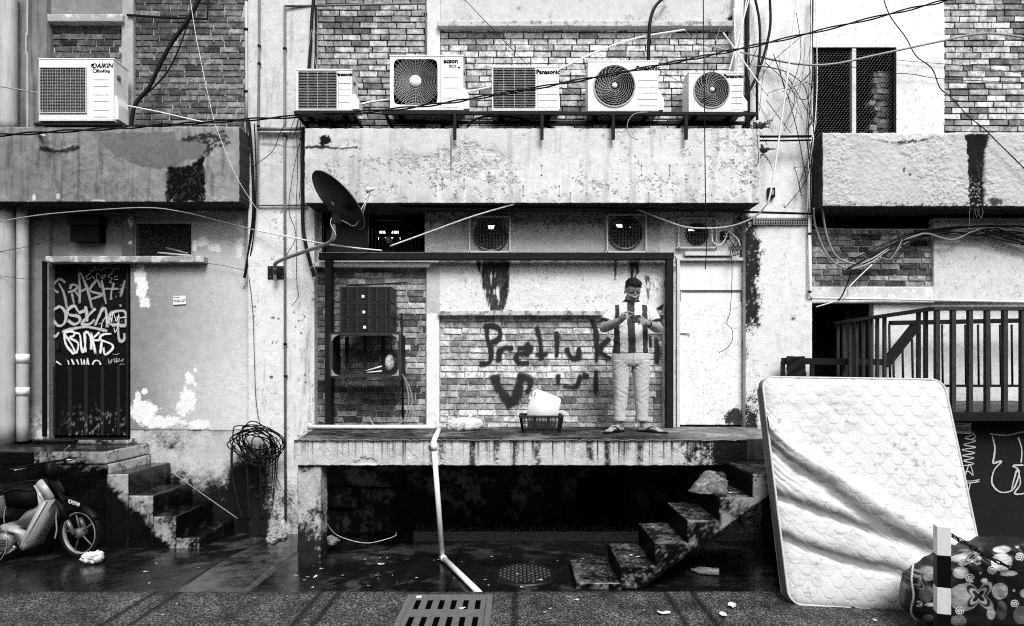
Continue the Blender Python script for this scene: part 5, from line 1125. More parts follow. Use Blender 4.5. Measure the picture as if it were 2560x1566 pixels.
# shirt
b = MB()
loft(b, [(0, -.002, .885, .192, .132), (0, -.006, .95, .188, .140), (0, -.01, 1.05, .178, .142), (0, -.006, 1.15, .176, .132), (0, .0, 1.25, .186, .124), (0, .002, 1.33, .196, .118), (0, .004, 1.39, .190, .105), (0, .006, 1.425, .150, .09), (0, .004, 1.456, .100, .080), (0, .0, 1.476, .080, .076), (0, -.004, 1.486, .077, .074)], 32)
sl = []
for a_, e_ in ((SL, EL), (SR, ER)):
    end = a_.lerp(e_, .70); sl.append((a_, end)); chain(b, [a_ + Vector((-.02 * (1 if a_.x > 0 else -1), 0, 0)), a_.lerp(e_, .35)], [.066, .068], 16); b.tube([a_, a_.lerp(e_, .35), end], [.066, .070, .072], 20)
me = voxel(b, .0052, 2, 'shirt'); V = verts_np(me); N = normals_np(me)
x, y, z = V[:, 0], V[:, 1], V[:, 2]
w = (fbm(x * 1000 + z * 500, z * 1000, 60, 3, 4) - .5) * .016 + (fbm(x * 1000 - z * 900, z * 700, 45, 3, 5, sy=120) - .5) * .010
arm_t = np.zeros(len(V)); 
wv = w * sstep(.18, .06, np.abs(x) * 0 + .1); V = V + N * w[:, None] * .9; 
xs_ = x + .006 - .004 * np.sin(z * 9)
ax_ = np.abs(xs_ + .012)
dark = (ax_ < .038) | ((ax_ > .116) & (ax_ < .178) & (z < 1.425)); 
tone = np.where(dark, .045, .66)
for a_, end in sl:
    ad = (end - a_); L_ = ad.length; ad.normalize(); t_ = (V - np.array(a_)) @ np.array(ad); rr_ = np.linalg.norm(V - np.array(a_) - t_[:, None] * np.array(ad), axis=1)
    sleeve = (rr_ < .1) & (np.sign(x) == np.sign(a_.x)) & (np.abs(x) > .178 + .05 * np.clip(t_ / L_, 0, 1) * 0)
    tone = np.where(sleeve, .66, tone); tone = np.where((rr_ < .1) & (t_ > L_ - .024) & (np.abs(x) > .2), .03, tone)
nd = np.hypot(x - .0, (y + .0) * 1.1); tone = np.where((z > 1.462 - .16 * np.clip(-y, 0, .1)) & (nd < .105), .02, tone)
badge = ((x - .085) / .016) ** 2 + ((z - 1.345) / .020) ** 2 < 1; tone = np.where(badge & (y < 0), .7, tone)
put(me, V); set_attr(me, 'tone', tone); man_part('shirt', me, 'tone_cloth')
# trousers
b = MB()
loft(b, [(0, .0, .925, .172, .118), (0, .004, .87, .197, .132), (0, .006, .82, .203, .136), (0, .008, .77, .196, .128), (0, .01, .745, .17, .115)], 32)
for sx_, kx, cx_ in ((-1, -.104, -.115), (1, .108, .118)):
    loft(b, [(sx_ * .100, .008, .80, .098, .122), (sx_ * .102, .006, .70, .094, .108), (kx, .0, .60, .084, .095), (kx, -.006, .48, .075, .083), (kx * 1.03, .0, .36, .071, .078), (cx_, .004, .22, .066, .072), (cx_, .006, .125, .063, .068)], 24)
me = voxel(b, .0052, 2, 'trousers'); V = verts_np(me); N = normals_np(me); x, y, z = V[:, 0], V[:, 1], V[:, 2]
sx_ = np.sign(x); u = np.abs(x) * 1000
fold = (fbm(x * 1000 + z * 900, z * 500 - x * 300, 60, 4, 6, sy=80) - .5) * .008 * (1 - sstep(.60, .75, z)) + (fbm(x * 1000 - z * 800, z * 700 + x * 900, 70, 4, 8, sy=60) - .5) * .007
knee = np.sin((z * 1000 - u * .55) / 9.5 + 3 * fbm(u, z * 1000, 60, 2, 10)) * .0030 * sstep(.45, .7, fbm(x * 1000 + 90, z * 1000, 55, 3, 14)) * np.exp(-((z - .46) / .13) ** 2) + np.sin((z * 1000 + u * .8) / 8.5 + 2 * fbm(u, z * 1000, 40, 2, 12)) * .003 * sstep(.4, .6, fbm(x * 1000, z * 1000, 40, 2, 15)) * np.exp(-((z - .74) / .06) ** 2)
V = V + N * (fold + knee)[:, None]
cuff = z < .165; V[cuff] += N[cuff] * .005
put(me, V); tone = .50 + .08 * (fbm(u, z * 1000, 50, 3, 11) - .5); tone = np.where(np.abs(z - .168) < .004, .3, tone); tone = np.where((np.abs(x) < .006) & (z > .77) & (y < 0), .3, tone); set_attr(me, 'tone', tone); man_part('trousers', me, 'tone_cloth')
# phone, watch, sandals
ph = empty('phone', 'dark mobile phone held by the man', 'phone', (MX - .004, MY - .34, MZ + 1.24)); b = MB()
b.bbox(-.048, .048, -.0045, .0045, -.046, .046, .004, TM @ Matrix.Translation((-.006, -.334, 1.240)) @ Matrix.Rotation(-.12, 4, 'Y') @ Matrix.Rotation(-.45, 4, 'X')); adopt(b.build('phone_body', 'black_plastic'), ph)
b = MB(); b.lathe([(.008, 0), (.007, -.003), (.001, -.003)], TM @ Vector((-.03, -.35, 1.268)), Vector((0, -1, -.4)), 12); adopt(b.build('camera_lens', 'grey_metal'), ph)
b = MB(); d = (ER - WR).normalized(); c = WR + d * .012; b.lathe([(.034, -.014), (.037, -.012), (.037, .012), (.034, .014)], c, d, 20); me = b.mesh('watch'); man_part('watch', me, 'black_plastic')
for (A, T_, d, side, heel) in FEET:
    b = MB(); out = []
    for t_, w0, w1 in ((-.10, .022, .022), (0.0, .034, .034), (.35, .036, .034), (.7, .046, .044), (.95, .046, .040), (1.12, .028, .026), (1.16, .010, .010)):
        c = heel.lerp(T_, 0) + (T_ - heel) * t_ * 1.10; c.z = 0; out.append((c + side * w0, c - side * w1))
    pl = [p for p, _ in out] + [q for _, q in out[::-1]]; n = len(pl); vs_ = [p + Vector((0, 0, .001)) for p in pl] + [p + Vector((0, 0, .014)) for p in pl]
    b.add(vs_, [tuple(range(n))[::-1], tuple(range(n, 2 * n))] + [(i, (i + 1) % n, n + (i + 1) % n, n + i) for i in range(n)]); so = man_part('sandal', b.mesh('sandal'), 'black_rubber')
    b = MB(); top = A.lerp(T_, .86); top.z = .05
    for s_ in (-1, 1): b.tube(catmull([top + Vector((0, 0, -.012)), A.lerp(T_, .55) + side * s_ * .026 + Vector((0, 0, .022)), A.lerp(T_, .25) + side * s_ * .043 + Vector((0, 0, -.035))], 6), .0062, 6)
    man_part('strap', b.mesh('strap'), 'black_rubber', so)

# ------------------------------------------------------------------ mattress
BL, WV, UV = Vector((2.16, -2.70, .052)), Vector((1.45, -.20, -.02)), Vector((0, .54, 1.78))
mw, mh = WV.length, UV.length; wu, uu = WV.normalized(), UV.normalized(); nn = wu.cross(uu).normalized(); nn = nn if nn.y < 0 else -nn
mt = empty('mattress', 'stained white quilted mattress leaning upright over the steps', 'mattress', BL + WV * .5)
nu_, nv_ = 300, 380; R_ = .10
U, Vv = np.meshgrid(np.linspace(0, mw, nu_), np.linspace(0, mh, nv_))
# rounded outline: squeeze the rows near the corners
def inset(v): 
    d = np.minimum(v, mh - v); return np.where(d < R_, R_ - np.sqrt(np.maximum(R_ ** 2 - (R_ - d) ** 2, 0)), 0)
ins = inset(Vv); Uo = ins + (mw - 2 * ins) * (U / mw)
e = np.minimum.reduce([Uo - ins, mw - ins - Uo, Vv, mh - Vv]); puff = .035 * (1 - np.exp(-e / .035))
p_, h_ = .150, .082; k0 = np.floor(Vv / h_)
q = np.full(U.shape, 9.0)
for dk in (-1, 0, 1, 2):
    k_ = k0 + dk; line = k_ * h_ + .036 * np.cos(2 * np.pi * Uo / p_ + k_ * np.pi) + .012 * np.cos(4 * np.pi * Uo / p_); q = np.minimum(q, np.abs(Vv - line))
groove = np.exp(-(q / .0045) ** 2); pil = 1 - np.exp(-q / .02)
# sagging folds running down to the right
s1 = (Vv - (1.30 - 1.05 * (Uo / mw) ** .8)); s2 = (Vv - (.86 - .55 * (Uo / mw))); s3 = (Vv - (.50 - .38 * Uo / mw)); wob = (fbm(Uo * 100, Vv * 100, 25, 3, 3) - .5) * .10
f1 = np.exp(-((s1 + wob) / .085) ** 2); f2 = np.exp(-((s2 + wob * .7) / .05) ** 2) * sstep(1.3, .5, Uo); f3 = np.exp(-((s3 + wob * .7) / .05) ** 2) * sstep(1.35, .7, Uo)
ridge = np.exp(-((s1 + wob - .12) / .10) ** 2); wr = np.sin((s1 + .3 * wob) * 95 + 8 * fbm(Uo * 100, Vv * 100, 20, 2, 5)) * .0045 * sstep(.42, .0, Uo) * np.exp(-((s1 + .05) / .35) ** 2)
Hh = puff + .0014 * pil - .0036 * groove + .045 * ridge - .034 * f1 * sstep(1.5, .9, Uo) - .05 * f2 - .045 * f3 + wr + .012 * (fbm(Uo * 100, Vv * 100, 40, 3, 4) - .5)
tone = .66 + .05 * (fbm(Uo * 100, Vv * 100, 30, 4, 6) - .5); stn = sstep(.53, .66, fbm(Uo * 100, Vv * 100, 22, 4, 7, sy=5)); tone = mix(tone, .42, .45 * stn * sstep(.4, .62, fbm(Uo * 100, Vv * 100, 40, 2, 8)))
stq = fbm(Uo * 100 - Vv * 20, Vv * 100 + Uo * 60, 30, 5, 9, sy=3.5); tone = mix(tone, .12, .85 * sstep(.30, .95, f1 + .9 * (stq - .5)) * sstep(1.48, 1.0, Uo)); tone = mix(tone, .09, .85 * sstep(.3, .85, f2 + .9 * (stq - .5))); tone = mix(tone, .09, .85 * sstep(.3, .85, f3 + .9 * (stq - .5))); tone = mix(tone, .30, .6 * sstep(.55, .72, stq) * sstep(1.0, .2, Vv) * sstep(.3, .6, fbm(Uo * 100, Vv * 100, 45, 2, 13))); tone = mix(tone, .25, .45 * groove * sstep(.3, .55, fbm(Uo * 100, Vv * 100, 12, 3, 10)))  # shade of the folds and quilting grooves painted into the tone, with streaks
tone = mix(tone, .25, .6 * sstep(.72, .82, fbm(Uo * 100, Vv * 100, 3.2, 2, 11)) * sstep(.5, .6, fbm(Uo * 100, Vv * 100, 30, 2, 12)))
P = np.array(BL)[None, None] + Uo[..., None] * np.array(wu) + Vv[..., None] * np.array(uu) + Hh[..., None] * np.array(nn)
o = link('quilted_top', grid_mesh('quilted_top', P, tone), 'tone_cloth'); adopt(o, mt)
# border, piping, back
th = .17; rim = [(a, 0) for a in np.linspace(R_, mw - R_, 24)] + [(mw - R_ + R_ * math.sin(t_), R_ - R_ * math.cos(t_)) for t_ in np.linspace(.1, 1.5, 8)] + [(mw, a) for a in np.linspace(R_, mh - R_, 24)] + [(mw - R_ + R_ * math.cos(t_), mh - R_ + R_ * math.sin(t_)) for t_ in np.linspace(.1, 1.5, 8)] + [(a, mh) for a in np.linspace(mw - R_, R_, 24)] + [(R_ - R_ * math.sin(t_), mh - R_ + R_ * math.cos(t_)) for t_ in np.linspace(.1, 1.5, 8)] + [(0, a) for a in np.linspace(mh - R_, R_, 24)] + [(R_ - R_ * math.cos(t_), R_ - R_ * math.sin(t_)) for t_ in np.linspace(.1, 1.5, 8)]
RP = [BL + wu * a + uu * c for a, c in rim]; m_ = len(RP); rows = []; cen = BL + wu * mw / 2 + uu * mh / 2
for j in range(13):
    t_ = j / 12; bul = .022 * math.sin(math.pi * t_) + .006 * math.sin(t_ * 25); rows.append([tuple(p + (p - cen).normalized() * (bul + .004 * math.sin(i * .9 + j)) - nn * th * t_) for i, p in enumerate(RP)] )
P = np.array(rows); P = np.concatenate([P, P[:, :1]], 1); T_ = .10 + .12 * fbm(P[..., 2] * 100, P[..., 0] * 100 + P[..., 1] * 60, 9, 4, 3); o = link('border', grid_mesh('border', P, T_), mat('mattress_border', rough=.45, noise=.2, bump=.2, bscale=30, src='tone', spec=.4)); adopt(o, mt)
for dd in (0, -th): b = MB(); b.tube([p + nn * (dd + .004) + (p - cen).normalized() * .004 for p in RP], .010, 6, closed=True); b.build('piping', mat('piping', .55, .6, noise=.25, nscale=30), mt)
b = MB(); b.add([p - nn * th for p in RP], [tuple(range(m_))]); b.build('underside', 'dirty_white', mt)

# ------------------------------------------------------------------ patterned bundle, post and chain
bag = empty('bundle', 'bulging bundle wrapped in dark cloth printed with swirls and pale fruit', 'bundle', (3.6, -3.15, .05))
c_ = np.concatenate([np.linspace(-1, 1, 330), np.linspace(1, -1, 120)[1:]]); front = np.arange(len(c_)) < 330; s0 = np.linspace(-1, 1, 230)
def sp(v, e_): return np.sign(v) * np.abs(v) ** e_
ang = np.arccos(np.clip(sp(c_, 1 / .7), -1, 1)); ang = np.where(front, -ang, ang); tt_ = np.arcsin(np.clip(sp(s0, 1 / .55), -1, 1)); a_, t_ = np.meshgrid(ang, tt_)
bx = sp(np.maximum(np.cos(t_), 0), .6) * sp(np.cos(a_), .7); by = sp(np.maximum(np.cos(t_), 0), .45) * sp(np.sin(a_), .6); bz = sp(np.sin(t_), .55)
X_ = 3.62 + .83 * bx; zt = .24 + .07 * sstep(2.8, 3.5, X_) ; Y_ = -3.14 + .21 * by; Z_ = .065 + zt * (1 + bz) * (1 - .04 * by) 
Z_ = np.maximum(Z_, .052); X_ = X_ + .03 * bz * (bx < 0) 
bul = (fbm(X_ * 100, Z_ * 100 + Y_ * 60, 22, 3, 3) - .5) * .09 + np.sin((X_ * 1.3 + Z_) * 38 + 7 * fbm(X_ * 100, Z_ * 100, 30, 2, 5)) * .014 * sstep(.4, .65, fbm(X_ * 100, Z_ * 100, 26, 2, 6)); Y_ = Y_ + bul * sp(np.sin(a_), 1); Z_ = np.maximum(Z_ + bul * .5 * bz, .052)
Sx = FPX / (CAMD + Y_); px = (VPX + X_ * Sx - 2250) * 5.665; py = (VPY - (Z_ - EYE) * Sx - 1300) * 5.665
# print laid on the cloth (flat pattern, continues round the back mirrored)
T_ = np.full(px.shape, .010)
def disc(cx, cy, rx, ry, v):
    global T_
    d = ((px - cx) / rx) ** 2 + ((py - cy) / ry) ** 2; sh = fbm(px, py, 60, 3, int(cx) % 50, sy=12); T_ = np.where(d < 1, v * .8 * (.35 + 1.3 * sh * (1 - .35 * d)), T_)
for d in ((410, 760, 110, 105, .42), (860, 750, 112, 85, .6), (1195, 865, 48, 40, .6), (905, 1100, 215, 195, .40), (1415, 1010, 115, 118, .42), (1440, 420, 125, 50, .75), (930, 545, 225, 62, .72), (1440, 600, 150, 130, .7), (370, 1050, 105, 115, .16), (1290, 1330, 60, 85, .5), (1440, 1280, 75, 135, .09), (830, 1430, 110, 85, .24), (1720, 1350, 115, 130, .15), (1120, 615, 26, 20, .6), (1140, 755, 16, 13, .6), (1660, 385, 26, 16, .6), (210, 700, 22, 22, .5), (1615, 1000, 22, 20, .5), (1760, 1040, 60, 60, .5), (430, 1200, 80, 30, .5), (1540, 760, 120, 40, .6), (400, 1390, 80, 50, .22), (1900, 700, 120, 100, .5), (2100, 1100, 120, 120, .4), (1950, 1300, 90, 60, .5), (2250, 600, 120, 80, .5)): disc(*d)
def swirl(cx, cy, R0):
    global T_
    x_, y_ = px - cx, py - cy; r_ = np.hypot(x_, y_); th_ = np.arctan2(y_, x_); k_ = (r_ / R0 * 2.3 - th_ / (2 * np.pi)) % 1; T_ = np.where(r_ < R0, np.where(k_ < .48, .72, .015), T_)
for s_ in ((265, 1195, 50), (885, 605, 62), (985, 830, 66), (1300, 715, 64), (1690, 525, 62), (1620, 1190, 60), (840, 1290, 64), (1950, 950, 60), (2150, 800, 60)): swirl(*s_)
def star(cx, cy, R0, ph):
    global T_
    x_, y_ = px - cx, py - cy; r_ = np.hypot(x_, y_); th_ = np.arctan2(y_, x_); rr_ = r_ / (R0 * (1 + .42 * np.cos(4 * th_ + ph) + .1 * np.cos(2 * th_))); k_ = np.floor(rr_ * 5); pal = np.array([.006, .006, .34, .02, .26, .26, .26, .26]); T_ = np.where(rr_ < 1, pal[np.clip(k_, 0, 7).astype(int)], T_)
star(1110, 1080, 185, 3.3); star(215, 860, 125, 3.0); star(1020, 520, 105, 3.0); star(2000, 800, 130, 2.)
P = np.stack([X_, Y_, Z_], -1); o = link('cloth', grid_mesh('cloth', P, T_), mat('printed_cloth', rough=.42, noise=.12, nscale=25, bump=.25, bscale=45, src='tone', spec=.25)); adopt(o, bag)
b = MB(); b.tube(catmull([W(2283, 1410, -3.1), W(2279, 1450, -3.18), W(2284, 1490, -3.22), W(2278, 1530, -3.2), W(2292, 1552, -3.2)], 6), .007, 6); b.build('seam', 'dirty_white', bag)
post = empty('bollard', 'square bollard post painted in black and white bands', 'bollard', (WX(2355, -3.45), -3.45, .05)); YPb = -3.45; c = W(2355, 1600, YPb); M = Matrix.Translation((c.x, YPb, 0)) @ Matrix.Rotation(-.32, 4, 'Z'); hw = .040
for y0, y1, v in ((1314, 1386, 'white_paint'), (1386, 1465, 'black_plastic'), (1465, 1531, 'white_paint'), (1531, 1640, 'black_plastic')):
    b = MB(); z1, z0 = WZ(y0, YPb), max(WZ(y1, YPb), .051); b.bbox(-hw, hw, -hw, hw, z0 + .0005, z1 - .0005, .004 if False else .003, M); b.build('painted_band', v, post)
chn = empty('chain', 'dark steel chain hanging from the bollard towards the right', 'chain', W(2372, 1335, -3.44))
lk = MB(); lk.tube([(.019 * math.cos(t_) + (.010 if math.cos(t_) > 0 else -.010), .010 * math.sin(t_), 0) for t_ in np.linspace(0, 2 * math.pi, 16, endpoint=False)], .0034, 6, closed=True); lme = lk.mesh('link'); lme.materials.append(MATS['rust_steel'])
for strand, (oy, oz) in enumerate(((0, 0), (.03, -.006))):
    path = catmull([W(2373, 1332 + 6 * strand, -3.44 + oy), W(2425, 1364 + strand * 3, -3.45 + oy), W(2490, 1402 + strand * 2, -3.46 + oy), W(2575, 1436, -3.47 + oy), W(2700, 1460, -3.48 + oy)], 40); acc = 0; prev = path[0]; k_ = 0
    for i in range(1, len(path)):
        acc += (path[i] - path[i - 1]).length
        if acc >= .043:
            acc = 0; d = (path[i] - prev).normalized(); o = bpy.data.objects.new('link', lme); COL.objects.link(o); o.parent = chn; o.matrix_parent_inverse = Matrix.Translation(-Vector(chn.location))
            o.matrix_basis = Matrix.Translation((path[i] + prev) / 2 if False else path[i]) @ d.to_track_quat('X', 'Z').to_matrix().to_4x4() @ Matrix.Rotation(math.pi / 2 * (k_ % 2) + .5, 4, 'X'); prev = path[i]; k_ += 1

# ------------------------------------------------------------------ right landing: railing, cabinet, inner handrail
YR = -1.8; XR = WX(2335, YR); ztop = WZ(772, YR); zbot = WZ(1040, YR)
lnd = empty('steel_landing', 'dark steel landing with floor beam beside the white shophouse', 'landing', (4.6, -1, .05))
concrete_block('floor', [(XR, YR + .02), (7.5, YR + .02), (7.5, -.02), (XR, -.02)], zbot - .02, zbot + .05, lnd, lambda V, N, a: .05 + .06 * fbm(V[:, 0] * 100, V[:, 1] * 100, 20, 4, 3), 'damp_concrete', res=.08)
b = MB(); b.bbox(XR - .02, 7.5, YR - .03, YR + .03, WZ(1053, YR), WZ(1030, YR), .004); b.build('edge_beam', 'rust_steel', lnd)
for x in (4.2, 5.6, 7.0): b = MB(); b.bar((x, -.3, .0), (x, -.3, zbot - .03), .08); b.build('post', 'rust_steel', lnd)
ral = empty('railing', 'black square bar railing around the steel landing, right of the mattress', 'railing', (XR, YR, zbot))
b = MB(); b.bar((XR - .02, YR, ztop), (7.5, YR, ztop), .05, .035); b.build('top_rail', 'railing_steel', ral)
b = MB(); b.bar((XR, YR, ztop), (XR, -.05, ztop), .05, .035); b.build('top_rail', 'railing_steel', ral)
for px in (2342, 2382, 2424, 2467, 2511, 2555, 2600, 2645, 2690, 2735, 2780, 2825, 2870, 2915): b = MB(); x = WX(px, YR); b.bar((x, YR, zbot + .02), (x, YR, ztop - .017), .038); b.build('baluster', 'railing_steel', ral)
for px in (2094, 2109, 2124, 2141, 2158, 2176, 2193, 2211, 2296, 2314):
    s_ = (px - VPX) / XR; yy = FPX / s_ - CAMD; b = MB(); b.bar((XR, yy, zbot - .25), (XR, yy, ztop - .017), .030); b.build('baluster', 'railing_steel', ral)
inr = empty('handrail', 'thin inner stair handrail close to the white wall behind the railing', 'handrail', W(2300, 965, -.3)); YI = -.30
b = MB(); b.bar(W(2225, 808, YI), W(2660, 800, YI), .06, .05); b.build('top_rail', 'dark_steel', inr)
b = MB(); b.bar(W(1955, 903, YI), W(2218, 906, YI), .05, .075); b.build('low_rail', 'dark_steel', inr)
b = MB(); b.bar(W(2212, 912, YI), W(2292, 812, YI), .04, .11); b.build('sloping_rail', 'dark_steel', inr)
b = MB(); b.bar(W(2330, 965, YI), W(2660, 965, YI), .03); b.build('bottom_rail', 'dark_steel', inr)
for px, y0 in ((2357, 812), (2415, 812), (2447, 812), (2476, 812), (2502, 812), (2531, 812), (2560, 812)): b = MB(); b.tube([W(px, 966, YI), W(px - 2, y0, YI)], .012, 6); b.build('baluster', 'dark_steel', inr)
for px, y0 in ((2233, 895), (2256, 870), (2280, 848), (2223, 810)): b = MB(); b.tube([W(px + 3, 1000, YI), W(px, y0, YI)], .014, 6); b.build('baluster', 'dark_steel', inr)
for px in (1957, 2030): b = MB(); b.bar(W(px, 1100, YI), W(px, 905, YI), .04); b.build('post', 'rust_steel', inr)
# mat thrown over the low rail
P = np.zeros((30, 24, 3)); 
for i in range(30):
    for j in range(24):
        t_ = j / 23; px = 1966 + 46 * t_ + (3 if i > 22 else 0); 
        if i < 8: yy, Yv = 925 - i * 4.2, YI + .05
        else: yy, Yv = 893 + (i - 8) * 2.6, YI - .035 - .01 * math.sin(i * .6 + j * .3)
        P[i, j] = W(px + 2 * math.sin(i * .4), yy, Yv)
o = link('floor_mat', grid_mesh('floor_mat', P, None), mat('mat_cloth', .018, .9, noise=.4, spec=.1)); tag(o, 'dark floor mat thrown over the low rail behind the mattress', 'mat')
so = o.modifiers.new('thick', 'SOLIDIFY'); so.thickness = .012
# cabinet with scratched tags
YCb = -1.62; cb = empty('steel_cabinet', 'black steel cabinet with chalky outline graffiti under the landing', 'cabinet', (WX(2450, YCb), YCb, .05))
b = MB(); X0, z1 = WX(2372, YCb), WZ(1058, YCb); b.bbox(X0, 7.2, YCb, -.75, .02, z1, .006); b.build('body', mat('cabinet_paint', .022, .45, noise=.3, nscale=10, bump=.05, spec=.2), cb)
b = MB(); b.bbox(X0 - .01, 7.2, YCb - .012, YCb + .06, z1 - .03, z1 + .012, .004); b.build('top_trim', 'rust_steel', cb)
b = MB(); b.bbox(X0 + .02, 7.18, YCb - .010, YCb - .001, .10, z1 - .05, .003); dr = b.build('door_panel', MATS['cabinet_paint'], cb)
def conv_c(x, y): return 1920 + x / 2.76, 1020 + y / 2.76
tg = [[(1375, 168), (1425, 180), (1360, 208), (1432, 228), (1350, 255), (1432, 272), (1338, 290), (1425, 310), (1342, 330), (1420, 345), (1350, 365), (1420, 385), (1345, 400)], [(1400, 165), (1432, 200), (1395, 220)], [(1360, 470), (1390, 390), (1415, 465), (1385, 440), (1360, 440)], [(1325, 500), (1395, 505), (1460, 495)], [(1325, 515), (1390, 518), (1460, 508)], [(1395, 518), (1380, 585)], [(1365, 645), (1378, 630), (1386, 650), (1372, 662), (1365, 645)]]
tg2 = [[(1530, 180), (1640, 188), (1766, 165), (1850, 160)], [(1545, 190), (1565, 280), (1550, 385)], [(1550, 385), (1610, 370), (1560, 430), (1545, 520), (1600, 580), (1680, 570), (1720, 500), (1730, 430), (1690, 400), (1766, 395)], [(1725, 200), (1750, 290), (1745, 380)], [(1680, 560), (1700, 480), (1720, 430), (1740, 520), (1700, 590), (1766, 590), (1850, 560)]]
spray_mat('chalk', .62, .95, 160)
ribbon_strokes('graffiti', tg, 1.4, YCb - .016, 'chalk', cb, conv_c, kind='stuff'); ribbon_strokes('graffiti', tg2, 2.3, YCb - .016, 'chalk', cb, conv_c, kind='stuff')
notice('notice', 'small white printed notice on the black cabinet under the railing', (2407, 1071), .155, .105, YCb - .018, .04, [('TERJEMAH', .020, .035, .0, -.035), ('WHATSAPP: +6 012 975', .0165, .002, .0005, 0), ('PRINCIPAL LOANS', .0165, -.018, .0005, 0)])

# ------------------------------------------------------------------ things on the platform
def py_on(Y, z): return VPY + (EYE - z) * S(Y)
# basket
bkY, bx0, bx1, bz0, bz1 = -.80, 1303, 1403, 1.203, 0
bas = empty('plastic_basket', 'dark plastic basket with grid sides on the platform, canister inside', 'basket', (WX(1353, -.75), -.68, 1.203)); X0, X1 = WX(1308, bkY), WX(1399, bkY); H_ = .18; D_ = .30
def bas_pt(u, v, side):  # taper outwards
    k_ = .03 * v
    return {0: Vector((X0 - k_ + (X1 - X0 + 2 * k_) * u, bkY - k_, 1.206 + H_ * v)), 1: Vector((X0 - k_ + (X1 - X0 + 2 * k_) * u, bkY + D_ + k_, 1.206 + H_ * v)), 2: Vector((X0 - k_, bkY - k_ + (D_ + 2 * k_) * u, 1.206 + H_ * v)), 3: Vector((X1 + k_, bkY - k_ + (D_ + 2 * k_) * u, 1.206 + H_ * v))}[side]
bp = mat('basket_plastic', .03, .5, noise=.3, bump=.05, spec=.2)
for s_ in range(4):
    b = MB(); n_ = 12 if s_ < 2 else 8
    for i in range(n_ + 1):
        u = i / n_; big = (i % 4 == 0); b.bar(bas_pt(u, 0, s_), bas_pt(u, 1, s_), .034 if big else .0075, .006)
    for v in np.linspace(.1, .88, 6): b.bar(bas_pt(0, v, s_), bas_pt(1, v, s_), .0070, .0060)
    for i in range(0, n_, 6):
        if i + 6 <= n_: pass
    o = b.build('lattice_side', bp, bas); o['kind'] = 'stuff'
    b = MB(); b.bar(bas_pt(-.02, 1, s_), bas_pt(1.02, 1, s_), .022, .026, b_=.004); b.build('rim', bp, bas)
    b = MB(); b.bar(bas_pt(0, .04, s_), bas_pt(1, .04, s_), .010, .022); b.build('foot_rim', bp, bas)
b = MB(); b.box(X0, X1, bkY, bkY + D_, 1.204, 1.210); b.build('bottom', bp, bas)
# jerrycan
jc = empty('canister', 'white plastic canister with handle standing tilted in the basket', 'canister', (WX(1360, -.7), -.66, 1.22)); YJ = -.76
M = lambda x, y: (WX(x, YJ), WZ(y, YJ))
b = MB(); body_ = [M(1318, 1020), M(1320, 1012), M(1345, 1000), M(1337, 985), M(1333, 977), M(1341, 974), M(1352, 975), M(1375, 984), M(1402, 996), M(1402, 1003), M(1394, 1032), M(1388, 1068), M(1324, 1068)]
body_ = [(WX(1319, YJ), WZ(1072, YJ)), (WX(1318, YJ), WZ(1020, YJ)), (WX(1324, YJ), WZ(1006, YJ)), (WX(1330, YJ), WZ(992, YJ)), (WX(1332, YJ), WZ(980, YJ)), (WX(1338, YJ), WZ(975, YJ)), (WX(1350, YJ), WZ(976, YJ)), (WX(1372, YJ), WZ(984, YJ)), (WX(1400, YJ), WZ(996, YJ)), (WX(1403, YJ), WZ(1002, YJ)), (WX(1397, YJ), WZ(1028, YJ)), (WX(1390, YJ), WZ(1072, YJ))]
b.prism(body_, YJ, YJ + .16); me = b.mesh('shell'); bm = bmesh.new(); bm.from_mesh(me); bmesh.ops.bevel(bm, geom=bm.edges[:], offset=.006, segments=2, affect='EDGES'); 
for f in bm.faces: f.smooth = True
bm.to_mesh(me); bm.free(); o = link('shell', me, mat('hdpe', .85, .35, noise=.03, bump=.02)); adopt(o, jc)
b = MB(); b.prism([(WX(1334.5, YJ), WZ(990, YJ)), (WX(1337, YJ), WZ(981, YJ)), (WX(1340.5, YJ), WZ(980, YJ)), (WX(1337.5, YJ), WZ(993, YJ))], YJ - .003, YJ + .004); b.build('handle_slot', mat('slot_shadow', .25, .6), jc)
b = MB(); b.lathe([(.022, -.02), (.022, .02), (.001, .02)], W(1326, 997, YJ + .06), Vector((-.7, 0, .7)), 16); b.build('cap', 'white_plastic', jc)
# tied sack
def lump(name, label, cat, cx, cy, rx, rz, ry, Y, z0, tone_v, m, seed, amp=.02, parent_cat=None):
    b = MB(); c = W(cx, cy, Y); b.ellipsoid((0, 0, 0), 1, nu=64, nv=40); me = b.mesh(name); V = verts_np(me); V = np.sign(V) * np.abs(V) ** .8 * np.array([rx, ry, rz]); N = V / (np.linalg.norm(V, axis=1, keepdims=True) + 1e-9)
    d = (fbm(V[:, 0] * 300 + 50, V[:, 2] * 300 + V[:, 1] * 200, 18, 4, seed) - .5) * 2 * amp; V = V + N * d[:, None]; V[:, 2] = np.maximum(V[:, 2] + c.z, z0); V[:, 0] += c.x; V[:, 1] += Y; put(me, V); set_attr(me, 'tone', np.clip(tone_v + d * 3, .01, .8))
    return me
sk = empty('sack', 'small tied pale sack lying at the foot of the brick wall', 'sack', W(1160, 1076, -.45)); 
me = lump('cloth', '', '', 1165, 1062, .19, .075, .10, -.45, 1.204, .60, None, 4, .030); adopt(link('cloth', me, 'tone_cloth'), sk)
me = lump('cloth_end', '', '', 1140, 1064, .11, .07, .11, -.52, 1.204, .48, None, 8, .035); adopt(link('cloth_end', me, 'tone_cloth'), sk)
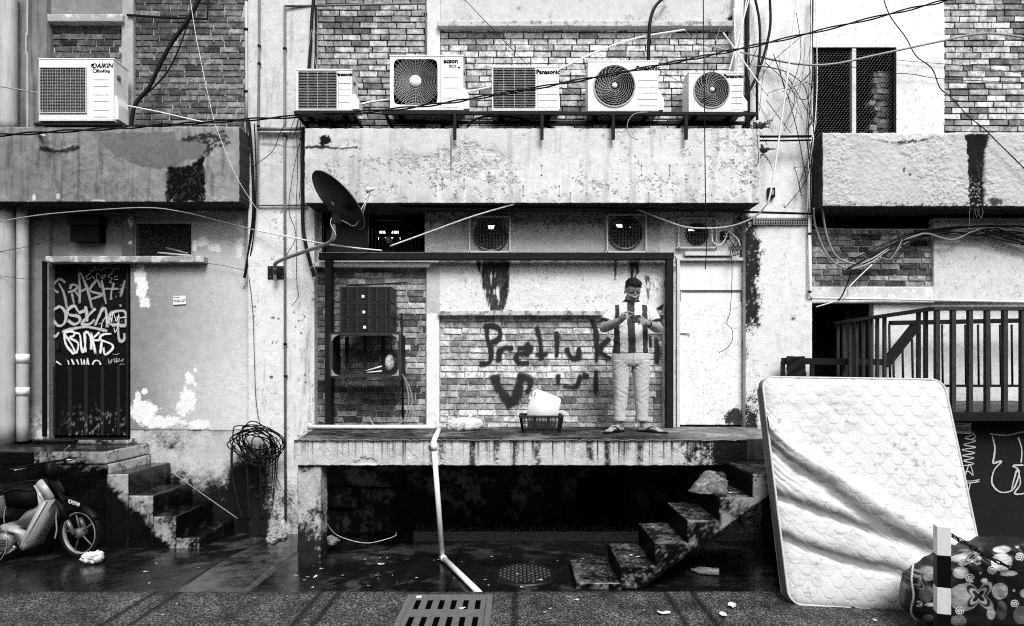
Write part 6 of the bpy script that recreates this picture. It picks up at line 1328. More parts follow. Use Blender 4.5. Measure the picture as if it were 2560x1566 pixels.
b = MB(); b.tube(catmull([W(1168, 1056, -.52), W(1172, 1046, -.5), W(1178, 1038, -.46), W(1182, 1030, -.45)], 5), [.028, .026, .025, .022, .018, .016, .014, .014, .016, .018, .02, .02, .02, .02, .018, .015], 8); b.build('tied_neck', 'dirty_white', sk)
# drain pipe
dp = empty('drain_pipe', 'white plastic drain pipe running along the platform and down to the kerb', 'pipe', W(1107, 1400, -1.42)); pr = .026
def pipe_seg(name, pts, r_=pr, m='white_pvc', parent=None, n=16): b = MB(); b.tube(pts, r_, n); return b.build(name, m, parent if parent is not None else dp)
A_, B_, C_, D_, E_ = Vector((WX(775, -.4), -.4, 1.232)), Vector((WX(1093, -.4), -.4, 1.232)), W(1084, 1108, -1.565), W(1106, 1396, -1.44), W(1199, 1486, -2.405); D_.z = .035; E_.z = .028
B2 = Vector((WX(1100, -.46), -.46, 1.235))
pipe_seg('pipe_length', [A_, B_]); pipe_seg('pipe_length', [B2, C_ + Vector((0, .03, .02))]); pipe_seg('pipe_length', [C_, D_]); pipe_seg('pipe_length', [D_, E_])
for p, d in ((B2, B_ - B2), (C_, D_ - C_), (D_, E_ - D_)): b = MB(); b.ellipsoid(p, .031, nu=16, nv=10); q_ = p + d.normalized() * .07; b.cyl(p, q_, .031); b.build('elbow', 'white_pvc', dp)
b = MB(); b.cyl(A_ + Vector((.0, 0, -.03)), A_ + Vector((0, 0, .05)), .03); b.build('end_socket', 'dirty_white', dp)

# angle-iron box shelf with trays
YB0, YB1 = -.48, -.12; shf = empty('box_shelf', 'slotted angle iron box shelf on the brick wall under the stacked trays', 'shelf', W(913, 942, -.3)); 
def slot_bar(a, c, w, nsl, nm='slotted_bar', m='grey_metal'):
    b = MB(); a = Vector(a); c = Vector(c); b.bar(a, c, w, .006, Vector((0, 1, 0))); o = b.build(nm, mat('shelf_steel', .06, .5, noise=.5, bump=.1, spec=.2), shf); d = c - a
    q = MB()
    for i in range(nsl):
        p = a + d * ((i + .5) / nsl); q.bar(p - d.normalized() * .012 + Vector((0, -.0045, 0)), p + d.normalized() * .012 + Vector((0, -.0045, 0)), .007, .002, Vector((0, 1, 0)))
    o2 = q.build('slots', 'black_void', o); o2['kind'] = 'stuff'
z1, z0 = WZ(836, YB0), WZ(940, YB0); x0, x1 = WX(828, YB0), WX(998, YB0)
for (a, c) in (((x0, YB0, z0), (x0, YB0, z1)), ((x1, YB0, z0), (x1, YB0, z1))): slot_bar(a, c, .035, 14)
slot_bar((x0, YB0 - .008, z0), (x1, YB0 - .008, z0), .03, 22); slot_bar((x0, YB0 - .008, z1), (x1, YB0 - .008, z1), .03, 22)
for px in (868, 913, 958): slot_bar((WX(px, YB1), YB1 - .01, WZ(934, YB1)), (WX(px, YB1), YB1 - .01, WZ(842, YB1)), .045, 12)
for (a, c) in ((( x0, z0), (x1, z0)), ((x0, z1), (x1, z1)), ((x0, z0), (x0, z1)), ((x1, z0), (x1, z1))):
    b = MB(); b.add([(a[0], YB0, a[1]), (c[0], YB0, c[1]), (c[0], YB1, c[1]), (a[0], YB1, a[1])], [(0, 1, 2, 3)]); o = b.build('sheet', mat('shelf_sheet', .02, .6, noise=.5, bump=.1, spec=.1), shf); m_ = o.modifiers.new('t', 'SOLIDIFY'); m_.thickness = .004
for (cx, cy, sx_, sy_) in ((837, 845, 1, -1), (989, 845, -1, -1), (837, 932, 1, 1), (989, 932, -1, 1)):
    b = MB(); p = W(cx - 8 * sx_, cy + 8 * sy_ * 1.0, YB0 - .014); u_ = .085; b.prism([(p.x, p.z), (p.x + sx_ * u_, p.z), (p.x + sx_ * .03, p.z + sy_ * .03 * -1 * -1 if False else p.z + .03 * sy_), (p.x, p.z + u_ * sy_)], YB0 - .017, YB0 - .013); b.build('corner_plate', mat('corner_plate', .30, .5, metal=.2, noise=.3), shf)
it = empty('plastic_bag', 'crumpled clear bag lying inside the box shelf', 'bag', W(972, 925, -.3)); me = lump('film', '', '', 974, 908, .055, .10, .06, -.3, z0 + .01, .42, None, 12, .03); adopt(link('film', me, 'tone_print'), it)
b = MB(); b.tube([W(915, 928, -.3), W(955, 916, -.34)], .010, 6); b.tube([W(918, 932, -.34), W(955, 928, -.36)], .009, 6); o = b.build('rods', 'white_pvc', it)
tp = mat('tray_plastic', .035, .45, noise=.3, bump=.05, spec=.16)
for k_, (y0, y1, lab) in enumerate(((717, 755, 'top black plastic tray of the stack on the wall shelf'), (757, 793, 'middle black plastic tray of the stack on the wall shelf'), (795, 831, 'lowest black plastic tray of the stack on the wall shelf'))):
    YT = -.46; tr = empty('plastic_tray', lab, 'tray', W(914, y1, YT), 'stacked black trays'); X0, X1, Z1, Z0 = WX(849, YT), WX(978, YT), WZ(y0, YT), WZ(y1, YT); dY = .32
    b = MB(); b.bbox(X0, X1, YT, YT + dY, Z1 - .012, Z1, .003); b.build('rim', tp, tr); b = MB(); b.box(X0 + .01, X1 - .01, YT + .01, YT + dY - .01, Z0, Z0 + .008); b.build('bottom', tp, tr)
    b = MB()
    for i in range(46):
        x = X0 + .01 + (X1 - X0 - .02) * i / 45; b.box(x - .0035, x + .0035, YT + .003, YT + .009, Z0, Z1 - .012)
    for z in np.linspace(Z0, Z1 - .012, 6): b.box(X0 + .01, X1 - .01, YT + .001, YT + .007, z - .003, z + .003)
    o = b.build('lattice_front', tp, tr); o['kind'] = 'stuff'
    for px in (850, 869, 890, 921, 941, 962): b = MB(); b.bbox(WX(px, YT), WX(px + 5, YT), YT - .006, YT + .008, Z0, Z1 - .01, .002); b.build('rib', tp, tr)
    for xe in (X0, X1 - .008): b = MB(); b.box(xe, xe + .008, YT, YT + dY, Z0, Z1); b.build('end_wall', tp, tr)
    b = MB(); b.box(X0, X1, YT + dY - .008, YT + dY, Z0, Z1); b.build('rear_wall', tp, tr)
    b = MB(); cx = 908 + k_ * 2; b.box(WX(cx - 3.5, YT), WX(cx + 3.5, YT), YT - .008, YT - .006, WZ((y0 + y1) / 2 + 9, YT), WZ((y0 + y1) / 2 + 2, YT)); b.build('label_sticker', 'paper', tr)
b = MB(); b.bar(W(865, 715, -.45), W(1018, 707, -.4), .03, .012); o = b.build('wooden_batten', 'rust_steel'); tag(o, 'dark batten lying across the top tray', 'batten')

# clear plastic bag on the right steps
cbg = empty('plastic_bag', 'clear plastic bag of food scraps on the open concrete steps', 'bag', W(1770, 1236, -2.0))
me = lump('film', '', '', 1772, 1213, .175, .115, .12, -2.0, .803, .36, None, 15, .05); V = verts_np(me); c = W(1772, 1213, -2.0)
V[:, 2] = np.maximum(V[:, 2] - .10 * np.clip((c.x - V[:, 0]) / .17, 0, 1), .803); put(me, V)
o = link('film', me, mat('clear_film', .34, .18, noise=.5, nscale=18, bump=.8, bscale=26, alpha=.42, spec=.6)); adopt(o, cbg)
for (x, y, r_, v) in ((1800, 1192, .055, .012), (1776, 1222, .065, .012), (1752, 1218, .05, .3)): me = lump('scrap', '', '', x, y, r_, r_ * .8, r_ * .8, -2.04, .803, v, None, int(x), .012); adopt(link('scrap', me, 'tone_print'), cbg)
btl = empty('bottle', 'empty clear drink bottle lying in the dark under the steps', 'bottle', W(1765, 1415, -1.9)); b = MB(); p0 = W(1797, 1420, -1.9); p0.z = .04; p1 = W(1728, 1410, -1.85); p1.z = .045; ax = (p1 - p0); L_ = ax.length; b.lathe([(.001, 0), (.032, .0), (.033, .02), (.030, .03), (.033, .04), (.030, .06), (.033, .08), (.033, L_ * .7), (.014, L_ * .9), (.014, L_), (.001, L_)], p0, ax, 16); b.build('bottle_body', mat('pet', .5, .15, alpha=.35, bump=.1, noise=.1), btl)
# ------------------------------------------------------------------ motorbike
YM = -1.34
def B(x, y, dy=0.0): return W(x / 5.023, 1120 + y / 5.023, YM + dy)
def BX(x, y, dy): p = B(x, y); return Vector((p.x, YM + dy, p.z))     # same side-view place, moved across the bike
bk = empty('motorbike', 'parked underbone motorbike with pale leg shield at the left edge', 'motorbike', (-5.1, YM, -.03))
steer = math.radians(15); fw = Vector((math.cos(steer), -math.sin(steer), 0)); axl = Vector((-math.sin(steer), -math.cos(steer), 0)); hubc = B(1008, 1075); hubc.z = gz(YM) + .262
def wheel(c, ax_, fwd, front=True):
    w_ = empty('tmp', None, None, c); bpy.data.objects.remove(w_)
    b = MB(); b.tube([c + (fwd * math.cos(t) + Vector((0, 0, 1)) * math.sin(t)) * .237 for t in np.linspace(0, 2 * math.pi, 48, endpoint=False)], .024, 12, closed=True); wl = b.build('wheel', 'black_rubber', bk)
    b = MB(); Q = lambda r_, a: (c + (fwd * math.cos(a) + Vector((0, 0, 1)) * math.sin(a)) * r_)
    for i in range(64):
        a = 2 * math.pi * i / 64
        for s_ in (-1, 1): b.bar(Q(.255, a) + ax_ * .006 * s_, Q(.250, a + .05) + ax_ * .026 * s_, .010, .008)
    o = b.build('tread', 'black_rubber', wl); o['kind'] = 'stuff'
    b = MB(); b.lathe([(.206, -.020), (.211, -.018), (.203, -.006), (.203, .006), (.211, .018), (.206, .020), (.198, .014), (.198, -.014), (.206, -.020)], c, ax_, 48); b.build('rim', mat('rim_paint', .30, .4, noise=.3, metal=.2), wl)
    for k in range(5):
        a = math.radians(90 - 200 + 72 * k); b = MB(); b.tube([Q(.03, a), Q(.20, a)], [.010, .007], 6); b.build('spoke', mat('spoke_paint', .10, .45, noise=.3), wl)
    b = MB(); b.lathe([(.001, -.05), (.045, -.045), (.05, -.02), (.05, .03), (.03, .05), (.001, .05)], c, ax_, 24); b.build('hub', 'spoke_paint', wl)
    return wl
wheel(hubc, axl, fw); rc = Vector((hubc.x - 1.20, YM, hubc.z)); wheel(rc, Vector((0, -1, 0)), Vector((1, 0, 0)))
top = B(800, 640); headp = Vector((top.x, YM, top.z))
for s_ in (-1, 1):
    b = MB(); lo_ = hubc + axl * .065 * s_; up_ = Vector((headp.x, YM, headp.z)) + axl * .065 * s_; b.tube([lo_, lo_.lerp(up_, .45)], .021, 12); b.build('fork_leg', mat('fork', .14, .35, metal=.5, noise=.2), bk); b = MB(); b.tube([lo_.lerp(up_, .42), up_], .026, 12); b.build('fork_cover', 'black_plastic', bk)
# mudguard and number plate
b = MB(); rows = []
for i in range(15):
    a = math.radians(35 + 125 * i / 14)
    rows.append([tuple(hubc + (fw * math.cos(a) + Vector((0, 0, 1)) * math.sin(a)) * (.285 - .02 * abs(k)) + axl * (.022 * k)) for k in (-2, -1, 0, 1, 2)])
o = link('mudguard', grid_mesh('mudguard', np.array(rows)), 'black_plastic'); adopt(o, bk); o.modifiers.new('t', 'SOLIDIFY').thickness = .004
pc = B(995, 680) + axl * .05; M = Matrix(((fw.x, -axl.x, 0, pc.x), (fw.y, -axl.y, 0, pc.y), (0, 0, 1, pc.z), (0, 0, 0, 1))) @ Matrix.Rotation(.22, 4, 'Y')
b = MB(); b.bbox(-.085, .085, -.004, .004, -.036, .036, .003, M); pl = b.build('number_plate', 'black_plastic', bk)
me = text_mesh('KX9709', .052, .0012, 0, .88); me.transform(M @ Matrix.Translation((0, -.0055, 0)) @ Matrix.Rotation(math.pi / 2, 4, 'X')); adopt(link('lettering', me, 'white_paint'), pl)
b = MB(); b.prism([(-.05, .0), (.16, .02), (.16, .09), (.02, .10)], -.03, .03); me = b.mesh('m'); 
# leg shield (two-sided shell across the bike)
pale = mat('bike_paint', .34, .35, noise=.12, nscale=14, bump=.06, spec=.4, speck=.3)
def shell(name, poly, d0, d1, m, bev=.012):
    b = MB(); pts = [B(x, y) for x, y in poly]; b.prism([(p.x, p.z) for p in pts], YM + d0, YM + d1); me = b.mesh(name); bm = bmesh.new(); bm.from_mesh(me); bmesh.ops.bevel(bm, geom=bm.edges[:], offset=bev, segments=2, affect='EDGES')
    for f in bm.faces: f.smooth = True
    bm.to_mesh(me); bm.free(); o = link(name, me, m); return adopt(o, bk)
shell('leg_shield', [(525, 432), (598, 372), (758, 603), (650, 642)], -.10, .10, pale)
shell('leg_shield', [(650, 644), (758, 612), (445, 1160), (437, 1250), (372, 1200), (425, 1085), (540, 850)], -.15, .15, pale)
shell('leg_shield_edge', [(528, 440), (575, 540), (592, 680), (540, 845), (500, 930), (560, 830), (648, 645)], -.12, .12, pale, .006)
shell('side_panel', [(95, 935), (440, 1048), (420, 1110), (400, 1225), (315, 1180), (285, 1050), (58, 1025)], -.11, .11, pale)
shell('side_panel', [(270, 925), (440, 745), (560, 700), (548, 800), (445, 990), (310, 950)], -.09, .09, mat('bike_paint_dull', .20, .45, noise=.15, bump=.06, spec=.3))
shell('fairing', [(610, 370), (770, 600), (860, 640), (830, 700), (760, 640), (740, 540), (640, 380)], -.07, .07, 'black_plastic', .008)
shell('nacelle', [(590, 190), (630, 160), (690, 210), (700, 380), (620, 370), (590, 330)], -.04, .04, 'black_plastic', .012)
shell('basket', [(145, 460), (520, 490), (560, 700), (430, 740), (200, 720)], -.13, .13, mat('bike_dark', .006, .6, noise=.3, spec=.1), .015)
b = MB(); b.tube(catmull([BX(145, 470, -.13), BX(230, 440, .1), BX(520, 455, .13), BX(520, 492, -.13), BX(340, 482, -.14), BX(200, 515, -.14)], 6, True), .006, 6, closed=True); b.build('basket_rim', 'rust_steel', bk)
shell('seat', [(-700, 470), (-200, 440), (40, 500), (95, 540), (60, 640), (-20, 690), (-650, 660)], -.13, .13, mat('bike_seat', .008, .5, noise=.3, spec=.2), .03)
shell('side_cover', [(-480, 640), (0, 640), (90, 575), (135, 600), (90, 860), (-60, 850), (-480, 820)], -.12, .12, mat('bike_cover', .13, .45, noise=.15, spec=.3), .012)
shell('tail', [(-1100, 560), (-480, 560), (-480, 800), (-1000, 700)], -.11, .11, pale, .02)
b = MB(); b.bar(BX(-120, 890, -.12), BX(140, 955, -.12), .02, .03); b.bar(BX(-120, 930, -.125), BX(90, 965, -.125), .012, .012); b.build('frame_rail', 'chrome', bk)
shell('engine_case', [(-150, 1060), (50, 1050), (200, 1040), (285, 1110), (265, 1220), (180, 1260), (-150, 1240)], -.13, .13, mat('engine_metal', .10, .4, metal=.4, noise=.4, nscale=30, bump=.3, bscale=80), .02)
b = MB(); b.lathe([(.001, -.026), (.075, -.024), (.082, -.014), (.092, -.012), (.095, .02)], BX(168, 1143, -.135), Vector((0, 1, 0)), 32); b.build('clutch_cover', mat('cover_metal', .22, .35, metal=.5, noise=.25), bk)
for k in range(5): b = MB(); p = BX(168, 1103 + k * 20, -.163); b.bar(p - Vector((.06, 0, 0)), p + Vector((.06, 0, 0)), .004, .004); b.build('cover_rib', 'black_plastic', bk)
b = MB(); b.tube(catmull([BX(300, 1200, -.1), BX(200, 1270, -.12), BX(0, 1280, -.13), BX(-300, 1290, -.15), BX(-900, 1200, -.16)], 6), .024, 12); b.build('exhaust', 'chrome', bk)
b = MB(); b.tube(catmull([BX(30, 1350, -.14), BX(-80, 1380, -.16), BX(-160, 1340, -.17)], 6), .012, 8); b.tube([BX(-60, 1290, -.12), BX(-60, 1380, -.14)], .012, 8); b.build('foot_lever', 'chrome', bk)
# handlebar across the bike, turned with the wheel
hx = Vector((math.sin(steer), math.cos(steer), 0)); hc = B(560, 190); gl, gr_ = hc - hx * .33 + Vector((0, 0, -.02)), hc + hx * .33 + Vector((0, 0, .0))
b = MB(); b.tube([gl, hc - hx * .15 + Vector((0, 0, .0)), hc, hc + hx * .15, gr_], .012, 10); b.build('handlebar', 'black_plastic', bk)
for g_, s_ in ((gl, -1), (gr_, 1)): b = MB(); b.tube([g_, g_ - hx * s_ * .12], .018, 10); b.build('grip', 'black_rubber', bk); b = MB(); b.tube([g_ - hx * s_ * .13 + fw * .03, g_ + fw * .06 - hx * s_ * .0], .006, 6); b.build('brake_lever', 'chrome', bk)
b = MB(); mp = hc + hx * .20; b.tube(catmull([mp, mp + Vector((.0, .0, .09)), mp + Vector((.05, .02, .15))], 5), .005, 6); b.build('mirror_stalk', 'chrome', bk); b = MB(); b.ellipsoid(mp + Vector((.10, .03, .19)), (.036, .008, .022), Matrix.Rotation(-.7, 3, 'Y')); b.build('mirror', 'black_plastic', bk)
b = MB(); b.tube(catmull([B(760, 680), B(715, 780), B(705, 900), B(712, 1030), B(690, 1140)], 6), .007, 6); b.build('brake_hose', 'grey_cable', bk)
b = MB(); b.tube(catmull([BX(215, 700, -.14), BX(205, 830, -.15), BX(225, 980, -.15), BX(262, 1080, -.17), BX(250, 1210, -.17), BX(200, 1320, -.17), BX(100, 1400, -.16)], 6), .004, 6); b.build('loose_cable', 'grey_cable', bk)
b = MB(); b.tube([Vector((hubc.x - .55, YM - .1, hubc.z - .05)), Vector((hubc.x - .75, YM - .18, gz(YM) + .0))], .010, 8); b.build('side_stand', 'black_plastic', bk)

# ------------------------------------------------------------------ pipes and cables on the facade
G = 'cables strung over the facade'
tw = []
pts = [(-30, 340, -.9), (300, 320, -.85), (612, 300, -.8), (1000, 272, -.8), (1290, 229, -.8), (1640, 165, -.8), (1930, 105, -.8), (2330, 10, -.85), (2450, -20, -.85)]
P = catmull([W(*p) for p in pts], 24); b = MB()
for ph in (0, math.pi): b.tube([p + Vector((0, .012 * math.cos(i * .55 + ph), .012 * math.sin(i * .55 + ph))) for i, p in enumerate(P)], .0085, 6)
o = b.build('aerial_cable', 'black_rubber'); tag(o, 'twisted black aerial cable sloping across the whole facade in front of the air conditioners', 'cable', G)
def C(label, pts, r_=.006, m='black_rubber', name='cable', cat='cable'): return cable(name, label, pts, r_, m, cat, G)
C('thick pale hose arching past the top of the mesh window', [(1890, 140, -.2), (1990, 160, -.25), (2080, 161, -.3), (2200, 136, -.3), (2340, 106, -.25), (2440, 86, -.2), (2520, 88, -.2), (2640, 108, -.2)], .012, 'grey_cable', 'hose', 'hose')
C('long thin black cable wandering down the right brick wall over the parapet', [(2205, -15, -.2), (2225, 40, -.2), (2265, 95, -.2), (2290, 140, -.25), (2330, 172, -.25), (2350, 220, -.3), (2380, 246, -.3), (2420, 290, -.4), (2460, 322, -.45), (2490, 352, -.46), (2640, 500, -.46)], .006)
C('thin wire from the window mullion to the right brick wall', [(2130, 127, -.06), (2240, 150, -.07), (2400, 164, -.07), (2600, 190, -.07)], .003)
C('sagging thin wire across the window to the right edge', [(2050, 163, -.15), (2115, 165, -.15), (2180, 180, -.15), (2280, 186, -.1), (2360, 198, -.08), (2600, 208, -.08)], .004)
C('straight thin wire slanting down at the top centre ledge', [(1148, -15, -.18), (1250, 92, -.18), (1320, 165, -.2)], .004)
C('fat black hose bending down behind the fourth air conditioner', [(1672, -15, -.15), (1640, 14, -.2), (1626, 50, -.22), (1622, 100, -.22), (1621, 158, -.22)], .020, 'black_rubber', 'hose', 'hose')
C('pale conduit rising to the right above the middle air conditioners', [(1398, 174, -.3), (1500, 126, -.2), (1600, 94, -.15), (1712, 75, -.12)], .011, 'white_pvc', 'conduit', 'conduit')
C('loose thin wire hanging off the end of the pale conduit', [(1712, 76, -.12), (1730, 95, -.12), (1742, 108, -.12)], .003, 'grey_cable')
C('short pale conduit running right from the loose wire to the pier', [(1742, 108, -.12), (1800, 122, -.14), (1860, 133, -.18), (1935, 152, -.2)], .009, 'grey_cable', 'conduit', 'conduit')
for i, (a, c_, lab) in enumerate((((1835, 22), (1840, 181), 'leftmost pale rod of the bundle standing beside the right pier'), ((1857, -15), (1843, 181), 'tallest pale rod of the bundle beside the right pier'), ((1868, -15), (1846, 140), 'pale rod leaning right in the bundle beside the right pier'), ((1876, -15), (1822, 181), 'slanting pale rod crossing the bundle beside the right pier'), ((1808, 82), (1920, 240), 'pale rod lying diagonally across the bundle beside the right pier'))):
    C(lab, [(*a, -.22 - .02 * i), ((a[0] + c_[0]) / 2, (a[1] + c_[1]) / 2, -.23 - .02 * i), (*c_, -.24 - .02 * i)], .008, 'white_pvc', 'rod', 'rod')
C('thick black cable drop at the right pier, left of the two', [(1885, -15, -.2), (1898, 50, -.22), (1900, 120, -.24), (1893, 200, -.24), (1893, 300, -.24)], .016)
C('thick black cable drop at the right pier, swinging inwards', [(1924, -15, -.25), (1926, 60, -.25), (1915, 120, -.26), (1898, 175, -.27), (1880, 215, -.27), (1862, 245, -.28)], .016)
C('dark mouldy pipe behind the rods at the right pier', [(1868, -15, -.14), (1868, 120, -.14), (1870, 320, -.14)], .030, 'rust_steel', 'pipe', 'pipe')
C('taut vertical black wire hanging in front of the white door', [(1758, -15, -.62), (1761, 260, -.62), (1764, 520, -.62), (1766, 620, -.6), (1763, 674, -.6)], .006)
C('white cable falling from the top right and sagging past the small vent', [(1993, -15, -.3), (1975, 140, -.35), (1950, 330, -.45), (1927, 480, -.5), (1910, 520, -.45), (1880, 546, -.3), (1830, 565, -.2), (1770, 571, -.2), (1710, 567, -.2), (1650, 546, -.2), (1600, 526, -.2), (1562, 514, -.2)], .010, 'white_cable')
C('thick black cable slanting down the left brick wall', [(505, -15, -.1), (470, 50, -.12), (428, 110, -.14), (396, 170, -.15), (372, 220, -.16), (338, 262, -.2), (328, 318, -.22)], .024)
C('thinner black cable curving beside the thick one on the left bricks', [(485, 20, -.1), (466, 70, -.12), (444, 130, -.14), (415, 185, -.15), (370, 232, -.17), (345, 250, -.18)], .010)
C('thin white wire hanging across the left parapet', [(474, -15, -.5), (490, 90, -.5), (525, 260, -.5), (545, 330, -.5), (590, 440, -.48), (640, 520, -.4), (672, 560, -.3), (686, 630, -.25), (720, 665, -.3), (770, 672, -.5), (793, 650, -.6), (797, 625, -.6)], .003, 'white_cable')
C('rope end reaching in from the left edge to the lone air conditioner', [(-20, 213, -.5), (50, 225, -.48), (97, 233, -.44)], .007, 'grey_cable', 'rope', 'rope')
C('pale pipe sloping down right of the lone air conditioner', [(314, 264, -.3), (400, 281, -.35), (525, 310, -.42)], .008, 'white_pvc', 'conduit', 'conduit')
C('pale hose sagging under the left parapet towards the dish', [(-30, 560, -.45), (100, 538, -.43), (250, 525, -.42), (375, 520, -.40), (470, 533, -.3), (560, 556, -.2), (640, 576, -.2)], .007, 'grey_cable', 'hose', 'hose')
C('pale hose running from the pier past the dish arm to the barred opening', [(640, 576, -.2), (720, 592, -.3), (800, 608, -.4), (885, 620, -.3), (955, 627, -.15)], .010, 'white_pvc', 'hose', 'hose')
C('straight pale rod propped between the parapet and the barred opening', [(975, 616, -.15), (1080, 578, -.2), (1180, 542, -.3), (1285, 511, -.38)], .010, 'white_pvc', 'rod', 'rod')
C('thin black wire rising across the dark transom panel', [(-20, 632, -.25), (90, 612, -.2), (180, 575, -.1), (295, 533, -.05)], .003)
C('thin slack black wire in front of the two left rain pipes', [(-20, 687, -.26), (70, 698, -.24), (135, 694, -.1)], .003)
C('thin black wire from the lintel to the dark junction on the left wall', [(500, 656, -.06), (560, 665, -.06), (610, 676, -.05)], .003)
# conduits on the pale pier
def conduit(label, pts, r_, m='grey_metal', clips=()):
    root = empty('conduit', label, 'conduit', W(*pts[-1]), 'conduits on the piers'); b = MB(); b.tube([W(*p) for p in pts], r_, 10); adopt(b.build('tube', m), root)
    for c_ in clips: b = MB(); b.lathe([(r_ * 1.05, -.012), (r_ * 1.5, -.012), (r_ * 1.5, .012), (r_ * 1.05, .012)], W(*c_), n=12); adopt(b.build('clip', 'rust_steel'), root)
    return root
cp = mat('conduit_paint', .12, .5, noise=.5, nscale=9, bump=.1, streak=.5)
conduit('tall dark conduit running down the whole pale pier', [(712, 16, -.15), (712, 500, -.15), (713, 900, -.15), (714, 1300, -.15)], .015, cp, [(712, 122, -.15), (713, 340, -.15), (713, 860, -.15), (714, 940, -.15)])
conduit('conduit crossing the top from the pale pier over the brick panel', [(712, 16, -.15), (830, 14, -.1), (1063, 9, -.08), (1065, 60, -.06), (1064, 140, -.06)], .013, cp, [(1064, 36, -.06)])
conduit('slim conduit on the left part of the pale pier with an elbow at its foot', [(648, -15, -.15), (647, 200, -.15), (645, 340, -.15), (645, 514, -.15), (770, 514, -.15)], .014, cp, [(648, 116, -.15), (648, 160, -.15), (646, 316, -.15)])
conduit('two-step horizontal conduit across the pale pier below the parapet top', [(645, 323, -.16), (700, 324, -.16), (762, 322, -.16)], .020, cp)
conduit('lower horizontal conduit across the pale pier below the parapet top', [(648, 331, -.17), (762, 331, -.17)], .014, 'grey_pvc')
conduit('grey rain conduit at the right edge of the left brick panel', [(616, 5, -.10), (616, 100, -.1), (617, 230, -.1), (617, 305, -.1)], .020, 'grey_pvc', [(616, 75, -.1), (616, 230, -.1)])
conduit('short horizontal conduit high on the left brick panel', [(318, 38, -.06), (420, 45, -.06), (518, 48, -.06), (518, -15, -.06)], .014, 'rust_steel')
conduit('white conduit turning along the right wall under the brick panel', [(2023, 525, -.16), (2024, 740, -.16), (2032, 746, -.13), (2200, 748, -.08), (2660, 757, -.08)], .014, 'white_pvc', [(2024, 585, -.16), (2024, 730, -.16)])
conduit('black conduit along the pier between the two right parapets', [(1895, 342, -.3), (1960, 342, -.28), (2028, 341, -.28)], .014, 'black_plastic')
conduit('second black conduit along the pier between the two right parapets', [(1895, 352, -.3), (1960, 352, -.28), (2028, 351, -.28)], .010, 'black_plastic')
conduit('long dark conduit under the central parapet reaching to the right pier', [(1000, 517, -.3), (1500, 520, -.3), (1850, 530, -.3), (2030, 535, -.2)], .013, 'black_plastic')
conduit('rusty vertical rod on the brick right of the box shelf', [(1004, 783, -.05), (1006, 900, -.05), (1008, 1066, -.05)], .012, 'rust_steel')
conduit('grey stub pipe sticking out of the left parapet', [(95, 335, -.38), (104, 337, -.5), (112, 341, -.58)], .018, 'grey_pvc')
C('thick black cable bundle beside the pale pier above the small air conditioner', [(786, -15, -.16), (780, 40, -.18), (777, 110, -.18), (772, 178, -.2)], .020)
C('black pipe standing beside the thick bundle at the top of the pale pier', [(790, 20, -.1), (789, 100, -.1), (788, 178, -.12)], .016, 'rust_steel', 'pipe', 'pipe')
for i, (pp, lab) in enumerate(((((778, 75, -.2), (772, 120, -.22), (766, 175, -.24)), 'left strand of the thin wires fanning below the black bundle'), (((780, 75, -.2), (785, 130, -.22), (792, 175, -.24)), 'middle strand of the thin wires fanning below the black bundle'), (((784, 72, -.2), (805, 110, -.12), (815, 140, -.1), (828, 172, -.1)), 'curly strand right of the black bundle on the bricks'), (((786, 75, -.2), (812, 110, -.1), (855, 170, -.1), (900, 220, -.1), (928, 245, -.1)), 'long strand slanting right of the black bundle over the bricks'))): C(lab, pp, .003, 'grey_cable')
C('heavy black pipe down the right side of the pale pier behind the dish', [(757, 320, -.2), (757, 440, -.2), (757, 560, -.2), (764, 610, -.22), (774, 650, -.2), (786, 692, -.18)], .022, 'rust_steel', 'pipe', 'pipe')
C('dark bundle of old cables down the edge of the left wall', [(622, 300, -.2), (630, 400, -.2), (634, 520, -.18), (626, 600, -.12), (614, 680, -.10), (610, 695, -.1)], .018)
C('second dark cable beside the old bundle at the edge of the left wall', [(636, 310, -.2), (640, 430, -.2), (637, 560, -.18), (626, 640, -.12)], .008)
C('thin black wire dropping from the junction to the coil by the steps', [(622, 690, -.14), (632, 780, -.16), (636, 900, -.16), (640, 1000, -.16), (650, 1064, -.2)], .004)
C('thin pale wire hanging down beside the left brick edge', [(786, 692, -.2), (776, 760, -.2), (764, 860, -.2), (768, 930, -.2), (778, 990, -.2), (781, 1066, -.35)], .004, 'white_cable')
C('slack thin wire sweeping across the pale pier from the left parapet', [(716, 305, -.3), (700, 335, -.3), (680, 380, -.3), (640, 412, -.3), (630, 425, -.25)], .004)
for i, pp in enumerate((((740, 290, -.3), (728, 320, -.3), (725, 345, -.3), (735, 340, -.3), (745, 300, -.3)), ((748, 292, -.3), (742, 330, -.3), (744, 420, -.28), (740, 520, -.26)), ((752, 295, -.3), (750, 360, -.3), (752, 440, -.28), (748, 500, -.26)), ((755, 335, -.22), (735, 420, -.2), (722, 520, -.2), (736, 570, -.2), (738, 600, -.2), (715, 640, -.2)), ((740, 530, -.2), (742, 700, -.2), (746, 740, -.2), (730, 765, -.2)))):
    C(('short loop of wire under the leftmost air conditioner of the row', 'long thin wire falling left of the central parapet', 'second long thin wire falling left of the central parapet', 'curved thin wire on the pale pier beside the dish', 'thin wire end curling on the pale pier below the dish arm')[i], pp, .004)
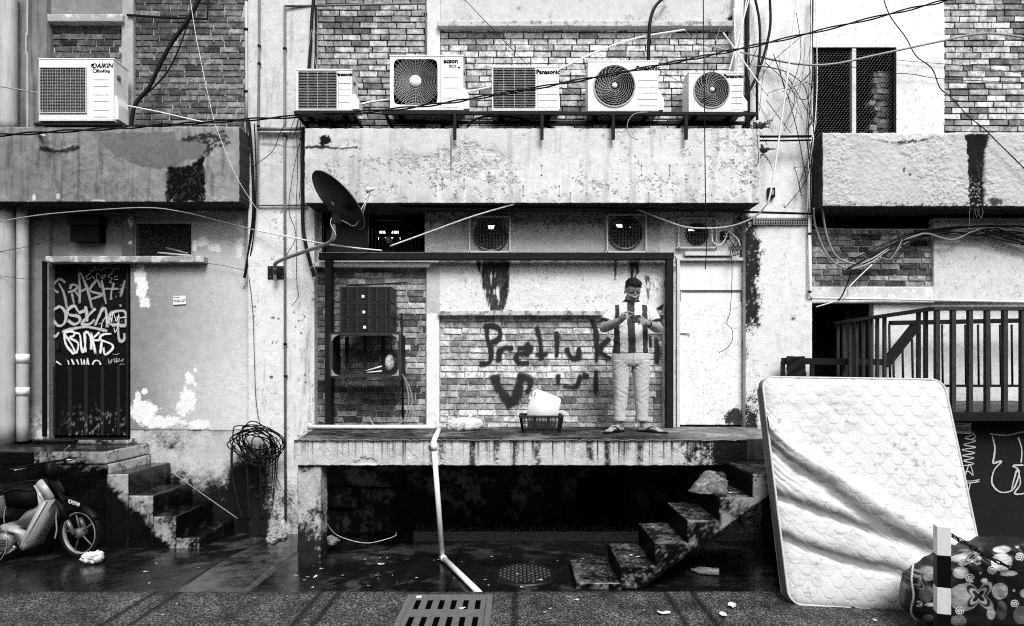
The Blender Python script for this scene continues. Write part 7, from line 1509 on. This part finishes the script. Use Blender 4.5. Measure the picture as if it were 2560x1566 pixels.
# tangle at the right pier and under the right parapet
r = random.Random(9)
for i in range(9):
    x0 = 2030 + r.uniform(-6, 14); x1 = 2030 + r.uniform(-10, 16); k_ = r.uniform(-12, 12)
    C(('leftmost', 'second', 'third', 'fourth', 'fifth', 'sixth', 'seventh', 'eighth', 'last')[i] + ' of the thin wires bunched down the corner left of the mesh window', [(x0, -15 if i < 4 else r.uniform(150, 260), -.2), (x0 + k_ * .4, 200 if i < 4 else 290, -.22), (x1 + k_, 330, -.24), (x1, 420, -.24), (x1 - 2, 530, -.22)], r.uniform(.003, .006), r.choice(('black_rubber', 'grey_cable', 'black_rubber', 'white_cable')))
C('loop of black wire hanging at the left of the mesh window', [(1955, 230, -.2), (1985, 218, -.2), (2010, 200, -.22), (2028, 180, -.22), (2005, 205, -.24), (1990, 235, -.24), (2000, 248, -.24), (2020, 245, -.24), (2030, 215, -.24), (2010, 205, -.24)], .004)
C('large slack wire curving over the right pier beside the mesh window', [(1885, 165, -.2), (1930, 170, -.2), (1975, 185, -.2), (2010, 215, -.22), (2022, 260, -.24), (2030, 300, -.24)], .005)
C('thin wire bowing down the right pier from the window corner', [(1915, 235, -.2), (1960, 222, -.2), (1990, 240, -.2), (1990, 290, -.2), (1975, 320, -.2)], .003)
C('slanting pale double wire on the right pier below the rods', [(1915, 250, -.2), (1945, 290, -.2), (1978, 334, -.2)], .006, 'grey_cable')
C('twisted wire end hooking on the right pier between the parapets', [(2022, 400, -.2), (2005, 440, -.2), (1998, 465, -.2), (2004, 490, -.2), (1990, 430, -.22), (1985, 420, -.22), (2010, 418, -.22), (2024, 425, -.22)], .004)
C('wire curling to a hook at the foot of the twisted end on the right pier', [(2020, 440, -.2), (2000, 475, -.2), (1975, 505, -.2), (1962, 520, -.2), (1960, 510, -.2)], .005)
bun = [[(2034, 520, -.25), (2040, 570, -.2), (2070, 640, -.2), (2120, 672, -.2), (2180, 655, -.2), (2250, 605, -.15), (2330, 582, -.15), (2430, 572, -.15), (2640, 562, -.15)], [(2054, 500, -.3), (2065, 580, -.25), (2090, 640, -.22), (2140, 660, -.2), (2185, 645, -.2), (2235, 610, -.18), (2290, 590, -.18), (2320, 585, -.18), (2380, 600, -.15), (2430, 580, -.15), (2500, 565, -.15), (2640, 590, -.15)], [(2120, 672, -.22), (2200, 628, -.2), (2260, 598, -.18), (2340, 575, -.16), (2460, 566, -.16), (2640, 568, -.16)], [(2126, 676, -.22), (2122, 700, -.2), (2105, 740, -.18), (2095, 752, -.15)], [(2180, 662, -.22), (2140, 700, -.2), (2122, 720, -.2), (2110, 745, -.16), (2040, 768, -.1)], [(2190, 640, -.2), (2225, 648, -.2), (2245, 620, -.2), (2255, 600, -.2)], [(2100, 520, -.3), (2140, 600, -.2), (2180, 640, -.2)], [(2076, 525, -.3), (2100, 620, -.22), (2135, 650, -.2)], [(2360, 574, -.16), (2460, 566, -.15), (2540, 590, -.14), (2660, 640, -.14)], [(2340, 578, -.14), (2440, 568, -.14), (2560, 600, -.14), (2640, 612, -.14)]]
bl = ['thick grey cable drooping in a bow across the right brick panel', 'grey hose of the bundle sagging below the right parapet', 'upper black cable of the bundle below the right parapet', 'short black cable dropping from the bow on the right bricks', 'pale cable slanting from the bow to the dark doorway', 'small loop hanging from the bundle on the right bricks', 'thin slanting wire left over the right brick panel', 'thin curved wire nearest the corner of the right brick panel', 'black cable fanning down to the right edge below the parapet', 'second black cable fanning to the right edge below the parapet']
for i, pp in enumerate(bun): C(bl[i], pp, (.011, .012, .012, .009, .008, .006, .003, .003, .010, .010)[i], ('grey_cable', 'grey_cable', 'black_rubber', 'black_rubber', 'white_cable', 'grey_cable', 'black_rubber', 'black_rubber', 'black_rubber', 'black_rubber')[i])
C('grey conduit line along the top of the right brick panel', [(2030, 560, -.1), (2060, 572, -.1), (2200, 574, -.1), (2400, 574, -.1)], .008, 'grey_cable', 'conduit', 'conduit')
C('flex dangling down the white door in a wavy line', [(1824, 618, -.14), (1830, 660, -.12), (1829, 720, -.1), (1825, 780, -.1), (1817, 808, -.1), (1830, 825, -.1), (1831, 850, -.1), (1818, 870, -.1), (1797, 882, -.08)], .004)
C('coiled spare flex hanging by the socket over the white door', [(1822, 595, -.12), (1835, 615, -.14), (1845, 630, -.14), (1835, 640, -.14), (1830, 620, -.14), (1842, 618, -.14), (1852, 630, -.14), (1840, 638, -.14), (1832, 622, -.14)], .005)
C('pale flex looping around the socket over the white door', [(1780, 575, -.14), (1782, 605, -.14), (1800, 612, -.14), (1812, 600, -.12), (1822, 580, -.12), (1845, 600, -.12), (1850, 615, -.12)], .007, 'white_cable')
sok = empty('socket', 'grey electrical socket box left of the mouldy pier above the white door', 'socket', W(1809, 600, -.06)); b = MB(); b.bbox(WX(1800), WX(1819), -.06, .0, WZ(601), WZ(581), .004); b.build('box', 'dark_steel', sok)
for dx, dy in ((-3, 3), (3, 3), (0, -4)): b = MB(); b.box(WX(1809.5 + dx) - .008, WX(1809.5 + dx) + .008, -.064, -.059, WZ(591 + dy) - .008, WZ(591 + dy) + .008); b.build('pin_hole', 'paper', sok)
sk2 = empty('junction_box', 'small dark junction box on the right pier beside the white cable', 'junction box', W(1925, 490, PC)); b = MB(); b.bbox(WX(1917, PC), WX(1934, PC), PC - .05, PC, WZ(496, PC), WZ(472, PC), .004); b.build('case', 'dark_steel', sk2); b = MB(); b.box(WX(1922, PC), WX(1930, PC), PC - .054, PC - .049, WZ(490, PC), WZ(478, PC)); b.build('cover', 'grey_metal', sk2)
# perforated strip on the right pier
pst = empty('perforated_strip', 'perforated steel channel on the right pier below the parapet gap', 'channel', W(1960, 560, PC)); b = MB(); b.bbox(WX(1880, PC), WX(2022, PC), PC - .03, PC, WZ(564, PC), WZ(546, PC), .003); b.build('channel', 'grey_metal', pst)
q = MB()
for i in range(22):
    for j in range(2): x = 1886 + i * 6.1; y = 551 + j * 7; q.box(WX(x, PC), WX(x + 2.6, PC), PC - .033, PC - .029, WZ(y + 3.5, PC), WZ(y, PC))
o = q.build('slots', 'black_void', pst); o['kind'] = 'stuff'
ORD = ['first', 'second', 'third', 'fourth', 'fifth', 'sixth', 'seventh', 'eighth', 'ninth', 'tenth', 'eleventh', 'twelfth']
r = random.Random(77)
for i in range(12):
    xa, xb = 1884 + 13 * i + r.uniform(-3, 3), r.uniform(1880, 2040); ya = r.uniform(-15, 200); yb = ya + r.uniform(120, 330); k_ = r.uniform(-50, 50)
    tag(cable('cable', '', [(xa, ya, -.2 - .01 * i), ((xa + xb) / 2 + k_, (ya + yb) / 2, -.22 - .01 * i), (xb, yb, -.2 - .01 * i)], r.choice((.003, .004, .0055)), r.choice(('black_rubber', 'black_rubber', 'grey_cable'))), ORD[i] + ' from the left of the stray thin wires tangled over the right pier', 'cable', 'stray wires in the tangle over the right pier')
for i in range(11):
    a_ = -9 + 1.8 * i; tag(cable('cable', '', [(2180 + r.uniform(-60, 60), 640 + r.uniform(-20, 25), -.2), (2260 + a_, 602 + a_, -.17), (2340, 580 + a_ * .8, -.16), (2430, 572 + r.uniform(-6, 18), -.15), (2540, 570 + r.uniform(-10, 40), -.14), (2650, 570 + r.uniform(-10, 80), -.14)], r.choice((.004, .006, .008)), r.choice(('black_rubber', 'black_rubber', 'grey_cable'))), ORD[i] + ' from the top of the thin cables bundled under the right parapet', 'cable', 'cables bundled under the right parapet')
# coil of cable on stub pipes by the left steps
col_ = empty('cable_coil', 'tangled coil of black cable hung on stub pipes beside the left steps', 'cable coil', W(645, 1110, -.3)); r = random.Random(3)
for k_ in range(16):
    b = MB(); cx, cy = 645 + r.uniform(-18, 18), 1108 + r.uniform(-14, 16); rx, ry = r.uniform(32, 56), r.uniform(28, 44); ph = r.uniform(0, 6)
    b.tube([W(cx + rx * math.cos(t) * (1 + .1 * math.sin(3 * t + ph)), cy + ry * math.sin(t + .3) * (1 + .12 * math.sin(2 * t + ph)), -.32 - .05 * math.sin(2 * t + ph)) for t in np.linspace(0, 6.28, 40)], .007, 5); b.build('turn', 'black_rubber', col_)
for k_ in range(16): b = MB(); x = 630 + r.uniform(-25, 60); b.tube(catmull([W(x, 1110, -.3), W(x + r.uniform(-8, 14), 1160, -.28), W(x + r.uniform(-16, 14), r.uniform(1170, 1280), -.26)], 6), .005, 5); b.build('loose_end', 'black_rubber', col_)
for (x0, x1, lab) in ((580, 606, 'stub water pipe bent at the top beside the left steps'), (617, 622, 'upright stub pipe under the cable coil'), (650, 655, 'upright rusty stub pipe right of the cable coil')):
    C(lab, [(x0 + 8 if x0 == 580 else x0, 1118, -.3), (x0, 1122, -.3), (x0 + 2, 1200, -.3), (x1, 1300, -.28)], .014, 'rust_steel', 'pipe', 'pipe')
C('pale broom stick leaning from the left steps to the stub pipes', [(428, 1180, -.55), (510, 1238, -.42), (594, 1297, -.3)], .006, 'grey_cable', 'stick', 'stick')
C('thin pale wire lying in an arc under the platform', [(813, 1303, -.9), (838, 1335, -.9), (880, 1352, -.92), (920, 1358, -.95), (960, 1350, -.9), (988, 1340, -.85), (990, 1332, -.8)], .004, 'white_cable')
C('thin black wire down the pale pier beside the pillar', [(692, 1090, -.16), (690, 1180, -.16), (710, 1230, -.2), (738, 1262, -.3)], .004)
C('pair of pale hoses hanging from the box shelf to the platform', [(1000, 925, -.3), (1015, 960, -.28), (1022, 1000, -.28), (1015, 1040, -.28), (1000, 1060, -.28)], .008, 'grey_cable', 'hose', 'hose')
C('outer pale hose hanging from the box shelf to the platform', [(1002, 930, -.3), (1022, 965, -.28), (1030, 1000, -.28), (1022, 1040, -.28), (1008, 1058, -.28)], .008, 'grey_cable', 'hose', 'hose')
C('white cable curl on the platform below the bricks', [(922, 1042, -.2), (928, 1055, -.22), (938, 1064, -.25), (950, 1066, -.25)], .008, 'grey_cable', 'hose', 'hose')
C('thin wire looping down in front of the central parapet from the rack', [(1620, 281, -.5), (1590, 284, -.5), (1572, 300, -.5), (1568, 325, -.5), (1578, 342, -.5), (1595, 350, -.47)], .005, 'grey_cable')
C('black hose lying behind the rack between the large and middle units', [(1168, 318, -.3), (1185, 300, -.3), (1225, 290, -.3), (1280, 293, -.3), (1330, 305, -.3), (1385, 322, -.3)], .014, 'black_rubber', 'hose', 'hose')
C('pale insulated pipe between the leftmost and large units of the row', [(898, 262, -.3), (930, 255, -.25), (972, 250, -.25)], .012, 'white_pvc', 'hose', 'hose')
C('pale insulated pipe between the large and middle units of the row', [(1165, 231, -.3), (1200, 224, -.28), (1232, 218, -.28)], .012, 'white_pvc', 'hose', 'hose')
C('thin black wire between the middle and fourth units of the row', [(1398, 217, -.2), (1430, 230, -.2), (1466, 248, -.2)], .004)
C('thin crossing wire between the last two units of the row', [(1652, 178, -.2), (1690, 200, -.2), (1720, 215, -.2)], .003)
C('second thin crossing wire between the last two units of the row', [(1662, 257, -.2), (1695, 240, -.2), (1720, 218, -.2)], .003)
C('long thin grey wire slanting above the rightmost unit of the row', [(1820, -15, -.2), (1795, 85, -.2), (1765, 140, -.25), (1743, 182, -.3)], .003, 'grey_cable')
C('horizontal pale wire right of the rightmost unit of the row', [(1815, 170, -.3), (1880, 165, -.3), (1925, 167, -.3)], .004, 'grey_cable')
C('curved wire hanging beside the right end of the central parapet', [(1890, 300, -.45), (1894, 360, -.45), (1896, 405, -.45), (1884, 418, -.45)], .004)
# plants
def plant(label, cx, cy, Y, n, L0, seed, cat='plant', spread=1.0, name='fern', m='leaf'):
    root = empty(name, label, cat, W(cx, cy, Y)); r_ = random.Random(seed); c = W(cx, cy, Y)
    for k_ in range(n):
        a = r_.uniform(-2.6, 2.6) * .6 * spread; d = Vector((math.sin(a), r_.uniform(-.7, .1), math.cos(a))).normalized(); L_ = L0 * r_.uniform(.6, 1.2); b = MB(); pts = [c + d * L_ * t + Vector((0, 0, -.5 * L_ * t * t)) for t in np.linspace(0, 1, 7)]; b.tube(pts, .0022, 4)
        for i in range(1, 7):
            for s_ in (-1, 1):
                p = pts[i]; q = p + Vector((s_ * .03 * (1.2 - i / 7), -.01, .012)) * (L0 / .2); w_ = Vector((0, 0, .010)) * (L0 / .2) + d * .008; b.add([p, p.lerp(q, .5) + w_, q, p.lerp(q, .5) - w_], [(0, 1, 2, 3)])
        b.build('frond', m, root)
    return root
plant('dark fern sprouting at the right end of the central parapet', 1898, 325, -.3, 9, .20, 1, spread=.8); plant('dark fern hanging below the right end of the central parapet', 1908, 385, -.3, 11, .18, 2, spread=1.5)
gr = empty('grass_tuft', 'dry grass tuft growing in the mouldy gutter of the right parapet', 'grass', W(2448, 420, -.42)); r = random.Random(4)
for k_ in range(16):
    c = W(2445 + r.uniform(-8, 14), 410 + r.uniform(-12, 25), -.42); d = Vector((r.uniform(-.4, 1.0), r.uniform(-.6, -.1), r.uniform(-.8, .6))); b = MB(); b.tube([c, c + d * .07, c + d * .15 + Vector((0, 0, -.05))], [.002, .0015, .0006], 4); b.build('blade', 'leaf', gr)
sg = empty('hanging_roots', 'thin roots hanging from the gutter under the right parapet', 'plant', W(2435, 520, -.4))
for k_ in range(7): c = W(2428 + k_ * 4.5, 515, -.38); b = MB(); b.tube(catmull([c, c + Vector((r.uniform(-.02, .02), 0, -.08)), c + Vector((r.uniform(-.04, .04), 0, -r.uniform(.1, .26)))], 4), .002, 4); b.build('root', 'leaf' if k_ % 2 else 'grey_cable', sg)

# ------------------------------------------------------------------ ground details
gt = empty('drain_grate', 'cast iron slotted drain grate set in the paving at the front', 'grate', (WX(1110, -2.8), -2.85, ROADZ))
x0, x1, y0, y1 = -.69, -.02, -3.35, -2.50; sl_m = 'black_void'
def road_pt(px, py): s_ = (py - VPY) / (EYE - ROADZ); return ((px - VPX) / s_, FPX / s_ - CAMD)
ga, gb = road_pt(1033, 1495), road_pt(1216, 1495); gx0, gx1, gy1 = ga[0], gb[0], ga[1]; gy0 = gy1 - .68
fr = MB()
for (a, c_, d, e_) in ((gx0 - .05, gx0 - .004, gy0 - .05, gy1 + .05), (gx1 + .004, gx1 + .05, gy0 - .05, gy1 + .05), (gx0 - .004, gx1 + .004, gy1 + .004, gy1 + .05), (gx0 - .004, gx1 + .004, gy0 - .05, gy0 - .004)):
    b = MB(); b.bbox(a, c_, d, e_, ROADZ - .03, ROADZ + .010, .004); b.build('frame_bar', mat('grate_frame', .13, .6, noise=.5, nscale=30, bump=.4, spec=.2), gt)
gm = mat('grate_iron', .13, .5, noise=.45, nscale=14, bump=.3, bscale=70, spec=.25)
b = MB(); b.box(gx0, gx1, gy0, gy1, ROADZ + .005, ROADZ + .0085); b.build('slot_shade_sheet', 'black_void', gt)  # black sheet close under the slots stands in for the darkness below
rows_ = 2; cols_ = 6; w_ = gx1 - gx0; d_ = gy1 - gy0; p = MB(); ys = []
for j in range(rows_): yc = gy1 - .17 - .33 * j; ys.append((yc - .095, yc + .095))
edges = [gy1] + [v for a, c_ in ys for v in (c_, a)] + [gy0]
for i in range(0, len(edges), 2): p.box(gx0, gx1, edges[i + 1], edges[i], ROADZ - .002, ROADZ + .012)
for (a, c_) in ys:
    xs_ = [gx0]
    for i in range(cols_): xc = gx0 + w_ * (i + .62) / (cols_ + .25); xs_ += [xc - .021, xc + .021]
    xs_.append(gx1)
    for i in range(0, len(xs_), 2): p.box(xs_[i], xs_[i + 1], a, c_, ROADZ - .002, ROADZ + .0115)
p.build('cover', gm, gt)
mh_ = empty('manhole_cover', 'round patterned iron manhole cover on the wet apron', 'manhole cover', (0, -1.8, 0)); s_ = (1437 - VPY) / EYE; mc = Vector(((1312 - VPX) / s_, FPX / s_ - CAMD, .012)); b = MB(); b.lathe([(.30, -.03), (.30, .0), (.285, .002), (.28, -.002), (.001, -.001)], mc, n=48); b.build('plate', mat('manhole_iron', .014, .4, noise=.4, bump=.2, spec=.3), mh_)
q = MB()
for i in range(-7, 8):
    for j in range(-7, 8):
        if math.hypot(i, j) < 7.0 and (i + j) % 2 == 0: q.box(mc.x + i * .037 - .012, mc.x + i * .037 + .012, mc.y + j * .037 - .006, mc.y + j * .037 + .006, mc.z - .001, mc.z + .008)
o = q.build('studs', mat('manhole_stud', .12, .3, noise=.4, bump=.1, metal=.3), mh_); o['kind'] = 'stuff'
# litter
r = random.Random(21); lit_m = [mat('litter_white', .62, .7, noise=.2), mat('litter_grey', .35, .7, noise=.3), mat('litter_leaf', .22, .7, noise=.3)]
def scrap(x, y, z, sz, m, label, cat, group=None, name='litter_scrap'):
    n = 9; P = np.zeros((n, n, 3)); ph = r.uniform(0, 9); a = r.uniform(0, 6.28); asp = r.uniform(.3, .8)
    for i in range(n):
        for j in range(n):
            u, v = (i / (n - 1) - .5) * 2, (j / (n - 1) - .5) * 2; k_ = 1 - .25 * abs(u) ** 3; X_ = u * sz * (1 - .2 * v * v); Y_ = v * sz * asp * k_
            P[i, j] = (x + X_ * math.cos(a) - Y_ * math.sin(a), y + X_ * math.sin(a) + Y_ * math.cos(a), z + .003 + sz * .28 * (vnoise(u * 1.6 + ph, v * 1.6 + ph) + .3 * abs(u)))
    o = link(name, grid_mesh(name, P), None); o.data.materials.append(m); tag(o, label, cat, group); return o
def gpt(px, py):
    s_ = (py - VPY) / EYE; Y_ = FPX / s_ - CAMD
    if Y_ < KERBY: x, Y_ = road_pt(px, py); return x, Y_, ROADZ + .006
    return (px - VPX) / s_, Y_, gz(Y_) + .006
big = [(1830, 1518, .05, 'crumpled white paper scrap on the paving, right of the steps'), (1808, 1541, .04, 'white torn scrap near the lower edge of the paving, right of the steps'), (1660, 1537, .05, 'white twisted tissue on the paving below the steps'), (953, 1414, .035, 'white scrap on the wet apron left of the drain pipe'), (1442, 1503, .02, 'pale leaf on the paving right of the drain grate'), (788, 1446, .035, 'pale wrapper on the wet apron below the pillar'), (1047, 1497, .03, 'pale leaf lying on the corner of the drain grate'), (1155, 1525, .03, 'curled leaf on the drain grate slots')]
for px, py, sz, lab in big: scrap(*gpt(px, py), sz, lit_m[0], lab, 'litter')
for i in range(70):
    if i < 45: px, py = r.uniform(330, 1500), r.uniform(1390, 1472)
    elif i < 60: px, py = r.uniform(30, 2200), r.uniform(1495, 1560)
    else: px, py = r.uniform(560, 760), r.uniform(1330, 1400)
    if 1000 < px < 1230 and py > 1480: continue
    scrap(*gpt(px, py), r.uniform(.008, .022), r.choice(lit_m), 'tiny pale leaf or scrap scattered on the dark ground', 'litter', 'tiny scraps scattered on the ground')
for i, (x, y, lab) in enumerate(((1.62, -1.9, 'leaf'), (1.3, -1.75, 'leaf'), (1.9, -2.1, 'leaf'), (1.05, -1.95, 'leaf'), (1.1, -2.0, 'leaf'), (2.6, -2.0, 'leaf'))):
    z = max([zs[j] for j in range(5) if xf[j] <= x] + ([1.0] if x > 2.335 else [0])); scrap(x, y, z + .004, .022, lit_m[0], 'tiny pale leaf or scrap lying on a concrete step', 'litter', 'tiny scraps on the steps')
pb = empty('paper_bag', 'crumpled white paper bag beside the motorbike front wheel', 'litter', B(1160, 1440)); me = lump('paper', '', '', 231, 1395, .085, .055, .07, -1.52, gz(-1.52) + .003, .62, None, 31, .045); adopt(link('paper', me, 'tone_cloth'), pb)
tb = empty('rubbish_heap', 'crumpled pale rubbish at the foot of the pale pier', 'litter', W(690, 1345, -.9)); me = lump('film', '', '', 692, 1345, .10, .05, .08, -.95, gz(-.95) + .003, .25, None, 33, .06); adopt(link('film', me, 'tone_print'), tb)
tb = empty('rubbish_heap', 'flattened pale rubbish right of the platform pillar', 'litter', W(830, 1352, -.9)); me = lump('film', '', '', 828, 1352, .09, .03, .07, -1.0, gz(-1.0) + .003, .2, None, 35, .05); adopt(link('film', me, 'tone_print'), tb)
